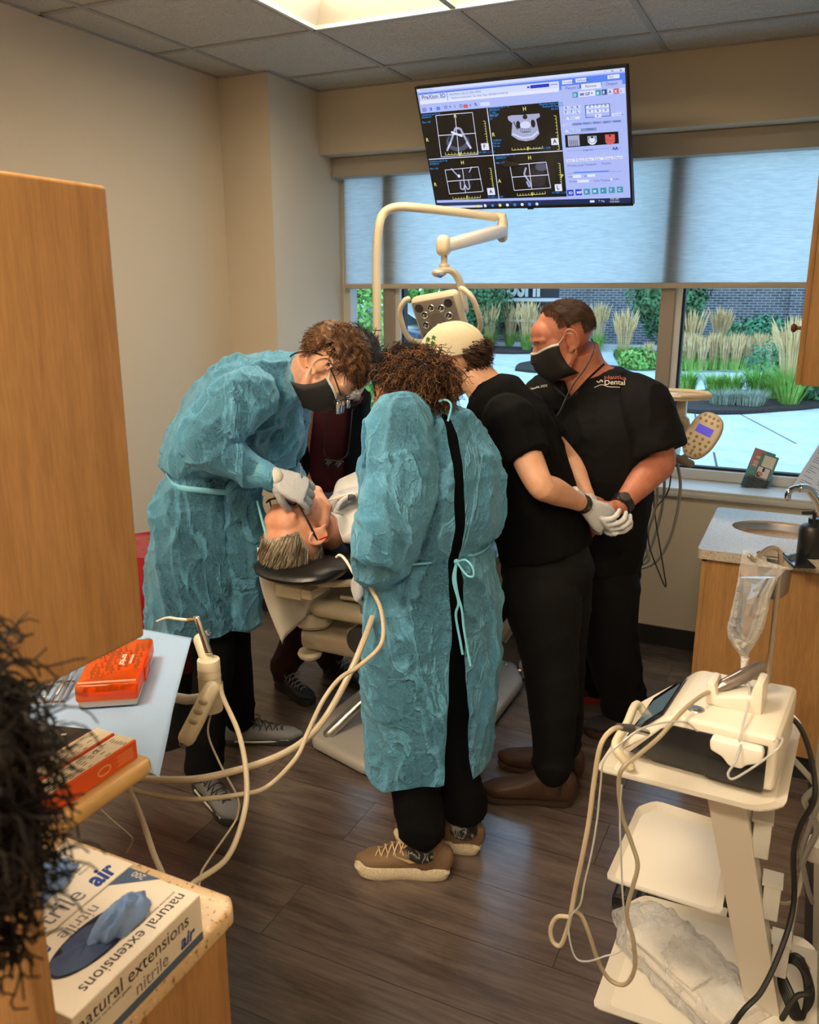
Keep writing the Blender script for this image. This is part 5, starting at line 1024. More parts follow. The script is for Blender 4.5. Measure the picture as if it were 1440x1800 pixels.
b = MB(); b.prism([(-1.03, -.02), (-.672, -.02), (-.650, .0), (-.650, .80), (-.668, .818), (-1.03, .818)], .869, .90, bev=.007, seg=3); gt = tag(b.build('granite_worktop', GRAN, None), 'beige speckled granite worktop under the glove boxes', 'worktop')
ep = MB(); ep.box((-1.02, .455, .905), (-.662, .475, 1.20)); 
ep = MB(); ep.box((-.95, .44, .0), (-.598, .462, 1.225), bev=.004); tag(ep.build('end_panel', MAPLE, None), 'blurred upright maple panel at the lower left corner', 'panel')
PRG, PRB, PRK = plain('print_grey', srgb(120, 122, 130), .6), plain('print_blue', srgb(28, 62, 140), .5), plain('print_black', srgb(45, 44, 48), .6)
BOXW = plain('carton_cream', srgb(232, 224, 210), .55); BAND = plain('carton_blue_grey', srgb(70, 92, 124), .5)
NITR = plain('nitrile_blue', srgb(112, 146, 200), .45, bump=.3, bscale=120)
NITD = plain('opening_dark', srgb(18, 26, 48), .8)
def carton(label, x0, y0, x1, y1, z0, z1, which):
    t = thing('glove_box', label, 'glove box', ((x0+x1)/2, (y0+y1)/2, z0), 'nitrile glove boxes on the granite worktop')
    b = MB(); b.box((x0, y0, z0), (x1, y1, z1), bev=.0012, seg=1)
    b.box((x1-.0005, y0+.001, z0+.001), (x1+.0003, y1-.001, z0+.013), BAND)
    side = lambda y, z: basis(V(0, 1, 0), V(0, 0, 1), V(1, 0, 0), V(x1+.0005, y, z))
    if which == 0:
        b.text('natural extensions', .0268, PRK, side(y0+.004, z0+.043), 'LEFT', 0, 0, 0, .94); b.text('powder-free nitrile exam gloves', .0062, PRK, side(y0+.006, z0+.036)); b.text('large', .010, PRK, side(y0+.006, z0+.017))
        b.text('nitrile', .027, PRG, side(y0+.092, z0+.017), 'LEFT', 0, 0, 0, .9); b.text('air', .027, PRB, side(y0+.172, z0+.017), 'LEFT', .0009, .2, 0, .9)
        dn = lambda x, y: basis(V(0, -1, 0), V(1, 0, 0), V(0, 0, 1), V(x, y, z1+.0005))
        b.text('natural extensions', .0235, PRK, dn(x1-.026, y1-.010), 'LEFT', 0, 0, 0, 1.0); b.text('powder-free textured nitrile gloves', .0055, PRK, dn(x1-.034, y1-.012))
        b.text('nitrile', .026, PRG, dn(x0+.010, y1-.074), 'LEFT', 0, 0, 0, 1.0); b.text('air', .026, PRB, dn(x0+.010, y1-.150), 'LEFT', .0009, .2)
        b.add([(x0, y1, z1+.0004), (x0, y1-.040, z1+.0004), (x0+.055, y1, z1+.0004)], [(0, 1, 2)], BAND); b.text('200', .014, BOXW, basis(V(-1, 0, 0), V(0, -1, 0), V(0, 0, 1), V(x0+.034, y1-.003, z1+.0008)))
        oc = ((x0+x1)/2-.004, y0+.098)
    else:
        up = lambda x, y: basis(V(0, 1, 0), V(-1, 0, 0), V(0, 0, 1), V(x, y, z1+.0005))
        b.text('nitrile', .042, PRG, up(x1-.008, y0+.058), 'LEFT', 0, 0, 0, .92); b.text('air', .042, PRB, up(x1-.008, y0+.165), 'LEFT', .0014, .15, 0, .85); b.text('large', .011, PRK, up(x0+.056, y1-.050)); b.text('gloves', .009, PRG, up(x0+.066, y1-.050)); b.text('exam', .009, PRG, up(x0+.075, y1-.050)); b.text('air', .014, PRB, up(x0+.02, y1-.04), 'LEFT', .0006)
        oc = (x0+.045, y0+.098)
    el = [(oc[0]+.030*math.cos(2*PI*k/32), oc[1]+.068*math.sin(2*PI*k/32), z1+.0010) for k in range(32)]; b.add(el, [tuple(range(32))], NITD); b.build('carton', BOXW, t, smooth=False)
    g = MB(); r_ = []
    gx, gy = (oc[0]+.006, oc[1]+.034) if which == 0 else (oc[0]+.004, oc[1]+.03)
    for i in range(12):
        t_ = i/11; rad = (.030*(1-t_)**.55+.004) if which == 0 else (.036*(1-t_)**.5+.004); rr_ = []
        for k in range(40):
            a = 2*PI*k/40; q = 1+.34*noise.noise(V(math.cos(a)*2.4, math.sin(a)*2.4, t_*2.2+which*5)); rr_.append(V(gx+.012*t_+rad*.72*q*math.cos(a), gy+rad*1.35*q*math.sin(a), z1+.0015+.036*t_+.010*noise.noise(V(a*2, t_*3, 1))*t_))
        r_.append(rr_)
    g.rings(r_); g.build('protruding_glove', NITR, t)
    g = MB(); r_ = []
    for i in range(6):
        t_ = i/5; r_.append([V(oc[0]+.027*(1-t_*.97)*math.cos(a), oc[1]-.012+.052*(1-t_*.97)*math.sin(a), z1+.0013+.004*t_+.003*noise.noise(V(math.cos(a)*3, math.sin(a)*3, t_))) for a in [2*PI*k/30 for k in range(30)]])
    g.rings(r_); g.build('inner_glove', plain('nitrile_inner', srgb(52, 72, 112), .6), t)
carton('open glove box with large dark oval opening, flush with the worktop edge', -.769, .517, -.648, .733, .9005, .970, 0)
carton('second glove box behind, blurred, with big printed word on its top', -.892, .520, -.771, .742, .9005, .970, 1)

# ------------------------------------------------------------------ pull-out wood shelf and what lies on it
b = MB(); b.prism([(-1.60, .60), (-1.035, .60), (-1.022, .613), (-1.022, 1.048), (-1.032, 1.058), (-1.60, 1.058)], .868, .899, bev=.008, seg=3); b.box((-1.60, .2, .60), (-1.56, 1.0, .90)); tag(b.build('wood_shelf', MAPLE_Y, None), 'rounded maple shelf board carrying two small orange boxes', 'shelf')
b = MB(); b.box((-1.6, .2, 0), (-1.25, .82, .866), bev=.002); tag(b.build('shelf_cabinet', MAPLE, None, smooth=False), 'maple cabinet carrying the shelf board, behind the dark hair', 'cabinet')
ORG = plain('orange_carton', srgb(226, 88, 28), .45); CRM = plain('cream_label', srgb(238, 226, 200), .5)
def implant_box(label, x0, x1):
    t = thing('supply_box', label, 'small box', ((x0+x1)/2, .94, .90), 'orange and cream supply boxes on the shelf'); y0, y1, z0, z1 = .842, 1.043, .9, .937
    b = MB(); b.box((x0, y0, z0), (x1, y1, z1), bev=.001, seg=1); b.box((x0+.003, y0+.004, z1-.001), (x1-.004, y1-.0005, z1+.0006), CRM)
    rr = random.Random(int(abs(x0)*1000))
    M_ = basis(V(0, 1, 0), V(-1, 0, 0), V(0, 0, 1), V(x1-.006, y0+.01, z1+.001))
    for k in range(9):
        for j in range(6):
            if rr.random() < .6: a, c_ = k*.020+rr.uniform(0, .004), j*.006; b.add([(a, c_, 0), (a+rr.uniform(.006, .014), c_, 0), (a+.012, c_+.0018, 0), (a, c_+.0018, 0)], [(0, 1, 2, 3)], PRK, M_)
    b.text('CE', .012, PRK, M_ @ Matrix.Translation((.118, .022, .0001)), 'LEFT', .0003)
    S_ = basis(V(0, 1, 0), V(0, 0, 1), V(1, 0, 0), V(x1+.0004, y0, z0)); el = [(.120+.016*math.cos(a), .018+.009*math.sin(a), .0002) for a in [2*PI*k/20 for k in range(20)]]; b.add(el, [tuple(range(20))], plain('orange_print', srgb(245, 170, 120), .5), S_); b.add([(.120+.013*math.cos(a), .018+.006*math.sin(a), .0004) for a in [2*PI*k/20 for k in range(20)]], [tuple(range(20))], ORG, S_)
    for k in range(5): b.add([(.150+.004*(k % 2), .008+k*.0045, .0002), (.19, .008+k*.0045, .0002), (.19, .0095+k*.0045, .0002), (.150+.004*(k % 2), .0095+k*.0045, .0002)], [(0, 1, 2, 3)], plain('orange_print', srgb(245, 170, 120), .5), S_)
    b.build('carton', ORG, t, smooth=False)
implant_box('orange and cream supply box nearest the shelf edge', -1.094, -1.046); implant_box('orange and cream supply box on the far side of its twin', -1.146, -1.098)
b = MB(); b.cyl(V(-1.045, .80, .9), V(-1.045, .80, .92), .016, .012, bev=.004); b.box((-1.065, .775, .9), (-1.03, .83, .906), bev=.002); b.tube([V(-1.07, .78, .912), V(-1.035, .84, .912)], .005, round_ends=True); tag(b.build('metal_clasp', CHROME, None), 'small chrome clasp lying on the shelf board near the hair', 'clasp')
# mobile table under the blue paper
at_ = thing('assistant_table', 'cream side table hidden under the blue paper sheet', 'table', (-1.72, 1.3, 0))
b = MB(); b.prism([(-1.85, 1.12), (-1.30, 1.10), (-1.14, 1.24), (-1.30, 1.47), (-1.85, 1.47)], .868, .892, bev=.006); b.build('table_top', CREAM, at_)
b = MB(); b.cyl(V(-1.8, 1.3, .03), V(-1.8, 1.3, .87), .03); b.cyl(V(-1.8, 1.3, .0), V(-1.8, 1.3, .04), .2, .18, bev=.01); b.build('table_column', CREAM2, at_)
PBLUE = plain('blue_paper', srgb(158, 188, 226), .8, bump=.5, bscale=14)
cor = [(-1.90, 1.10), (-1.86, 1.50), (-1.32, 1.53), (-.995, 1.045), (-1.02, 1.035), (-1.07, 1.062), (-1.40, 1.10), (-1.9, 1.10)]
m = MB(); N = 40; vv = []; ff = []
A_, B_, C_, D_ = V(-1.62, 1.075, 0), V(-1.62, 1.515, 0), V(-1.322, 1.532, 0), V(-1.0, 1.045, 0)
for i in range(N+1):
    for j in range(N+1):
        s_, t_ = i/N, j/N; p = (A_*(1-s_)+D_*s_)*(1-t_)+(B_*(1-s_)+C_*s_)*t_
        far = max(0, (p.x+1.16)*.9+(1.2-p.y)*.2); z_ = .898+.005*fbm(p, (7, 7, 1), 2)*min(1, far*12+.25)-max(0, far)**1.25*.25
        vv.append(V(p.x, p.y, max(z_, .8935 if far < .02 else .5)))
for i in range(N):
    for j in range(N): a = i*(N+1)+j; ff.append((a, a+N+1, a+N+2, a+1))
m.add(vv, ff); pa = m.build('paper_sheet', PBLUE, None); md = pa.modifiers.new('t', 'SOLIDIFY'); md.thickness = .0006; tag(pa, 'pale blue paper sheet spread under the orange kit box', 'paper sheet')
# orange surgical kit
KM = basis(V(.832, .555, 0).normalized(), V(-.555, .832, 0).normalized(), V(0, 0, 1), V(-1.288, 1.128, .901))
kt = thing('surgical_kit', 'translucent orange kit box full of drills on the blue paper', 'instrument kit', tuple(KM @ V(.06, .11, 0))); KWd, KL = .124, .235
b = MB(); b.box((.003, .003, 0), (KWd-.003, KL-.003, .022), bev=.005, M=KM); b.build('tray_base', plain('kit_white', srgb(215, 212, 200), .4), kt)
b = MB(); b.box((.006, .006, .018), (KWd-.006, KL-.006, .030), bev=.003, M=KM); b.build('insert', plain('kit_insert', srgb(236, 120, 50), .4), kt)
rr = random.Random(4); b = MB()
for i in range(8):
    for j in range(13):
        if rr.random() < .82: x_, y_ = .016+i*.0125, .018+j*.0165; h_ = rr.uniform(.006, .014); b.cyl(KM @ V(x_, y_, .030), KM @ V(x_, y_, .034+h_), .0030, .0020, seg=6); b.disc(.0048, None, KM @ Matrix.Translation((x_, y_, .0304)), 8)
b.build('drills', plain('dark_steel', (.08, .06, .05), .35, .8), kt, smooth=False)
OT = NT('orange_lid'); mxo = OT.new('ShaderNodeMixShader'); tro = OT.new('ShaderNodeBsdfTransparent'); tro.inputs[0].default_value = (1, .42, .10, 1); OT.b.inputs['Base Color'].default_value = (*srgb(246, 110, 30), 1); OT.b.inputs['Roughness'].default_value = .08; OT.b.inputs['Specular IOR Level'].default_value = .8
mxo.inputs[0].default_value = .38; OT.lk(tro.outputs[0], mxo.inputs[1]); OT.lk(OT.b.outputs[0], mxo.inputs[2]); OT.lk(mxo.outputs[0], OT.out.inputs[0])
b = MB(); b.box((0, 0, .014), (KWd, KL, .052), bev=.006, seg=3, M=KM); b.build('lid', OT.mat, kt)
b = MB(); b.box((KWd-.001, .09, .012), (KWd+.003, .15, .045), bev=.001, M=KM); b.build('latch', OT.mat, kt)
b = MB(); b.text('surgical', .018, None, KM @ basis(V(0, -1, 0), V(1, 0, 0), V(0, 0, 1), V(.072, .150, .0524)), 'LEFT', .0004, .3); b.text('instruments', .010, None, KM @ basis(V(0, -1, 0), V(1, 0, 0), V(0, 0, 1), V(.092, .145, .0524)), 'LEFT', .0002)
for q in (.035, .052): b.box((.004, q*.3, .0522), (KWd-.004, q*.3+.0012, .0526), M=KM)
b.build('lid_print', plain('kit_print', srgb(250, 235, 220), .4), kt, smooth=False)
gt_ = atZ(256, 1133, .903); b = MB(); b.box((-.008, -.035, 0), (.008, .02, .010), bev=.004, M=Matrix.Translation(gt_) @ Matrix.Rotation(.35, 4, 'Z')); tag(b.build('green_clip', plain('green_plastic', srgb(40, 150, 110), .35), None), 'small green plastic piece behind the orange kit box', 'clip')
b = MB(); gw = atZ(243, 1133, .902); b.cyl(gw, gw+V(0, 0, .012), .005, .003); tag(b.build('white_tip', WHITEP, None), 'tiny white tip beside the green plastic piece', 'dental tip')
# steel instrument tray left of the kit
it = thing('instrument_tray', 'wire rack of steel instruments and clear pouches left of the orange kit', 'instrument rack', (-1.40, 1.12, .9)); IM = basis(V(.832, .555, 0).normalized(), V(-.555, .832, 0).normalized(), V(0, 0, 1), V(-1.42, 1.06, .901))
b = MB()
for k in range(7): b.tube([IM @ V(.01+k*.017, 0, .012), IM @ V(.01+k*.017, .21, .012)], .0018, seg=6)
for k in range(3): b.tube([IM @ V(0, .01+k*.095, .008), IM @ V(.12, .01+k*.095, .008)], .003, seg=6)
b.build('rack', CHROME, it)
for k in range(5): q = MB(); q.tube([IM @ V(.015+k*.022, -.02+.01*k, .020), IM @ V(.018+k*.022, .1, .022), IM @ V(.02+k*.02, .17+.01*k, .02)], [.003, .004, .0015], seg=8, round_ends=True); q.build('instrument', CHROME if k % 2 else STEEL, it)
b = MB(); b.box((-.02, .12, .02), (.06, .22, .03), bev=.004, M=IM); b.build('blue_pouch', plain('pouch_blue', srgb(90, 150, 170), .3), it)
b = MB(); kb = atZ(112, 1305, .9); b.box((-.16, -.06, 0), (.045, .045, .014), bev=.004, M=Matrix.Translation(V(-1.215, 1.015, .899)) @ Matrix.Rotation(.25, 4, 'Z')); o = tag(b.build('black_device', plain('black_satin', (.014, .013, .012), .4), None), 'flat black device with small buttons behind the supply boxes', 'device')
b = MB()
for k in range(4): b.box((.0-.03*k, .01, .014), (.008-.03*k, .016, .0155), M=Matrix.Translation(V(-1.215, 1.015, .899)) @ Matrix.Rotation(.25, 4, 'Z'))
k_ = b.build('button', WHITEP, None); k_.parent = o
# red bag by the wall
b = MB(); rc = V(-2.15, 2.05, .55); r_ = []
p_ = atY(248, 1065, 2.25)
for i in range(14):
    t_ = i/13; z_ = .30+.50*t_; w_ = .17+.05*math.sin(t_*3.1); r_.append([V(p_.x-.05+w_*math.cos(a)*(1+.14*noise.noise(V(a*2, t_*3, 2))), 2.35+w_*math.sin(a), z_+.02*noise.noise(V(a*3, 1, 1))) for a in [2*PI*k/36 for k in range(36)]])
b.rings(r_); rb = thing('red_waste_bin', 'dark bin with shiny red bag behind the left gowned person', 'waste bin', (p_.x-.05, 2.35, 0)); b.build('red_bag', plain('red_film', srgb(150, 20, 40), .2, spec=.8, bump=.6, bscale=25), rb)
b = MB(); b.cyl(V(p_.x-.05, 2.35, 0), V(p_.x-.05, 2.35, .32), .15, .17); b.build('bin', BLACKP, rb)
# ------------------------------------------------------------------ assistant's holder with syringe
HY = 1.62; Hp = lambda x, y, Y=HY: atY(x, y, Y)
ah = thing('assistant_holder', 'cream holder arm with chrome air syringe beside the blue paper', 'instrument holder', tuple(Hp(370, 1240)))
b = MB(); zt, zb_ = Hp(366, 1158).z, Hp(372, 1248).z; xx = Hp(369, 1200).x; b.cyl(V(xx, HY, zb_), V(xx, HY, zt), .0305, .0295, bev=.003); b.build('column', CREAM, ah)
b = MB(); b.cyl(V(xx, HY, zt-.050), V(xx, HY, zt-.048), .0308, .0308); b.cyl(V(xx, HY, zt-.028), V(xx, HY, zt-.0265), .0304, .0304); b.build('ring_joint', CREAM2, ah)
h0, h1 = Hp(372, 1212, HY-.03), Hp(329, 1296, HY-.13); d_ = h1-h0
b = MB(); b.tube([h0, h0+d_*.25, h1], .0225, seg=20, round_ends=True); b.build('holder_rod', CREAM, ah)
for k in range(3):
    c = h0+d_*(.34+.2*k); q = MB(); q.ell(c+V(.008, -.010, .016), (.013, .009, .009)); q.build('rest_notch', plain('notch_shade', srgb(186, 172, 142), .5), ah)
    pass
b = MB(); dn_ = d_.normalized(); b.cyl(h1+dn_*.019, h1+dn_*.025, .011, .010); b.build('end_screw', plain('dark_metal', (.15, .13, .11), .3, .9), ah)
u0, u1 = Hp(352, 1125, HY+.02), Hp(366, 1165, HY); b = MB(); b.tube([u0, u1], .018, seg=16, round_ends=True); b.build('upper_rest', CREAM, ah)
b = MB(); b.tube([Hp(372, 1225), Hp(330, 1230, HY+.02), V(-1.6, 1.6, Hp(330, 1230).z), V(-1.78, 1.40, .66)], .014, seg=12); b.build('swing_arm', plain('grey_arm', srgb(200, 196, 190), .4), ah)
sy = thing('air_syringe', 'chrome air water syringe with white bent tip in the cream holder', 'dental syringe', tuple(Hp(355, 1110)))
b = MB(); b.tube([Hp(347, 1088), Hp(351, 1100), Hp(366, 1145)], [.009, .008, .0095], seg=14, round_ends=True); b.cyl(Hp(344, 1082), Hp(346, 1090), .008, bev=.002); b.build('body', CHROME, sy)
b = MB(); b.tube(spline([Hp(331, 1090), Hp(312, 1088), Hp(294, 1086), Hp(276, 1092)], 5), [.004]*10+[.0032]*6, seg=10, round_ends=True); b.build('tip', WHITEP, sy)
b = MB(); b.cyl(Hp(345, 1089), Hp(331, 1090), .006, .0055); b.build('collar', plain('brass', srgb(200, 170, 110), .25, .9), sy)
b = MB(); b.cyl(Hp(356, 1116, HY+.04), Hp(368, 1112, HY+.04), .009, bev=.002); b.cyl(Hp(362, 1110, HY+.04), Hp(363, 1128, HY+.04), .008); b.build('valve', CHROME, sy)
ho = thing('suction_hoses', 'cream suction hoses sweeping from the gowned hand to the cabinet', 'hose', tuple(atY(420, 1353, 1.7)))
def hz(pts, r, nm, Ys): n = len(pts); q = MB(); q.tube(spline([atY(x, y, Ys[0]+(Ys[1]-Ys[0])*i/(n-1)) for i, (x, y) in enumerate(pts)], 8), r, seg=10); q.build(nm, CREAMHOSE, ho)
hz([(650, 1030), (670, 1073), (671, 1130), (632, 1170), (597, 1193), (567, 1233), (540, 1290), (520, 1333), (470, 1383), (420, 1397), (337, 1405), (253, 1393), (215, 1380)], .0058, 'thin_hose', (1.93, 1.25))
hz([(655, 1085), (640, 1125), (612, 1190), (573, 1260), (537, 1300), (487, 1330), (420, 1353), (337, 1370), (237, 1367), (200, 1350)], .0088, 'thick_hose', (1.95, 1.22))
hz([(388, 1200), (392, 1225), (420, 1290), (433, 1360), (430, 1427), (400, 1507), (337, 1555), (300, 1600)], .0062, 'loop_hose', (1.66, 1.05))
hz([(222, 1378), (240, 1415), (255, 1455), (270, 1500), (283, 1530), (300, 1575)], .0062, 'hanging_hose', (1.25, 1.1))
hz([(372, 1250), (366, 1290), (387, 1343), (417, 1400), (418, 1430), (408, 1453), (365, 1515), (352, 1542), (350, 1600)], .0026, 'wire', (1.62, 1.2))
hz([(165, 1410), (190, 1435), (228, 1468), (232, 1480), (222, 1500)], .0018, 'thin_wire', (1.3, 1.3))
# ------------------------------------------------------------------ people: materials and body tools
def m_skin(name, a, b_):
    t = NT(name); co = t.coord(); n = t.noise(co, 22, 4, .6); t.lk(t.ramp(n, [(.35, a), (.65, b_)]), t.b.inputs['Base Color']); t.b.inputs['Roughness'].default_value = .5
    t.b.inputs['Subsurface Weight'].default_value = .12; t.b.inputs['Subsurface Radius'].default_value = (.01, .004, .002); t.b.inputs['Subsurface Scale'].default_value = .5
    t.bump(t.noise(co, 260, 3), .15, .001); return t.mat
SKIN_A = m_skin('skin_light', srgb(214, 160, 130), srgb(228, 178, 150)); SKIN_E = m_skin('skin_ruddy', srgb(188, 116, 92), srgb(204, 134, 108)); SKIN_D = m_skin('skin_fair', srgb(220, 165, 132), srgb(232, 182, 152))
SKIN_C = m_skin('skin_tan', srgb(176, 118, 84), srgb(196, 136, 100)); SKIN_F = m_skin('skin_patient', srgb(206, 142, 110), srgb(224, 166, 138))
def m_gown():
    t = NT('gown_nonwoven'); co = t.coord(); n = t.noise(co, 170, 5, .7, .4); n2 = t.noise(t.coord((1, 1, .6)), 9, 4, .6)
    col = t.ramp(n, [(.3, srgb(92, 176, 226)), (.7, srgb(136, 214, 250))]); t.lk(col, t.b.inputs['Base Color']); t.b.inputs['Roughness'].default_value = .62; t.b.inputs['Sheen Weight'].default_value = .15
    cz = t.noise(t.coord((1, 1, .40)), 6.5, 4, .5, 1.2); crease = t.ramp(cz, [(.43, (0, 0, 0)), (.492, (1, 1, 1)), (.500, (.9, .9, .9)), (.515, (0, 0, 0))])
    cz2 = t.noise(t.coord((1, 1, .8)), 21, 4, .5, .8); crease2 = t.ramp(cz2, [(.46, (0, 0, 0)), (.5, (1, 1, 1)), (.54, (0, 0, 0))]); hh_ = t.mix(.35, crease, crease2); t.bump(t.mix(.4, hh_, t.noise(t.coord((1, 1, .6)), 16, 6, .62, 1.6)), 1.0, .012)
    tl = t.new('ShaderNodeBsdfTranslucent'); t.lk(col, tl.inputs[0]); m1 = t.new('ShaderNodeMixShader'); m1.inputs[0].default_value = .25; t.lk(t.b.outputs[0], m1.inputs[1]); t.lk(tl.outputs[0], m1.inputs[2])
    tr = t.new('ShaderNodeBsdfTransparent'); tr.inputs[0].default_value = (.55, .85, .95, 1); lw = t.new('ShaderNodeLayerWeight'); lw.inputs[0].default_value = .42
    a = t.new('ShaderNodeMath', operation='MULTIPLY_ADD'); a.inputs[1].default_value = .95; a.inputs[2].default_value = .33; t.lk(lw.outputs['Facing'], a.inputs[0])
    c_ = t.new('ShaderNodeMath', operation='MULTIPLY_ADD'); c_.inputs[1].default_value = .62; mxn = t.mix(1.0, t.mix(.52, n, (0, 0, 0)), t.mix(.15, hh_, (0, 0, 0)), 'ADD'); t.lk(mxn, c_.inputs[0]); sb = t.new('ShaderNodeMath', operation='SUBTRACT'); sb.inputs[1].default_value = .17; t.lk(a.outputs[0], sb.inputs[0]); t.lk(sb.outputs[0], c_.inputs[2]); c_.use_clamp = True
    mx = t.new('ShaderNodeMixShader'); t.lk(c_.outputs[0], mx.inputs[0]); t.lk(tr.outputs[0], mx.inputs[1]); t.lk(m1.outputs[0], mx.inputs[2]); t.lk(mx.outputs[0], t.out.inputs[0]); return t.mat
GOWN = m_gown(); GOWNTIE = plain('gown_tie_blue', srgb(120, 196, 222), .6, bump=.3, bscale=80)
BLACKCL = plain('black_cloth', (.0042, .0042, .0048), .9, bump=.25, bscale=240, spec=.12); SCRUB = plain('black_scrub_cloth', (.0058, .0058, .0066), .8, bump=.2, bscale=260, spec=.2); MAROON = plain('maroon_cloth', srgb(70, 14, 26), .8, bump=.2, bscale=200)
GLOVE = plain('glove_pale', srgb(206, 208, 214), .42, bump=.35, bscale=150); MASKB = plain('mask_black', (.014, .013, .013), .7, bump=.2, bscale=160); MASKW = plain('mask_white', srgb(230, 230, 226), .6)
NAVY = plain('navy_cloth', srgb(24, 32, 60), .8, bump=.2, bscale=200)
def hairmat(name, a, b_, ro=.5, sp=.35):
    t = NT(name); t.b.inputs['Specular IOR Level'].default_value = sp; n = t.noise(t.coord(), 35, 3); t.lk(t.ramp(n, [(.35, a), (.7, b_)]), t.b.inputs['Base Color']); t.b.inputs['Roughness'].default_value = ro; return t.mat
HAIR_A = hairmat('hair_brown', srgb(62, 40, 26), srgb(120, 84, 54)); HAIR_C = hairmat('hair_curly_brown', srgb(52, 32, 20), srgb(118, 78, 46)); HAIR_BK = hairmat('hair_black', (.006, .005, .005), (.02, .018, .016))
HAIR_D = hairmat('hair_dark_brown', srgb(48, 34, 26), srgb(88, 62, 46)); HAIR_FL = [hairmat('hair_grey_dark', srgb(70, 58, 44), srgb(92, 78, 60)), hairmat('hair_grey_mid', srgb(118, 104, 82), srgb(140, 126, 102)), hairmat('hair_grey_light', srgb(176, 164, 142), srgb(206, 196, 176))]; HAIR_AL = [HAIR_A, hairmat('hair_brown_light', srgb(110, 76, 48), srgb(140, 100, 64)), hairmat('hair_brown_deep', srgb(50, 32, 20), srgb(72, 48, 30))]; HAIR_CL = [HAIR_C, hairmat('curl_light', srgb(118, 78, 46), srgb(142, 98, 60)), hairmat('curl_deep', srgb(34, 20, 13), srgb(56, 34, 22))]
HAIR_E = hairmat('hair_cropped', srgb(70, 52, 42), srgb(104, 82, 68)); HAIR_F = hairmat('hair_grey', srgb(84, 74, 60), srgb(200, 190, 172))

def head_basis(c, fwd, up, s=1.0):
    f = Vector(fwd).normalized(); u = Vector(up); u = (u-f*u.dot(f)).normalized(); x = f.cross(u)      # x = the person's right... local +x
    return basis(x, f, u, c) @ Matrix.Scale(s, 4)
def add_head(b, H, ears=(1, 1), jaw=1.0, brow=1.0, nose=1.0, lips=True):
    b.ell((0, -.018, .034), (.076, .097, .086), None, H, 28, 20); b.ell((0, .030, -.012), (.064*jaw, .066, .086), None, H); b.ell((0, .045, .045), (.062, .048, .05), None, H)
    b.tube([(-.056*jaw, -.005, -.045), (-.050*jaw, .035, -.078), (0, .072, -.094), (.050*jaw, .035, -.078), (.056*jaw, -.005, -.045)], [.015, .019, .022, .019, .015], seg=12, M=H, round_ends=True)
    b.ell((0, .076, -.096), (.024, .018, .018), None, H)
    b.tube([(0, .088, .022), (0, .103*nose, -.004), (0, .110*nose, -.026)], [.008, .0105, .014], seg=12, M=H, round_ends=True)
    for s in (-1, 1): b.ell((s*.012, .098, -.028), (.009, .011, .008), None, H)
    b.tube([(-.052, .066, .036), (-.025, .086, .040*brow), (0, .089, .036), (.025, .086, .040*brow), (.052, .066, .036)], [.010, .012, .010, .012, .010], seg=10, M=H, round_ends=True)
    for s in (-1, 1): b.ell((s*.031, .074, .013), (.016, .014, .0105), None, H); b.ell((s*.038, .050, -.020), (.022, .024, .030), None, H)
    if lips: b.ell((0, .088, -.056), (.024, .012, .008), None, H); b.ell((0, .086, -.067), (.021, .012, .008), None, H)
    for s in (-1, 1): add_ear(b, H, s)
def add_ear(b, H, s):
    b.ell((s*.074, -.006, -.002), (.010, .014, .022), None, H)
    P = []
    for k in range(15):
        a = math.radians(-120+k*20); P.append((s*(.084+.008*max(0, math.cos(a))+.004*max(0, math.sin(a))), -.010-.020*math.cos(a)-.002, .004+.034*math.sin(a)*(1 if a > 0 else .9)))
    b.tube(spline(P, 2), .0046, seg=8, M=H, round_ends=True); b.ell((s*.082, .002, -.028), (.006, .008, .010), None, H); b.ell((s*.084, -.018, .004), (.0042, .013, .027), None, H)
def hand_geo(b, M, curl=(.5, .5, .5, .5), spread=.05, thumb=(.75, .55, -.35), tcurl=.4, s=1.0, side=1):
    """local: y towards the fingers, z back of the hand, x*side towards the thumb"""
    Ms = M @ Matrix.Scale(s, 4); X = lambda x: x*side
    b.tube([(0, -.03, 0), (0, .0, 0), (X(.002), .03, 0), (X(.0), .065, 0), (X(-.001), .090, 0)], [(.025, .019), (.027, .018), (.037, .017), (.042, .014), (.040, .011)], seg=18, side=(1, 0, 0), M=Ms, ex=2.6, round_ends=True)
    b.ell((X(.022), .030, -.010), (.018, .028, .013), None, Ms)
    L_ = ((.030, .021, .018), (.038, .025, .020), (.042, .028, .021), (.037, .024, .019))
    for i in range(4):
        x0 = (-.031+i*.0207); P = Vector((X(x0), .086-.006*(i == 0)+.003*(i == 2), 0)); ang = curl[i]; yaw = (i-1.5)*spread; pts = [P-V(0, .02, 0), P]; r = [.0092, .0092]; d = 0
        for j, l in enumerate(L_[i]):
            d += ang*(1.0 if j == 0 else 1.15); dv = Vector((X(math.sin(yaw))*math.cos(min(d, 1.2)), math.cos(yaw)*math.cos(d), -math.sin(d))); P = P+dv*l; pts.append(P); r.append((.0088, .0080, .0070)[j])
        rr = []; pp = spline(pts, 3); rr = interp(r, 3); b.tube(pp, rr, seg=12, M=Ms, round_ends=True)
        for q in pts[2:4]: b.ell(q, (.0094, .0094, .0090), None, Ms, 12, 8)
    t0 = Vector((X(.022), .018, -.006)); tv = Vector((X(thumb[0]), thumb[1], thumb[2])).normalized(); t1 = t0+tv*.040; tb = (tv+Vector((X(-tcurl*.6), .35*tcurl, -tcurl*.6))).normalized(); t2 = t1+tb*.030; tc2 = (tb+Vector((X(-tcurl*.6), .2, -tcurl*.4))).normalized(); t3 = t2+tc2*.024
    b.tube(spline([t0, t1, t2, t3], 4), interp([.015, .0115, .0105, .008], 4), seg=12, M=Ms, round_ends=True)
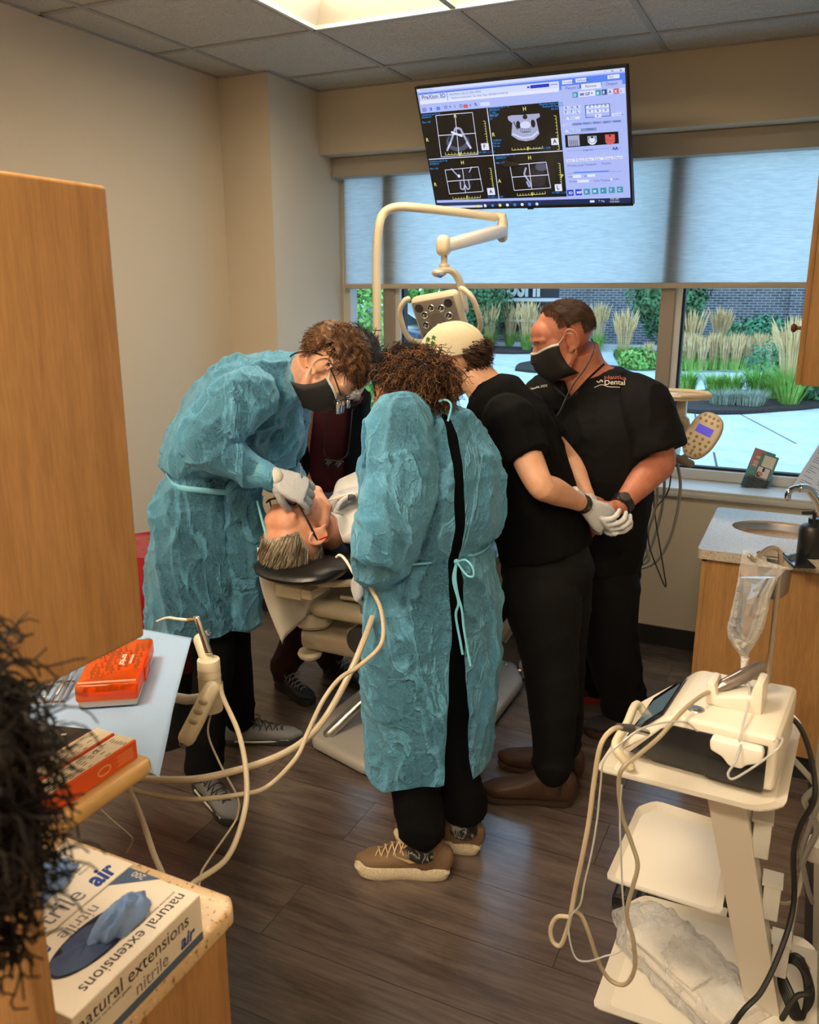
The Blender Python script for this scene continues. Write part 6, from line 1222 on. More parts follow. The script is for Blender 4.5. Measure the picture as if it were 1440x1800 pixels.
def wrinkle(amp):
    return lambda p, n: amp*(ridge(p, (70, 70, 70), 5)-.3)+amp*.6*noise.noise(p_(p)*40)
def p_(p): return Vector((p[0], p[1], p[2]))
def gown_fold(p, n, a=1.0):
    return a*(.006*noise.noise(p_(p)*3.0)+.021*(ridge(p, (6, 6, 1.5), 10)-.18)+.011*(ridge(p, (10, 10, 6), 13, 3.3)-.12)+.008*(ridge(p, (6, 6, 13), 13, 9.1)-.12))
def cloth_fold(p, n, a=1.0):
    return a*(.004*noise.noise(p_(p)*5)+.008*(ridge(p, (8, 8, 4), 6)-.3)+.003*(ridge(p, (16, 16, 14), 7, 2.2)-.2))
def trouser_fold(p, n, a=1.0):
    k = max(0, 1-p[2]/.35); return a*(.004*noise.noise(p_(p)*6)+(.005+.012*k)*(ridge(p, (5, 5, 9+8*k), 5, 4.2)-.3))
def strands(pts_list, r0, r1, mat, name, parent, sides=3):
    v = []; f = []; fm = []; rq = random.Random(1)
    for P in pts_list:
        n = len(P); x = None; base = len(v); mi = rq.randrange(len(mat)) if isinstance(mat, list) else 0; fm += [mi]*((n-1)*sides)
        for i in range(n):
            t = (P[min(i+1, n-1)]-P[max(i-1, 0)]); t = t.normalized() if t.length > 1e-9 else V(0, 0, 1)
            if x is None: x = frame(t)[0]
            x = x-t*x.dot(t); x = x.normalized() if x.length > 1e-6 else frame(t)[0]; y = t.cross(x); r = r0+(r1-r0)*i/(n-1)
            for k in range(sides): a = 2*PI*k/sides; v.append(P[i]+(x*math.cos(a)+y*math.sin(a))*r)
        for i in range(n-1):
            for k in range(sides): k2 = (k+1) % sides; f.append((base+i*sides+k, base+i*sides+k2, base+(i+1)*sides+k2, base+(i+1)*sides+k))
    return mesh_obj(name, v, f, mat, parent, True, fm)
def hair_on_head(H, parent, mat, n, L, where, flow, curl=.0, seed=1, name='hair', r=.0009, grow=1.0, waves=6, cap=.006, center=(0, -.018, .034), rad=(.078, .099, .088), jitter=.25):
    """where(d) keeps a root direction d (head frame); flow(d) gives the combing direction"""
    q = random.Random(seed); c = Vector(center); S_ = []; c3 = H.to_3x3(); tries = 0
    while len(S_) < n and tries < n*20:
        tries += 1; d = Vector((q.gauss(0, 1), q.gauss(0, 1), q.gauss(0, 1))).normalized()
        if not where(d): continue
        p = c+Vector((d.x*rad[0], d.y*rad[1], d.z*rad[2])); nn = Vector((d.x/rad[0], d.y/rad[1], d.z/rad[2])).normalized(); fl = Vector(flow(d)); fl = (fl-nn*fl.dot(nn)); fl = fl.normalized() if fl.length > 1e-5 else nn
        jt = Vector((q.uniform(-1, 1), q.uniform(-1, 1), q.uniform(-1, 1)))*jitter; dirv = (fl+jt+nn*.35*grow).normalized(); l = L*q.uniform(.65, 1.1); P = [p-nn*.002]; N = 9; sx, ph = frame(dirv)[0], q.uniform(0, 6.28); amp = curl*q.uniform(.6, 1.3); cur = p
        for i in range(1, N+1):
            cur = cur+dirv*(l/N); e = Vector(((cur.x-c.x)/rad[0], (cur.y-c.y)/rad[1], (cur.z-c.z)/rad[2])); k = e.length
            if k < 1.03: cur = c+(cur-c)*(1.04/k)
            nn2 = Vector((e.x/rad[0], e.y/rad[1], e.z/rad[2])).normalized(); dirv = (dirv-nn2*.25*max(0, k-1.12)).normalized(); w = math.sin(i/N*waves+ph); P.append(cur+sx*(amp*w)+nn2*(amp*.8*math.cos(i/N*waves+ph)))
        S_.append([H @ a for a in P])
    o = strands(S_, r, r*.4, mat, name, parent)
    return o
def scalp(H, parent, mat, where, off=.004, name='hair_base', center=(0, -.018, .034), rad=(.078, .099, .088), rough=.003, fs=40):
    m = MB(); u_, w_ = 110, 80; v = []; f = []; c = Vector(center)
    for i in range(w_+1):
        for j in range(u_):
            th = PI*i/w_; ph = 2*PI*j/u_; d = Vector((math.sin(th)*math.cos(ph), math.sin(th)*math.sin(ph), math.cos(th))); k = 1+off/.085+rough/.085*noise.noise(d*fs/8); v.append(c+Vector((d.x*rad[0]*k, d.y*rad[1]*k, d.z*rad[2]*k)))
    for i in range(w_):
        for j in range(u_):
            k = (j+1) % u_; th = PI*(i+.5)/w_; ph = 2*PI*(j+.5)/u_; d = Vector((math.sin(th)*math.cos(ph), math.sin(th)*math.sin(ph), math.cos(th)))
            if where(d): f.append((i*u_+j, (i+1)*u_+j, (i+1)*u_+k, i*u_+k))
    m.add(v, f, None, H); return m.build(name, mat, parent)
def mask_on(H, parent, mat, trim=MASKW, loops=((1, 1), (-1, 1)), s=1.0):
    body = [c for c in parent.children if c.name.startswith('body')][0]; T = bvh_of(body); c0 = H @ V(0, .01, -.045); k_s = H.to_scale()[0]
    """pleated mask over nose, mouth and chin"""
    rows = []; N = 17
    zs = [.004, -.006, -.016, -.026, -.036, -.048, -.060, -.072, -.086, -.100, -.108]; bul = [.000, .006, .004, .010, .007, .012, .010, .013, .010, .006, .0]
    for z_, bu in zip(zs, bul):
        row = []
        for j in range(N):
            t_ = -1+2*j/(N-1); x = .072*t_*(1-.08*(abs(z_+.045)/.06)); y = .114-.012*(abs(z_+.03)/.05)**2-(.082)*abs(t_)**1.8+bu*(1-t_*t_); p = H @ V(x*s, y*s, z_*s); d = (p-c0); L0 = d.length; d.normalize(); h = T.ray_cast(c0+d*.2, -d)
            if h[0] is not None and (h[0]-c0).length > L0-.004*k_s: p = h[0]+d*(.004*k_s)
            row.append(H.inverted() @ p)
        rows.append(row)
    m = MB(); m.rings(rows, None, H, caps=False, closed_u=False); o = m.build('face_mask', mat, parent); md = o.modifiers.new('t', 'SOLIDIFY'); md.thickness = .0015
    t = MB(); t.tube([rows[0][j]+V(0, .001, -.003) for j in range(N)], (.0045), None, 6, M=H); t.build('mask_top_band', trim, o)
    for (sd, on) in loops:
        if not on: continue
        e = MB(); x = sd*.066; e.tube(spline([(sd*.062, .050, .0), (sd*.072, .025, .010), (sd*.083, -.005, .028), (sd*.088, -.028, .012), (sd*.085, -.022, -.02), (sd*.070, .0, -.05), (sd*.056, .04, -.090)], 5), .0018, None, 6, M=H); e.build('ear_loop', trim, o)
    return o
def shoe(parent, heel, toe, w, upper, sole, name='shoe', h=.075, soleh=.026, laces=None, chunky=0, boot=0, midline=None):
    heel, toe = Vector(heel), Vector(toe); d = toe-heel; Ln = d.length; d.normalize(); sx = Vector((-d.y, d.x, 0)); M = basis(d, sx, V(0, 0, 1), heel)
    prof = [(0, .40), (.05, .62), (.18, .70), (.35, .66), (.52, .72), (.70, .92), (.82, .96), (.92, .80), (.98, .5), (1.0, .2)]
    pr = spline([V(a, b_, 0) for a, b_ in prof], 3); up = [(p.x*Ln, p.y*w) for p in pr]; lo = [(x, -y*.96) for x, y in reversed(up)]; pl = up+lo
    b = MB(); R_ = []
    for z_, k in ((.0, .93), (.004, 1.0), (soleh*.6, 1.02+chunky), (soleh, 1.0)):
        R_.append([V(Ln*.5+(x-Ln*.5)*k, y*k, (z_ + (.012 if x > Ln*.85 and z_ < .004 else 0) + (.004*math.sin(x*150) if chunky and z_ == soleh*.6 else 0))) for x, y in pl])
    b.rings(R_, None, M); so = b.build(name, sole, parent)
    u = MB(); n = 14; P = []; R2 = []
    for i in range(n):
        t_ = i/(n-1); x = Ln*(.03+.94*t_)
        hh = (h if t_ < .30 else h*(1-.62*((t_-.30)/.70)**.85)) if not boot else (h*1.45 if t_ < .36 else h*(1.45-.95*((t_-.36)/.64)**.6)); hw = w*(.60 if t_ < .1 else .66+.26*math.sin(max(0, t_-.35)*2.2)); hw *= math.sqrt(max(.05, 1-max(0, (t_-.82)/.19)**2)); 
        P.append(V(x, 0, soleh*.7+hh*.46)); R2.append((hw, hh*.56))
    u.tube(P, R2, None, 20, side=(0, 1, 0), M=M, ex=2.6, round_ends=True)
    if boot: u.tube([V(Ln*.22, 0, .05), V(Ln*.21, 0, .12), V(Ln*.20, 0, .17)], [(.050, .042), (.048, .042), (.050, .045)], None, 20, side=(1, 0, 0), M=M)
    else: u.tube([V(Ln*.24, 0, .05), V(Ln*.20, 0, h+soleh+.012)], [(.05, .038), (.046, .036)], None, 18, side=(1, 0, 0), M=M, round_ends=True)
    uo = u.build('shoe_upper', upper, so)
    if laces:
        l = MB()
        for k in range(5):
            x = Ln*(.40+.075*k); zz = soleh+h*(.98-.135*k); l.tube(spline([V(x, -.030, zz-.022), V(x+.012, -.012, zz+.002), V(x+.02, .012, zz+.002), V(x+.03, .030, zz-.024)], 3), .0022, None, 6, M=M); l.tube(spline([V(x, .030, zz-.022), V(x+.012, .012, zz+.003), V(x+.02, -.012, zz+.003), V(x+.03, -.030, zz-.024)], 3), .0022, None, 6, M=M)
        for s in (-1, 1): l.tube(spline([V(Ln*.37, 0, soleh+h*1.02), V(Ln*.40, s*.03, soleh+h*1.15), V(Ln*.47, s*.035, soleh+h*.95), V(Ln*.42, s*.01, soleh+h*.98)], 4), .0022, None, 6, M=M)
        l.build('laces', laces, so)
    return so
from mathutils.bvhtree import BVHTree
def bvh_of(ob):
    mw = world_matrix(ob); return BVHTree.FromPolygons([mw @ v.co for v in ob.data.vertices], [tuple(p.vertices) for p in ob.data.polygons])
UP = V(0, 0, 1); RG = Vector(RGT); VIEW = Vector((FWD[0], FWD[1], 0)).normalized()
# ================================================================== person in blue gown on the left
pA = thing('person', 'person in blue gown at the left bending over the patient, wearing a black mask', 'person', (-1.78, 2.25, 0))
A = lambda x, y, Y: atY(x, y, Y)
hcA = A(575, 648, 2.27); HA = head_basis(hcA, RG*.33-UP*.94-VIEW*.10, RG*.93+UP*.36-VIEW*.04)
shN, shF = A(432, 702, 2.07), A(505, 695, 2.43); elN, elF = A(352, 778, 1.99), A(505, 815, 2.50); wrN, wrF = A(462, 834, 2.06), A(520, 878, 2.36)
spA = [A(362, 905, 2.25), A(368, 835, 2.25), A(400, 762, 2.25), A(450, 695, 2.25), A(486, 668, 2.26)]
kneN, kneF = A(375, 1130, 2.19), A(405, 1120, 2.38); ankN, ankF = V(-1.80, 2.10, .09), V(-1.90, 2.44, .09)
b = MB(); add_head(b, HA)
b.tube(spline([A(478, 676, 2.27), A(515, 672, 2.27), hcA+(HA.to_3x3() @ V(0, -.03, -.04))], 4), interp([.075, .055, .052], 4), seg=16)
b.tube(spline(spA, 4), interp([(.13, .10), (.12, .09), (.14, .10), (.15, .10), (.07, .06)], 4), seg=20, side=(0, 1, 0), round_ends=True)
for s, e, w in ((shN, elN, wrN), (shF, elF, wrF)): b.tube(spline([s, e, w], 5), interp([.045, .040, .027], 5), seg=12, round_ends=True)
for s, k, a in ((spA[0]+V(0, -.09, 0), kneN, ankN), (spA[0]+V(0, .09, 0), kneF, ankF)): b.tube(spline([s, k, a], 5), interp([.075, .052, .035], 5), seg=12, round_ends=True)
dispobj('body', b, .0037, SKIN_A, pA, 2)
b = MB(); b.tube(spline([spA[0]+V(0, 0, -.02)]+spA[1:]+[A(508, 660, 2.27)], 4), interp([(.15, .115), (.14, .105), (.16, .108), (.175, .10), (.085, .065), (.060, .058)], 4), seg=24, side=(0, 1, 0), round_ends=True)
for s, e, w in ((shN, elN, wrN), (shF, elF, wrF)): b.tube(spline([s, e, e+(w-e)*.8], 4), interp([.068, .056, .040], 4), seg=14, round_ends=True)
dispobj('shirt', b, .009, BLACKCL, pA, 4, lambda p, n: cloth_fold(p, n, .5))
b = MB()
for s, k, a, o_ in ((spA[0]+V(0, -.07, -.0), kneN, ankN, -1), (spA[0]+V(0, .07, -.0), kneF, ankF, 1)): b.tube(spline([s, k, a+V(0, 0, .02)], 6), interp([.095, .074, .064], 6), seg=18, round_ends=True)
b.ell(spA[0]+V(0, 0, .0), (.14, .17, .12)); dispobj('trousers', b, .009, BLACKCL, pA, 3, trouser_fold)
# gown
def gownA():
    b = MB(); ks = [A(455, 650, 2.26)]
    # upper body, leaning
    b.tube(spline([A(368, 850, 2.25), A(380, 795, 2.25), A(425, 730, 2.25), A(465, 688, 2.25), A(497, 668, 2.26)], 5), interp([(.19, .130), (.20, .142), (.225, .152), (.215, .128), (.10, .085)], 5), seg=32, side=(0, 1, 0), round_ends=True)
    b.tube(spline([A(478, 690, 2.27), A(490, 770, 2.28), A(480, 850, 2.28)], 4), interp([.085, .075, .035], 4), seg=20, round_ends=True)     # front of the gown hanging free
    b.tube(spline([A(368, 850, 2.25), A(365, 900, 2.25), A(366, 985, 2.25), A(360, 1098, 2.25)], 5), interp([(.19, .135), (.22, .155), (.235, .168), (.235, .155)], 5), seg=40, side=(0, 1, 0))
    b.tube(spline([A(425, 860, 2.22), A(432, 960, 2.24), A(425, 1085, 2.26)], 5), interp([.06, .085, .07], 5), seg=20, round_ends=True)
    for s, e, w, r in ((shN, elN, wrN, (.090, .082, .076, .044)), (shF, elF, wrF, (.085, .07, .06, .042))):
        b.tube(spline([s+(e-s)*-.1, e+(s-e)*.12, e+(w-e)*.25, w], 6), interp(list(r), 6), seg=22, round_ends=True)
    return b
waistA = A(370, 842, 2.25).z
def foldA(p, n):
    d = gown_fold(p, n, 1.0)
    if abs(p[2]-waistA-.02) < .10 and p[0] < -1.45: d -= .020*math.exp(-((p[2]-waistA-.03)/.020)**2)
    return d
hemA = A(360, 1095, 2.25).z
gA = dispobj('gown', gownA(), .0065, GOWN, pA, 3, foldA, keep=lambda p: p[2] > hemA+.012, post=2)
b = MB(); P = []
c0 = A(368, 843, 2.25)
P = ring_on(gA, c0+V(0, 0, .018), V(1, 0, 0), V(0, 1, 0), V(0, 0, 1), .152, .192, 40, lambda t: -.03*math.cos(t)+.003*math.sin(5*t))
b.tube(P, [(.009, .003)]*len(P), side=(0, 0, 1), seg=6); b.build('gown_tie', GOWNTIE, gA)
b = MB(); st = A(452, 880, 2.10); b.tube(spline([st, st+V(.015, 0, -.06), st+V(.035, -.01, -.11), st+V(.02, 0, -.14)], 5), (.004), seg=6); b.build('gown_tie_end', GOWNTIE, gA)
# black collar and cable of the magnifier lamp
b = MB(); b.tube([A(493, 674, 2.265), A(503, 671, 2.27), A(510, 669, 2.27)], [.070, .068, .060], seg=24); b.build('collar', BLACKCL, pA)
b = MB(); b.tube(spline([A(505, 648, 2.24), A(512, 625, 2.24), A(540, 618, 2.22), A(572, 628, 2.20), A(592, 650, 2.20)], 6), .0026, seg=7); b.tube(spline([A(503, 640, 2.24), A(520, 640, 2.23), A(545, 648, 2.22)], 5), .0022, seg=6); b.build('lamp_cable', BLACKCABLE, pA)
mask_on(HA, pA, MASKB, MASKW)
# hair: short wavy brown, leaves face and ears clear
def whA(d): return ((d.z > .10 and d.y < .50) or (d.y < -.22 and d.z > -.55) or (d.z > .45 and d.y < .80)) and not (abs(d.x) > .62 and d.z < .22 and d.y > -.38)
scalp(HA, pA, HAIR_A, whA, .015, rough=.010, fs=60)
hair_on_head(HA, pA, HAIR_AL, 2300, .045, whA, lambda d: V(d.x*.4, .9 if d.z > .3 else -.2, -.2 if d.z > .3 else -1), curl=.005, seed=3, r=.0016, waves=9, grow=.75)
# magnifier glasses with small lamp
b = MB()
for s in (-1, 1):
    b.tube(spline([V(s*.082, -.012, .022), V(s*.082, .04, .026), V(s*.062, .092, .022)], 4), .0024, seg=6, M=HA)
    b.tube(spline([V(s*.058, .096, .028), V(s*.058, .100, .0), V(s*.034, .108, -.006), V(s*.010, .106, .004), V(s*.012, .104, .026), V(s*.034, .104, .032), V(s*.058, .096, .028)], 4), .0018, seg=6, M=HA)
b.tube([V(-.012, .106, .02), V(.012, .106, .02)], .002, seg=6, M=HA); ga = b.build('glasses', BLACKP, pA)
for s in (-1, 1): q = MB(); q.cyl(V(s*.031, .108, .002), V(s*.030, .142, -.010), .010, .008, M=HA, bev=.002); q.build('magnifier_barrel', CHROME, ga); q = MB(); q.disc(.0075, None, HA @ Matrix.Translation((s*.030, .1425, -.0102)) @ Matrix.Rotation(-PI/2, 4, 'X')); q.build('lens', plain('amber_lens', srgb(200, 130, 60), .05, spec=.9), ga, smooth=False)
b = MB(); b.cyl(V(0, .112, .028), V(0, .135, .020), .007, .006, M=HA, bev=.002); b.build('head_lamp', CHROME, ga)
# gloved hands
def glove(parent, wrist, d, back, side, curl, s=1.0, thumb=(.75, .55, -.35), tcurl=.4, spread=.05, fore=None, name='glove', mat=None):
    d = Vector(d).normalized(); bk = Vector(back); bk = (bk-d*bk.dot(d)).normalized(); x = d.cross(bk); M = basis(x, d, bk, wrist); b = MB(); hand_geo(b, M, curl, spread, thumb, tcurl, s, side)
    if fore is not None: b.tube([Vector(wrist)-d*.0, Vector(wrist)+(Vector(fore)-Vector(wrist)).normalized()*.075], [(.026*s, .022*s), (.033*s, .031*s)], seg=16, side=x)
    return dispobj(name, b, .0028, mat or GLOVE, parent, 3, lambda p, n: .0011*(ridge(p, (55, 55, 55), 5)-.3))
glove(pA, A(482, 838, 2.07), (A(536, 864, 2.13)-A(482, 838, 2.07)), (-.1, -.75, .66), 1, (.45, .55, .62, .5), 1.12, (.45, .7, -.5), .5, .03, fore=wrN)
b = MB(); b.tube([A(456, 829, 2.055), A(482, 839, 2.07)], [.032, .030], seg=16, round_ends=True); b.build('glove_cuff', plain('cuff_white', srgb(226, 220, 206), .6), pA)
glove(pA, A(505, 880, 2.32), (A(548, 862, 2.22)-A(505, 880, 2.32)), (-.2, .5, .8), -1, (.5, .6, .65, .6), 1.0, fore=wrF)
tl = thing('dental_syringe', 'thin white syringe held upright between the gloved fingers over the patient', 'dental tool', tuple(A(531, 850, 2.12))); b = MB(); b.tube([A(528, 815, 2.13), A(533, 862, 2.13), A(541, 890, 2.15)], [.0016, .0035, .0018], seg=8, round_ends=True); b.build('barrel', STEEL, tl)
# shoes
GRY = plain('grey_knit', srgb(122, 124, 126), .8, bump=.7, bscale=400); GSOL = plain('dark_sole', srgb(44, 46, 50), .6)
shoe(pA, (-1.845, 2.115, 0), (-1.575, 1.985, 0), .048, GRY, GSOL, h=.070, laces=plain('black_laces', (.02, .02, .02), .8)); shoe(pA, (-1.95, 2.40, 0), (-1.68, 2.55, 0), .048, GRY, GSOL, h=.070, laces=plain('black_laces', (.02, .02, .02), .8))
for h0_, t0_ in (((-1.845, 2.115, 0), (-1.575, 1.985, 0)), ((-1.95, 2.40, 0), (-1.68, 2.55, 0))):
    h_ = Vector(h0_); d = (Vector(t0_)-h_).normalized(); s = V(-d.y, d.x, 0); q = MB()
    for sg in (-1, 1): q.tube(spline([h_+d*.05+s*sg*.034+V(0, 0, .024), h_+d*.15+s*sg*.037+V(0, 0, .020), h_+d*.26+s*sg*.040+V(0, 0, .024)], 4), (.004), seg=6)
    q.build('sole_stripe', plain('pale_stripe', srgb(200, 198, 190), .6), pA)

# ================================================================== person behind, black jacket over maroon top
pB = thing('person', 'person in black jacket over maroon scrubs, mostly hidden behind the left gown', 'person', (-1.86, 2.95, 0))
hcB = A(622, 640, 2.92); HB = head_basis(hcB, V(.45, -.35, -.75), V(.2, -.2, .8)+RG*.3)
spB = [A(568, 900, 2.98), A(572, 800, 2.98), A(580, 700, 2.96)]
b = MB(); add_head(b, HB); b.tube([A(583, 690, 2.96), hcB-UP*.05], .052, seg=14); b.tube(spline(spB, 4), interp([(.15, .10), (.15, .10), (.17, .09)], 4), seg=18, side=(.3, 1, 0), round_ends=True)
shB = [A(535, 715, 2.80), A(618, 712, 3.10)]; elB = [A(528, 830, 2.80), A(628, 820, 3.12)]; wrB = [A(560, 880, 2.72), A(600, 870, 2.85)]
for s, e, w in zip(shB, elB, wrB): b.tube(spline([s, e, w], 4), interp([.04, .036, .026], 4), seg=12, round_ends=True)
anB = [V(-1.99, 2.90, .09), V(-1.88, 3.10, .09)]
for k in (0, 1): b.tube(spline([spB[0]+V(0, (-.09, .09)[k], 0), A((548, 590)[k], 1050, (2.88, 3.08)[k]), anB[k]], 4), interp([.07, .05, .035], 4), seg=12, round_ends=True)
dispobj('body', b, .006, SKIN_C, pB, 3)
b = MB(); b.tube(spline([spB[0]+V(0, 0, -.12)]+spB+[A(584, 690, 2.95)], 4), interp([(.16, .115), (.165, .115), (.165, .115), (.17, .105), (.07, .06)], 4), seg=24, side=(.3, 1, 0), round_ends=True); dispobj('maroon_top', b, .010, MAROON, pB, 3, lambda p, n: cloth_fold(p, n, .7))
b = MB(); b.tube(spline([spB[0]+V(0, 0, -.08)]+spB+[A(584, 694, 2.95)], 4), interp([(.19, .135), (.19, .135), (.19, .135), (.20, .125), (.09, .08)], 4), seg=28, side=(.3, 1, 0), round_ends=True)
for s, e, w in zip(shB, elB, wrB): b.tube(spline([s*.4+spB[2]*.6, s, e, w+(e-w)*.2], 4), interp([.085, .080, .062, .046], 4), seg=16, round_ends=True)
cB = spB[1]; fB = (A(600, 800, 2.7)-cB); fB.z = 0; fB.normalize()
dispobj('black_jacket', b, .009, BLACKCL, pB, 3, lambda p, n: cloth_fold(p, n, .8), keep=lambda p: not ((p_(p)-cB).xy.normalized().dot(fB.xy) > .90 and p[2] < cB.z+.30))
b = MB()
for k in (0, 1): b.tube(spline([spB[0]+V(0, (-.085, .085)[k], -.02), A((548, 590)[k], 1050, (2.88, 3.08)[k]), anB[k]+V(0, 0, .02)], 5), interp([.10, .075, .066], 5), seg=16, round_ends=True)
dispobj('trousers', b, .010, plain('dark_maroon_trousers', srgb(44, 12, 20), .8, bump=.2, bscale=200), pB, 3, trouser_fold)
whB = lambda d: d.z > .05 and d.y < .7 or d.y < -.1 and d.z > -.5
scalp(HB, pB, HAIR_BK, whB, .012, rough=.004); hair_on_head(HB, pB, HAIR_BK, 500, .07, whB, lambda d: V(d.x, -.5, -.6), .002, 4, r=.0016)
mask_on(HB, pB, MASKW, MASKW)
LP = A(588, 812, 2.78); b = MB()
for s in (-1, 1): b.cyl(LP+V(s*.022, 0, 0), LP+V(s*.022, -.03, -.012), .010, .009); b.tube(spline([LP+V(s*.02, 0, .01), LP+V(s*.05, .01, .03), LP+V(s*.055, .03, .10), LP+V(s*.05, .06, .20)], 5), .002, seg=6)
b.tube([LP+V(-.04, 0, .005), LP+V(.04, 0, .005)], .004, seg=8); b.build('hanging_magnifiers', plain('black_gloss', (.02, .02, .02), .15), pB)
BSHOE = plain('black_shoe', (.014, .014, .016), .45)
shoe(pB, V(-2.04, 2.92, 0), V(-1.80, 2.82, 0), .046, BSHOE, plain('black_sole', (.02, .02, .02), .6), h=.068, laces=plain('grey_laces', (.3, .3, .3), .8)); shoe(pB, V(-1.92, 3.14, 0), V(-1.66, 3.06, 0), .046, BSHOE, plain('black_sole', (.02, .02, .02), .6), h=.068, laces=plain('grey_laces', (.3, .3, .3), .8))

# ================================================================== patient
pF = thing('person', 'reclined grey-haired patient with dark glasses lying on the headrest under a white bib', 'person', tuple(A(530, 960, 2.2)))
hcF = A(527, 930, 2.20); HF = head_basis(hcF, V(-.20, -.22, .95), V(-.28, -.86, -.36), 1.10)
b = MB(); add_head(b, HF); nkF = A(598, 945, 2.42); b.tube([hcF+(HF.to_3x3() @ V(0, -.03, -.06)), nkF], [.055, .062], seg=16)
b.tube(spline([nkF, V(-1.37, 2.62, .97), V(-1.37, 2.9, .90), V(-1.37, 3.2, .80)], 4), interp([(.09, .07), (.19, .10), (.17, .11), (.16, .10)], 4), seg=24, side=(1, 0, 0), round_ends=True)
for s in (-1, 1): b.tube(spline([V(-1.37+s*.08, 3.15, .80), V(-1.37+s*.09, 3.55, .80), V(-1.37+s*.09, 3.98, .70)], 4), interp([.085, .06, .04], 4), seg=14, round_ends=True); b.tube(spline([V(-1.37+s*.19, 2.6, .96), V(-1.37+s*.24, 2.88, .86), V(-1.37+s*.08, 3.05, .95)], 4), interp([.05, .04, .028], 4), seg=12, round_ends=True)
dispobj('body', b, .0045, SKIN_F, pF, 3)
b = MB(); b.tube(spline([nkF+V(.0, -.015, -.01), A(612, 960, 2.46), V(-1.36, 2.66, .965), V(-1.37, 2.95, .89), V(-1.37, 3.2, .80)], 4), interp([(.10, .085), (.18, .105), (.215, .118), (.19, .125), (.175, .115)], 4), seg=28, side=(1, 0, 0), round_ends=True)
for s in (-1, 1): b.tube(spline([V(-1.37+s*.18, 2.58, .95), V(-1.37+s*.25, 2.88, .86), V(-1.37+s*.10, 3.05, .95)], 4), interp([.07, .056, .042], 4), seg=14, round_ends=True)
dispobj('navy_shirt', b, .009, NAVY, pF, 3, lambda p, n: cloth_fold(p, n, .7))
b = MB()
for s in (-1, 1): b.tube(spline([V(-1.37+s*.08, 3.12, .80), V(-1.37+s*.09, 3.55, .79), V(-1.37+s*.09, 3.96, .70)], 4), interp([.105, .075, .055], 4), seg=14, round_ends=True)
dispobj('trousers', b, .010, NAVY, pF, 3, lambda p, n: cloth_fold(p, n, .6))
for s in (-1, 1): shoe(pF, V(-1.37+s*.09, 4.0, .62), V(-1.37+s*.09, 4.04, .88), .045, BSHOE, plain('black_sole', (.02, .02, .02), .6)) if False else None
# bib over the chest
trees_F = [bvh_of(c) for c in pF.children if c.name.startswith(('body', 'navy_shirt'))]
vv = []; ff = []; N = 44; P0_, P1_, P2_, P3_ = A(574, 888, 2.33), A(598, 846, 2.85), A(730, 850, 2.80), A(648, 985, 2.26)
for i in range(N+1):
    for j in range(N+1):
        s_, t_ = i/N, j/N; p = (P0_*(1-s_)+P3_*s_)*(1-t_)+(P1_*(1-s_)+P2_*s_)*t_; zz = [h[0].z for h in (T.ray_cast(V(p.x, p.y, 1.6), V(0, 0, -1)) for T in trees_F) if h[0] is not None]
        edge = max(0, abs(s_-.5)-.36); p.z = max(zz+[.90-edge*.9])+.012+.016*fbm(p, (8, 8, 8), 3)+.012*ridge(p, (9, 9, 9), 8); vv.append(p)
for _ in range(4):
    vv = [V(q.x, q.y, (q.z*2+vv[max(k-1, 0)].z+vv[min(k+1, len(vv)-1)].z+vv[max(k-N-1, 0)].z+vv[min(k+N+1, len(vv)-1)].z)/6+.0008) for k, q in enumerate(vv)]
for i in range(N):
    for j in range(N): a = i*(N+1)+j; ff.append((a, a+N+1, a+N+2, a+1))
m = MB(); m.add(vv, ff); BIBM = plain('bib_paper', srgb(240, 238, 234), .75, bump=.4, bscale=30); o = m.build('bib', BIBM, pF); md = o.modifiers.new('t', 'SOLIDIFY'); md.thickness = .002
whF = lambda d: d.y > -.62 and (d.z > .18 and d.y < .45) or (-.62 < d.y < .05 and d.z > -.5) and not (abs(d.x) > .85 and d.z < .1)
scalp(HF, pF, HAIR_F, whF, .004, rough=.002, fs=50)
hair_on_head(HF, pF, HAIR_FL, 3200, .065, whF, lambda d: V(-.55, -.75, .35), .0010, 8, r=.0012, grow=.30, jitter=.06)
b = MB()
for s in (-1, 1):
    b.tube(spline([V(s*.086, -.022, .012), V(s*.084, .04, .018), V(s*.070, .094, .020)], 4), (.0036, .0022), seg=6, M=HF)
    b.tube(spline([V(s*.066, .098, .034), V(s*.066, .100, -.006), V(s*.038, .110, -.014), V(s*.012, .112, .0), V(s*.012, .112, .028), V(s*.040, .110, .036), V(s*.066, .098, .034)], 4), .0026, seg=8, M=HF)
b.tube([V(-.012, .114, .02), V(.012, .114, .02)], .0026, seg=6, M=HF); g_ = b.build('glasses', BLACKP, pF)
for s in (-1, 1): q = MB(); q.add([V(s*.064, .099, .032), V(s*.064, .101, -.005), V(s*.038, .111, -.012), V(s*.014, .112, .0), V(s*.014, .112, .027), V(s*.040, .111, .034)], [(0, 1, 2, 3, 4, 5)], None, HF); q.build('lens', plain('clear_lens', (.8, .85, .85), .03, trans=.9), g_, smooth=False)
b = MB(); e_ = 1; b.tube([V(e_*.090, -.020, .006), V(e_*.092, -.024, -.018)], .0032, seg=8, M=HF, round_ends=True); b.build('red_glasses_tip', plain('red_tip', srgb(215, 60, 45), .4), g_)
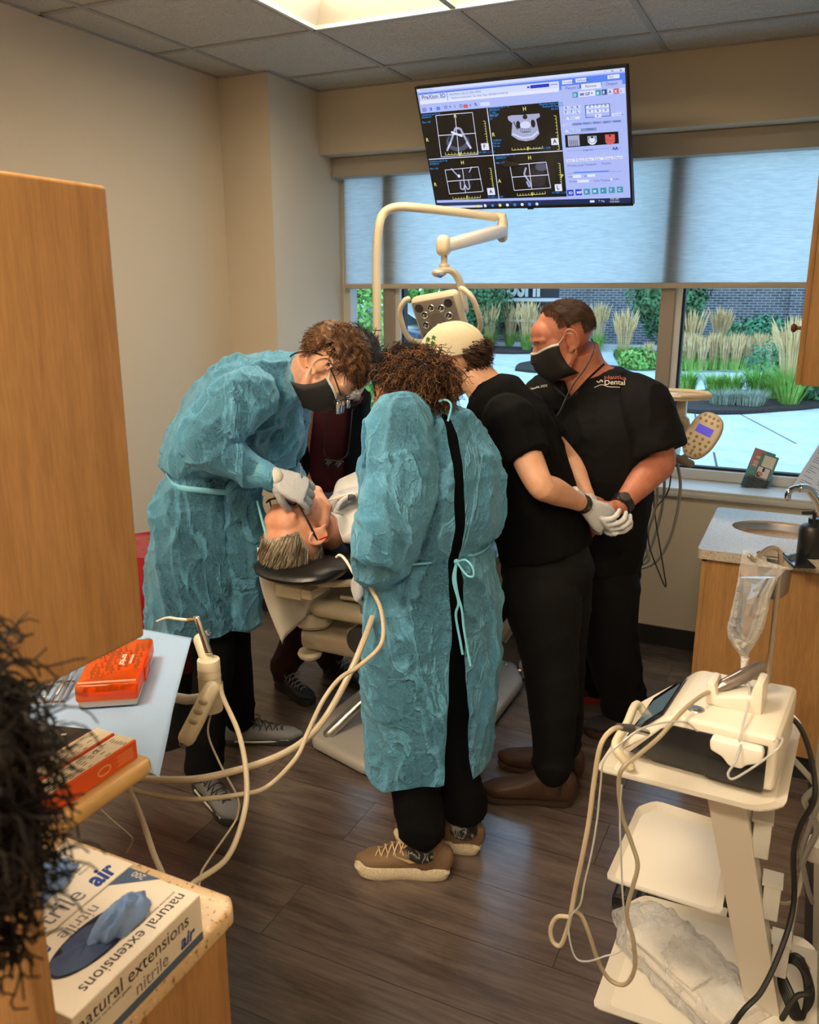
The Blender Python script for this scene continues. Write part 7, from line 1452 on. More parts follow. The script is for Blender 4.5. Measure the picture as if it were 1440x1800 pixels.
# white chair cover hanging below the headrest
hv = thing('chair_cover', 'thin white plastic cover hanging in a point from the headrest', 'chair cover', tuple(A(500, 1080, 2.2)))
vv = []; ff = []; N = 22; q0, q1, q2, q3 = A(452, 962, 2.10), A(560, 1000, 2.24), A(556, 1055, 2.30), A(496, 1133, 2.24)
for i in range(N+1):
    for j in range(N+1): s_, t_ = i/N, j/N; p = (q0*(1-s_)+q1*s_)*(1-t_)+(q3*(1-s_)+q2*s_)*t_; p += V(.3, 1, 0)*.014*math.sin(s_*9+t_*3)*t_+V(-1, -.2, 0)*.028*math.sin(PI*t_)*(1-s_); vv.append(p)
for i in range(N):
    for j in range(N): a = i*(N+1)+j; ff.append((a, a+N+1, a+N+2, a+1))
m = MB(); m.add(vv, ff); COVER = plain('cover_film', srgb(222, 216, 202), .5, bump=.5, bscale=24); o = m.build('cover', COVER, hv); md = o.modifiers.new('t', 'SOLIDIFY'); md.thickness = .001
q0, q1, q2, q3 = A(622, 1000, 2.20), A(648, 1000, 2.30), A(650, 1075, 2.30), A(638, 1078, 2.20); vv = []; ff = []
for i in range(N+1):
    for j in range(N+1): s_, t_ = i/N, j/N; p = (q0*(1-s_)+q1*s_)*(1-t_)+(q3*(1-s_)+q2*s_)*t_; vv.append(p+V(.3, 1, 0)*.008*math.sin(s_*9+t_*5))
for i in range(N):
    for j in range(N): a = i*(N+1)+j; ff.append((a, a+N+1, a+N+2, a+1))
m = MB(); m.add(vv, ff); m.build('cover_fold', COVER, hv)

# ================================================================== person in blue gown in the centre, seen from behind
pC = thing('person', 'person in blue gown seen from behind, with curly brown hair puff and tan sneakers', 'person', (-.95, 2.1, 0))
hcC = A(716, 697, 2.13); fC = V(-.79, .61, 0); HC = head_basis(hcC, V(-.62, .40, -.62), V(-.50, .25, .80))
shN, shF = A(708, 756, 1.99), A(782, 778, 2.27); elN, elF = A(706, 930, 1.93), A(730, 900, 2.45); wrN, wrF = A(652, 1006, 2.02), A(650, 866, 2.52)
spC = [A(757, 1010, 2.13), A(760, 930, 2.13), A(762, 840, 2.13), A(758, 760, 2.13), A(742, 725, 2.12)]
ankN, ankF = V(-.915, 2.02, .10), V(-.84, 2.18, .10); kn = [A(705, 1220, 2.04), A(775, 1210, 2.20)]
sdC = V(fC.y, -fC.x, 0)   # across the shoulders
b = MB(); add_head(b, HC); b.tube([spC[4]+V(0, 0, -.03), hcC+(HC.to_3x3() @ V(0, -.04, -.05))], [.06, .05], seg=14)
b.tube(spline(spC, 4), interp([(.12, .09), (.10, .08), (.11, .08), (.10, .065), (.055, .045)], 4), seg=20, side=sdC, round_ends=True)
for s, e, w in ((shN, elN, wrN), (shF, elF, wrF)): b.tube(spline([s, e, w], 5), interp([.045, .04, .027], 5), seg=12, round_ends=True)
for k, a, o_ in ((kn[0], ankN, -.08), (kn[1], ankF, .08)): b.tube(spline([spC[0]+V(o_*.6, o_, 0), k, a], 5), interp([.075, .05, .034], 5), seg=12, round_ends=True)
dispobj('body', b, .005, SKIN_C, pC, 3)
b = MB(); b.tube(spline([spC[0]+V(0, 0, -.05)]+spC, 4), interp([(.14, .11), (.135, .11), (.15, .115), (.155, .11), (.12, .085), (.06, .055)], 4), seg=26, side=sdC, round_ends=True)
for s, e, w in ((shN, elN, wrN), (shF, elF, wrF)): b.tube(spline([s, e, e+(w-e)*.5], 4), interp([.060, .060, .045], 4), seg=14, round_ends=True)
dispobj('black_shirt', b, .009, BLACKCL, pC, 3, lambda p, n: cloth_fold(p, n, .5))
b = MB(); 
for k, a, o_ in ((kn[0], ankN, -.075), (kn[1], ankF, .075)): b.tube(spline([spC[0]+V(o_*.6+.02, o_, 0), k, a+V(0, 0, .075)], 6), interp([.088, .082, .070], 6), seg=18, round_ends=True)
b.ell(spC[0]+V(.01, 0, 0), (.12, .12, .12)); dispobj('trousers', b, .009, BLACKCL, pC, 3, trouser_fold)
def gownC():
    b = MB()
    b.tube(spline([A(760, 965, 2.13), A(768, 900, 2.13), A(766, 830, 2.13), A(750, 765, 2.13), A(730, 722, 2.12)], 6), interp([(.170, .145), (.200, .160), (.190, .145), (.145, .115), (.075, .070)], 6), seg=36, side=sdC, round_ends=True)
    b.tube(spline([A(756, 970, 2.13), A(756, 1060, 2.13), A(755, 1180, 2.13), A(752, 1350, 2.13)], 6), interp([(.180, .150), (.205, .170), (.210, .175), (.200, .170)], 6), seg=40, side=sdC)
    b.tube(spline([A(700, 980, 2.08), A(690, 1120, 2.06), A(692, 1330, 2.06)], 6), interp([.07, .085, .08], 6), seg=20)
    b.tube(spline([A(668, 760, 2.20), A(668, 830, 2.24), A(672, 920, 2.22)], 4), interp([.05, .065, .05], 4), seg=18, round_ends=True)
    b.tube(spline([shN+V(0, 0, .025), shN+(elN-shN)*.45, elN+V(-.03, -.02, .0), elN+(wrN-elN)*.4+V(-.02, -.02, -.03), wrN+V(0, 0, -.005)], 6), interp([.078, .092, .098, .082, .050], 6), seg=26, round_ends=True)
    b.tube(spline([spC[3]*.5+shF*.5+V(0, 0, -.02), shF+V(0, 0, -.02), elF, wrF], 6), interp([.085, .078, .068, .045], 6), seg=22, round_ends=True)
    return b
cC = spC[2]; bk2 = -fC.xy; hemC = A(752, 1340, 2.13).z; waistC = A(757, 962, 2.13).z
def keepC(p):
    q = p_(p); ax = V(-.935, 2.13, 0); r = (q-ax).xy
    if r.length < .02: return True
    lat = r.dot(sdC.xy); bkd = r.dot(bk2); z_ = p[2]
    hem = hemC+.03*math.sin(p[0]*14+1)
    if z_ < hem: return False
    if bkd > .06 and (q-elN).length > .15 and lat > -.08:
        top = 1.42
        if z_ > waistC: w_ = .012*max(0, min(1, (top-z_)/.12)); c_ = -.012+.025*(z_-waistC)
        else: w_ = .010+.035*(waistC-z_)/.75; c_ = -.012+.015*(waistC-z_)
        if abs(lat-c_) < w_: return False
    return True
def foldC(p, n):
    d = gown_fold(p, n, 1.05); d -= .018*math.exp(-((p[2]-waistC-.005)/.018)**2) if p[0] > -1.03 else 0; return d
gC = dispobj('gown', gownC(), .0065, GOWN, pC, 3, foldC, keep=keepC, post=2)
b = MB(); P = []; c0 = V(-.935, 2.13, waistC+.004)
P = ring_on(gC, c0, sdC, Vector((-fC.x, -fC.y, 0)), V(0, 0, 1), .192, .152, 50, lambda t: .003*math.sin(6*t), .007)
b.tube(P, .0035, seg=6); kt_ = A(822, 963, 1.985)
kn0 = c0+Vector((-fC.x, -fC.y, 0))*.158+sdC*(-.01)
b.tube(spline([kn0, kn0+V(.03, -.01, .012), kn0+V(.052, -.015, -.004), kn0+V(.055, -.015, -.028), kn0+V(.035, -.012, -.03), kn0+V(.01, -.005, -.008), kn0], 5), .0030, seg=6)
b.tube(spline([kn0, kn0+V(-.005, -.01, -.05), kn0+V(.012, -.012, -.11), kn0+V(.005, -.012, -.15), kn0+V(.02, -.015, -.22), kn0+V(.028, -.015, -.26)], 6), .0036, seg=6)
b.tube(spline([kn0, kn0+V(.0, -.008, -.04), kn0+V(.008, -.008, -.09), kn0+V(.022, -.012, -.13), kn0+V(.030, -.012, -.19), kn0+V(.052, -.015, -.29)], 6), .0036, seg=6)
b.ell(kn0, (.008, .008, .008)); b.build('gown_tie', GOWNTIE, gC)
b = MB(); nk = A(772, 705, 2.05); b.tube(spline([nk, nk+V(.02, 0, .004), nk+V(.035, 0, -.01), nk+V(.03, -.01, -.05)], 4), .003, seg=6); b.build('neck_tie', GOWNTIE, gC)
gl1 = glove(pC, A(640, 1010, 2.03), (A(622, 1045, 2.06)-A(640, 1008, 2.03)), (-.55, -.75, .25), 1, (.75, .8, .8, .7), .95, (.5, .7, -.5), .6, .02, fore=wrN+V(.02, 0, .02))
gl2 = glove(pC, A(646, 862, 2.48), (A(610, 868, 2.42)-A(646, 862, 2.48)), (.0, .0, 1), 1, (.3, .35, .45, .4), .95, (.4, .8, -.4), .5, .05, fore=wrF)
b = MB(); b.tube([A(650, 855, 2.5), A(640, 865, 2.47)], [.030, .027]); b.build('mask_part_dark', BLACKP, None) if False else None
# mask loop and ear show at the left; dark pulled-back hair then the puff
mask_on(HC, pC, MASKW, MASKW)
whC = lambda d: (d.z > .10 and d.y < .72) or (d.y < -.02 and d.z > -.55)
scalp(HC, pC, HAIR_BK, whC, .006, rough=.002); hair_on_head(HC, pC, HAIR_BK, 700, .07, whC, lambda d: V(0, -.8, .2), .001, 14, r=.0010, grow=.1, jitter=.08)
pc = A(736, 664, 2.10); q = random.Random(5); S_ = []; RX, RY, RZ = .112, .10, .092
for i in range(2600):
    d = Vector((q.gauss(0, 1), q.gauss(0, 1), q.gauss(0, 1))).normalized()
    k0 = q.uniform(.45, .8); l = q.uniform(.25, .55)*(1+.25*noise.noise(d*2.5)); x, y, z = frame((d+Vector((q.uniform(-.5, .5), q.uniform(-.5, .5), q.uniform(-.6, .3)))).normalized()); P = []; R_ = q.uniform(.004, .0075); ph = q.uniform(0, 6.28); tw = q.uniform(9, 15)
    for j in range(12):
        t_ = j/11; c = pc+Vector((d.x*RX*k0, d.y*RY*k0, d.z*RZ*k0))+z*(l*.11*t_)+V(0, 0, -.018*t_*t_); P.append(c+x*(R_*math.cos(ph+tw*t_))+y*(R_*math.sin(ph+tw*t_)))
    S_.append(P)
strands(S_, .0013, .0008, HAIR_CL, 'curly_puff', pC)
b = MB(); b.ell(pc, (RX*.78, RY*.78, RZ*.78)); v_, n_, f_ = remesh(b, .006, 1); mesh_obj('puff_core', displace(v_, n_, lambda p, n: .012*noise.noise(p_(p)*50)), f_, HAIR_BK, pC)
TANK = plain('tan_knit', srgb(132, 106, 80), .8, bump=.8, bscale=500); CRS = plain('cream_sole', srgb(214, 200, 172), .7, noise_amt=.25, nscale=300); LAC = plain('cream_laces', srgb(206, 176, 140), .7)
shoe(pC, (-.845, 2.055, 0), (-1.105, 1.965, 0), .050, TANK, CRS, h=.075, soleh=.042, laces=LAC, chunky=.05); shoe(pC, (-.800, 2.205, 0), (-1.065, 2.16, 0), .050, TANK, CRS, h=.075, soleh=.042, laces=LAC, chunky=.05)
CAMO = NT('camo_socks'); cn = CAMO.noise(CAMO.coord(), 28, 2, .5, 1); CAMO.lk(CAMO.ramp(cn, [(.44, (.012, .012, .014)), (.50, (.05, .055, .06)), (.56, (.42, .43, .44)), (.60, (.02, .02, .02))]), CAMO.b.inputs['Base Color'])
for a in (ankN, ankF): b = MB(); b.tube([a+V(.0, 0, -.02), a+V(0, 0, .04), a+V(.0, 0, .13)], [.046, .042, .045], seg=16); b.build('sock', CAMO.mat, pC)
b = MB(); s0 = Vector((-.845, 2.055, .07)); dd = (V(-1.105, 1.965, 0)-V(-.845, 2.055, 0)).normalized(); sd_ = V(dd.y, -dd.x, 0)
sw = [s0+dd*.075+sd_*(-.0), s0+dd*.10]; 
if sd_.y > 0: sd_ = -sd_
pts = [(.055, .022), (.085, -.002), (.11, -.004), (.16, .020), (.10, .008), (.085, .010)]
b.add([s0+dd*x+sd_*(.0385+.004*(x > .09))+V(0, 0, z_) for x, z_ in pts], [(0, 1, 2, 3, 4, 5)], None); b.build('side_stripe', plain('stripe_tan', srgb(186, 160, 120), .6), pC, smooth=False)
# what the two gloved hands hold
sx_ = thing('saliva_ejector', 'pale suction tip held by the upper gloved hand over the bib', 'suction tip', tuple(A(590, 875, 2.4))); b = MB(); b.tube(spline([A(560, 884, 2.32), A(590, 876, 2.36), A(618, 868, 2.41), A(640, 862, 2.46)], 4), [.0035]*5+[.0055]*8, seg=10, round_ends=True); b.build('suction_tube', CREAM, sx_); b = MB(); b.ell(A(616, 874, 2.40), (.02, .015, .012)); b.build('grip', DARKG, sx_)
s2 = thing('hand_syringe', 'white bent tip syringe in the lower gloved hand beside the headrest', 'dental syringe', tuple(A(612, 1000, 2.05))); b = MB(); b.tube(spline([A(592, 979, 2.08), A(598, 976, 2.07), A(608, 985, 2.06), A(624, 1012, 2.05)], 5), [.0045]*16, seg=10, round_ends=True); b.build('tip', WHITEP, s2)

# ================================================================== person with the cream cap
pD = thing('person', 'person in cream cap and black t-shirt, gloved hands clasped behind the back', 'person', (-.75, 2.62, 0))
hcD = A(795, 642, 2.60); HD = head_basis(hcD, -RG*.80+VIEW*.30-UP*.42, -RG*.35+UP*.9)
spD = [A(962, 1000, 2.62), A(952, 930, 2.62), A(930, 850, 2.62), A(900, 760, 2.62), A(868, 700, 2.61)]
shN, shF = A(893, 735, 2.43), A(925, 735, 2.82); elN, elF = A(950, 852, 2.36), A(1000, 812, 2.86); wrN, wrF = A(1024, 886, 2.56), A(1032, 872, 2.74)
knD = [A(970, 1190, 2.55), A(985, 1180, 2.73)]; anD = [V(-.665, 2.565, .12), V(-.68, 2.735, .12)]
b = MB(); add_head(b, HD); b.tube(spline([spD[4]+V(.02, 0, -.03), A(845, 672, 2.61), hcD+(HD.to_3x3() @ V(0, -.045, -.045))], 4), interp([.075, .062, .056], 4), seg=16)
b.tube(spline(spD, 4), interp([(.15, .12), (.13, .11), (.15, .11), (.17, .11), (.08, .07)], 4), seg=20, side=(0, 1, 0), round_ends=True)
for s, e, w in ((shN, elN, wrN), (shF, elF, wrF)): b.tube(spline([s, s+(e-s)*.6, e, e+(w-e)*.3, w], 5), interp([.052, .047, .041, .042, .027], 5), seg=16, round_ends=True)
for k, a, o_ in ((knD[0], anD[0], -.085), (knD[1], anD[1], .085)): b.tube(spline([spD[0]+V(0, o_, -.05), k, a], 5), interp([.08, .055, .038], 5), seg=12, round_ends=True)
dispobj('body', b, .0045, SKIN_D, pD, 3)
b = MB(); b.tube(spline([spD[0]+V(-.005, 0, .06), spD[1], spD[2], spD[3], spD[4], A(852, 678, 2.61)], 5), interp([(.172, .150), (.168, .148), (.182, .140), (.205, .132), (.13, .10), (.075, .066)], 5), seg=32, side=(0, 1, 0))
for s, e in ((shN, elN), (shF, elF)): b.tube(spline([s*.5+spD[3]*.5, s+(e-s)*.05, s+(e-s)*.3, s+(e-s)*.60], 4), interp([.085, .084, .077, .070], 4), seg=22)
dispobj('tshirt', b, .008, BLACKCL, pD, 3, lambda p, n: cloth_fold(p, n, .9))
b = MB()
for k, a, o_ in ((knD[0], anD[0], -.075), (knD[1], anD[1], .075)): b.tube(spline([spD[0]+V(0, o_, -.05), k, a+V(0, 0, .02)], 6), interp([.130, .088, .068], 6), seg=20, round_ends=True)
b.ell(spD[0]+V(0, 0, .01), (.155, .165, .13)); b.tube([spD[0], spD[0]+V(-.005, 0, .10)], [(.16, .148), (.155, .138)], seg=24, side=(0, 1, 0)); trD = dispobj('trousers', b, .009, SCRUB, pD, 3, trouser_fold)
b = MB(); lg = A(933, 1116, 2.42); b.box(lg+V(-.008, -.002, -.008), lg+V(.008, .0, .008)); b.build('trouser_logo', plain('white_thread', srgb(210, 210, 210), .7), pD) if False else None
# cap
CAPM = plain('cream_cap_cloth', srgb(234, 222, 190), .8, bump=.4, bscale=220)
whcap = lambda d: d.z > .06+.20*(d.y < -.3)*0
scalp(HD, pD, CAPM, lambda d: d.z > .10+.42*d.y, .014, 'cap', rough=.001)
b = MB(); P = []
for k in range(41): a = 2*PI*k/40; d = Vector((math.cos(a), math.sin(a), 0)); z_ = (.10+.42*d.y)/(1+.18*abs(d.y)); n_ = math.sqrt(1-z_*z_); P.append(V(d.x*.078*1.165*n_, -.018+d.y*.099*1.165*n_, .034+z_*.088*1.165))
b.tube(P, (.003, .003), seg=6, M=HD); b.ell((0, -.018, .034+.088*1.17), (.006, .006, .003), None, HD); 
for k in range(6):
    a = 2*PI*k/6+.3; b.tube([V(.078*1.168*math.sin(t_)*math.cos(a), -.018+.099*1.168*math.sin(t_)*math.sin(a), .034+.088*1.168*math.cos(t_)) for t_ in [.05+i*.15 for i in range(10)]], .0010, seg=5, M=HD)
b.build('cap_seams', CAPM, pD)
b = MB()
def onHD(px, py): 
    o = Vector((0, 0, CAMH)); d = Vector(ray(px, py)).normalized(); Mi = HD.inverted(); o2 = Mi @ o; d2 = (Mi.to_3x3() @ d); k = 1.185; r3 = Vector((.078*k, .099*k, .088*k)); c = V(0, -.018, .034); oo = Vector(((o2-c)[i]/r3[i] for i in range(3))); dd_ = Vector((d2[i]/r3[i] for i in range(3))); aa = dd_.dot(dd_); bb = 2*oo.dot(dd_); c2 = oo.dot(oo)-1; D_ = bb*bb-4*aa*c2
    return o+d*((-bb-math.sqrt(D_))/(2*aa)) if D_ > 0 else None
for cx_, cy_ in ((752, 596), (760, 603), (751, 606), (762, 593)):
    pts = [onHD(cx_+dx_, cy_+dy_) for dx_, dy_ in ((0, -5), (2, -2), (5, -1), (3, 2), (3, 6), (0, 3), (-4, 4), (-2, 0), (-4, -3), (-1, -2))]
    if all(pts): b.add(pts, [tuple(range(10))])
if b.n: b.build('green_leaf_emblem', plain('leaf_thread_green', srgb(52, 110, 40), .7), pD, smooth=False)
whD = lambda d: d.y < -.30 and d.z < .25 and d.z > -.75 and not (abs(d.x) > .70 and d.y > -.48)
scalp(HD, pD, HAIR_D, whD, .008, rough=.010, fs=60); hair_on_head(HD, pD, HAIR_D, 1300, .065, whD, lambda d: V(d.x*.3, -.55, -.8), .007, 21, r=.0015, waves=8, grow=1.0)
mask_on(HD, pD, MASKW, MASKW)
glove(pD, A(1032, 892, 2.57), (A(1062, 916, 2.62)-A(1032, 892, 2.57)), (.35, -.85, .35), -1, (.55, .6, .62, .6), 1.02, (.35, .8, .2), .5, .03, fore=wrN)
glove(pD, A(1040, 905, 2.66), (A(1070, 925, 2.60)-A(1038, 903, 2.66)), (.1, -.75, -.6), 1, (.6, .65, .7, .65), 1.02, (.3, .85, .3), .6, .03, fore=wrF)
b = MB(); wd = (wrN-elN).normalized(); c = wrN-wd*.006; b.tube([c-wd*.010, c+wd*.012], [(.034, .032), (.033, .031)], seg=24); b.build('wristband', BLACKP, pD)
BRN = plain('brown_leather', srgb(66, 44, 32), .5, bump=.2, bscale=90); BSO = plain('boot_sole', srgb(58, 42, 32), .6)
shoe(pD, (-.600, 2.585, 0), (-.895, 2.500, 0), .052, BRN, BSO, h=.075, soleh=.022, boot=1); shoe(pD, (-.615, 2.745, 0), (-.915, 2.730, 0), .052, BRN, BSO, h=.075, soleh=.022, boot=1)

# ================================================================== large man in black scrubs
pE = thing('person', 'large balding person in black scrubs and black mask by the window', 'person', (-.62, 3.2, 0))
EY = 3.12; hcE = A(990, 598, EY-.05); HE = head_basis(hcE, V(-.80, -.40, -.42), V(-.34, -.20, .92), 1.10)
spE = [A(1040, 1000, 3.16), A(1042, 930, 3.15), A(1050, 850, 3.14), A(1058, 760, 3.14), A(1050, 690, 3.14), A(1035, 660, 3.13)]
fE = V(-.72, -.69, 0).normalized(); sdE = V(-fE.y, fE.x, 0)
shN, shF = A(1124, 716, 3.10), A(966, 706, 3.22); elN, elF = A(1158, 812, 3.06), A(950, 830, 3.2); wrN, wrF = A(1092, 888, 2.86), A(1050, 890, 2.92)
b = MB(); add_head(b, HE, jaw=1.12); b.tube(spline([spE[4], A(1028, 655, 3.13), hcE+(HE.to_3x3() @ V(0, -.035, -.05))], 4), interp([.095, .082, .074], 4), seg=18); b.ell(hcE+(HE.to_3x3() @ V(0, .03, -.095)), (.055, .05, .04))
b.tube(spline(spE, 4), interp([(.17, .14), (.18, .16), (.18, .17), (.20, .15), (.16, .11), (.08, .08)], 4), seg=24, side=sdE, round_ends=True)
for s, e, w in ((shN, elN, wrN), (shF, elF, wrF)): b.tube(spline([s, s+(e-s)*.6, e, e+(w-e)*.3, w], 5), interp([.07, .066, .060, .056, .034], 5), seg=18, round_ends=True)
hM = basis((sdE), (A(1058, 905, 2.84)-wrN).normalized(), V(0, -.5, .8), wrN)
hand_geo(b, basis(*(lambda d, bk: (d.cross((bk-d*bk.dot(d)).normalized()), d, (bk-d*bk.dot(d)).normalized()))((A(1062, 905, 2.83)-wrN).normalized(), V(.2, -.8, .5)), wrN+(A(1062, 905, 2.83)-wrN).normalized()*.02), (.5, .5, .5, .5), .04, s=1.05)
knE = [A(1075, 1130, 3.10), A(1020, 1120, 3.35)]; anE = [V(-.545, 3.20, .10), V(-.72, 3.42, .10)]
for k, a, o_ in ((knE[0], anE[0], -.09), (knE[1], anE[1], .09)): b.tube(spline([spE[0]-sdE*o_*1.0+V(0, 0, -.05), k, a], 5), interp([.09, .06, .04], 5), seg=12, round_ends=True)
dispobj('body', b, .0038, SKIN_E, pE, 2)
b = MB(); b.tube(spline([spE[0]+V(0, 0, -.06), spE[0], spE[1], spE[2], spE[3], spE[4], A(1040, 668, 3.14)], 5), interp([(.195, .165), (.20, .175), (.215, .195), (.225, .20), (.235, .175), (.17, .12), (.10, .085)], 5), seg=36, side=sdE)
for s, e in ((shN, elN), (shF, elF)): b.tube(spline([s*.35+spE[4]*.65, s+(e-s)*.0, s+(e-s)*.45, s+(e-s)*.86], 6), interp([.11, .112, .112, .116], 6), seg=28, round_ends=False)
Nk = A(1003, 690, 2.92)
def keepE(p):
    q = p_(p); r = (q-spE[4]); fr_ = r.dot(fE); lat = r.dot(sdE); z_ = q.z-A(1005, 692, 2.95).z
    return not (fr_ > .02 and z_ > 0 and abs(lat) < z_*.55+.003)
def foldE(p, n): return cloth_fold(p, n, 1.0)
dispobj('scrub_top', b, .008, SCRUB, pE, 3, foldE, keep=keepE)
b = MB(); ax = []
b.tube(spline([A(1062, 640, 3.05), A(1035, 665, 2.99), A(1012, 690, 2.95), A(1000, 702, 2.93)], 5), (.004), seg=8); b.tube(spline([A(1000, 702, 2.93), A(985, 690, 2.96), A(975, 680, 3.0)], 4), .004, seg=8)
b.build('neckline', SCRUB, pE)
b = MB()
for k, a, o_ in ((knE[0], anE[0], -.09), (knE[1], anE[1], .09)): b.tube(spline([spE[0]-sdE*o_+V(0, 0, -.04), k, a+V(0, 0, .0)], 6), interp([.14, .105, .090], 6), seg=20, round_ends=True)
b.ell(spE[0], (.19, .17, .13)); dispobj('trousers', b, .009, SCRUB, pE, 3, trouser_fold)
# chest embroidery, laid on the cloth
def stick(b, items, Y0, mat, lift=.004):
    pass
dg = bpy.context.evaluated_depsgraph_get(); bpy.context.view_layer.update()
top_ob = [c for c in pE.children if c.name.startswith('scrub_top')][0]; tree_E = bvh_of(top_ob)
def project_text(tree_, px, py, body, size_px, ang, mat, name, parent, bold=0, sx=1.0, extra=None):
    """writes embroidery along the cloth surface around the point seen at (px, py)"""
    o = Vector((0, 0, CAMH)); h = tree_.ray_cast(o, Vector(ray(px, py)).normalized())
    if h[0] is None: return
    c, n = h[0], h[1]; n = n if n.dot(Vector(FWD)) < 0 else -n; n = (n*.35-Vector(FWD)*.65).normalized()
    x = Vector(RGT); x = (x-n*x.dot(n)).normalized(); y = n.cross(x); R_ = Matrix.Rotation(ang, 3, n); x = R_ @ x; y = R_ @ y; m2 = (c-o).length/F_PX; b = MB()
    def lay_(v, f):
        vs_ = []
        for q in v:
            p = c+x*q[0]*m2+y*q[1]*m2; hh = tree_.ray_cast(p+n*.06, -n); vs_.append((hh[0]+n*.0022) if hh[0] is not None else p+n*.002)
        b.add(vs_, f)
    if body: v, f = text_geo(body, size_px, 'LEFT', bold, 0, 0, sx); lay_(v, f)
    if extra:
        for P, w_ in extra:
            P = [Vector((p[0], p[1], 0)) for p in P]; P = spline(P, 4)
            for a, d in zip(P[:-1], P[1:]): t_ = (d-a).normalized(); s_ = Vector((-t_.y, t_.x, 0))*w_/2; lay_([a-s_, d-s_, d+s_, a+s_], [(0, 1, 2, 3)])
    b.build(name, mat, parent, smooth=False)
EMB_W = plain('thread_white', srgb(220, 214, 205), .6); EMB_R = plain('thread_copper', srgb(176, 92, 80), .6)
project_text(tree_E, 1062, 668, 'Hauska', 12.5, math.radians(-4), EMB_R, 'embroidered_name', top_ob, .15)
project_text(tree_E, 1062, 677, 'Dental', 13, math.radians(-3), EMB_W, 'embroidered_word', top_ob, .2, extra=[([(-16, -3), (-4, 1), (8, -4), (26, -5)], 1.2), ([(-12, 10), (-8, 6), (-5, 11), (-2, 6)], 2.0)])
project_text(tree_E, 932, 686, 'Hauska, DDS', 6, math.radians(-4), EMB_W, 'embroidered_small_name', top_ob, .1)
mask_on(HE, pE, MASKB, MASKW, s=1.0)
b = MB(); b.tube(spline([A(1040, 596, 3.05), A(1045, 612, 3.02), A(1030, 645, 2.97), A(1005, 680, 2.92), A(985, 722, 2.87), A(975, 735, 2.86)], 6), .0028, seg=7); b.build('neck_cord', BLACKCABLE, pE)
eE = lambda d: d.y*.9-d.z*.22+.05*math.sin(d.x*9+2)
whE = lambda d: eE(d) < -.02 and d.z > -.38-.2*d.y*0 and not (abs(d.x) > .80 and d.z < .10 and d.y > -.42)
scalp(HE, pE, HAIR_E, whE, .0012, rough=.0004); hair_on_head(HE, pE, HAIR_E, 2600, .014, whE, lambda d: V(0, -.4, -.6), .0, 31, r=.0007, grow=.6, jitter=.3)
hair_on_head(HE, pE, HAIR_E, 900, .016, lambda d: -.04 < eE(d) < .22 and d.z > .15, lambda d: V(0, -.3, .2), .0, 32, 'sparse_top_hair', r=.0005, grow=1.6, jitter=.4)
b = MB()
for s in (-1, 1):
    b.tube(spline([V(s*.048, .082, .036), V(s*.032, .092, .040), V(s*.016, .094, .035)], 3), (.003, .0022), seg=6, M=HE)
b.build('eyebrows', HAIR_E, pE)
b = MB()
for s in (-1, 1): b.tube(spline([V(s*.045, .084, .008), V(s*.031, .0895, .004), V(s*.018, .086, .008)], 3), .0012, seg=5, M=HE)
b.build('eyelashes', HAIR_BK, pE)
b = MB(); wd = (wrN-elN).normalized(); c = wrN-wd*.005; b.tube([c-wd*.016, c+wd*.014], [(.041, .040), (.039, .038)], seg=24); wt = b.build('watch_strap', BLACKP, pE); b = MB(); wn_ = (V(.1, -.9, .4)-wd*wd.dot(V(.1, -.9, .4))).normalized(); b.cyl(c+wn_*.036, c+wn_*.050, .020, .019, bev=.003); b.build('watch_case', DARKG, wt)
BS2 = plain('black_trainer', (.025, .025, .028), .7, bump=.5, bscale=300)
shoe(pE, (-.455, 3.235, 0), (-.675, 3.085, 0), .056, BS2, plain('orange_black_sole', srgb(60, 36, 26), .6), h=.075, soleh=.028); shoe(pE, (-.68, 3.42, 0), (-.86, 3.30, 0), .054, BS2, plain('red_sole', srgb(170, 44, 26), .6), h=.07, soleh=.03)

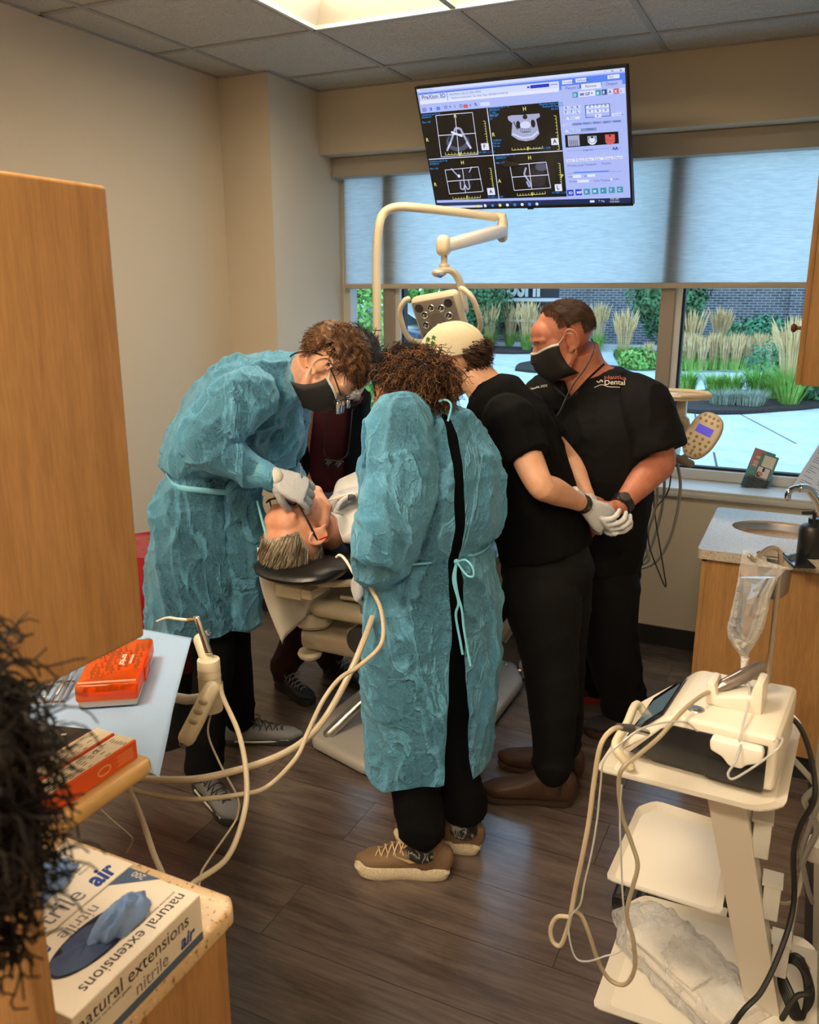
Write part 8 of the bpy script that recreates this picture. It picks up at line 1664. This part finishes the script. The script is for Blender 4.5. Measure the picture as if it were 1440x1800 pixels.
# ================================================================== curly head close to the camera at the left edge
pG = thing('person', 'person with dark curly hair cut off at the left edge, blurred', 'person', (-.55, .15, 0))
hcG = V(-.456, .230, 1.452); HG = head_basis(hcG, V(-.35, .90, -.2), V(0, .1, 1), .95)
b = MB(); add_head(b, HG); b.tube([hcG+V(0, -.02, -.06), hcG+V(-.02, -.05, -.17)], .05, seg=14); b.tube(spline([hcG+V(-.03, -.06, -.17), hcG+V(-.06, -.08, -.32), hcG+V(-.07, -.09, -.55)], 4), interp([(.08, .06), (.13, .09), (.12, .09)], 4), seg=20, side=(.93, .36, 0), round_ends=True); dispobj('body', b, .007, SKIN_C, pG, 3)
b = MB(); b.tube(spline([hcG+V(-.03, -.06, -.19), hcG+V(-.06, -.08, -.34), hcG+V(-.07, -.09, -.70)], 4), interp([(.10, .07), (.15, .105), (.135, .105)], 4), seg=20, side=(.93, .36, 0), round_ends=True)
for s in (-1, 1): b.tube([hcG+V(-.07+s*.07, -.09, -.68), hcG+V(-.07+s*.07, -.11, -1.46)], [.08, .05], seg=14)
dispobj('dark_clothes', b, .010, BLACKCL, pG, 3)
S_ = []; q = random.Random(9)
for i in range(5200):
    d = Vector((q.gauss(0, 1), q.gauss(0, 1), q.gauss(0, 1))).normalized()
    if d.z < -.75: continue
    k0 = q.uniform(.75, .98); P = []; x, y, z = frame((d*.5+V(0, 0, -.7)+Vector((q.uniform(-.5, .5), q.uniform(-.5, .5), q.uniform(-.4, .4)))).normalized()); R_ = q.uniform(.004, .008); ph = q.uniform(0, 6.3); tw = q.uniform(7, 13); l = q.uniform(.03, .07)
    for j in range(12): t_ = j/11; P.append(hcG+V(0, -.01, .0)+Vector((d.x*.088*k0, d.y*.108*k0, d.z*.122*k0+.012))+z*(l*t_)+x*(R_*math.cos(ph+tw*t_))+y*(R_*math.sin(ph+tw*t_)))
    S_.append(P)
strands(S_, .0012, .0007, hairmat('hair_dark_curls', (.003, .0022, .0018), (.012, .008, .005), .7, .2), 'curly_hair', pG)
b = MB(); b.ell(hcG+V(0, -.01, .012), (.088, .108, .122)); v_, n_, f_ = remesh(b, .006, 1); mesh_obj('hair_core', displace(v_, n_, lambda p, n: .012*noise.noise(p_(p)*40)), f_, HAIR_BK, pG)
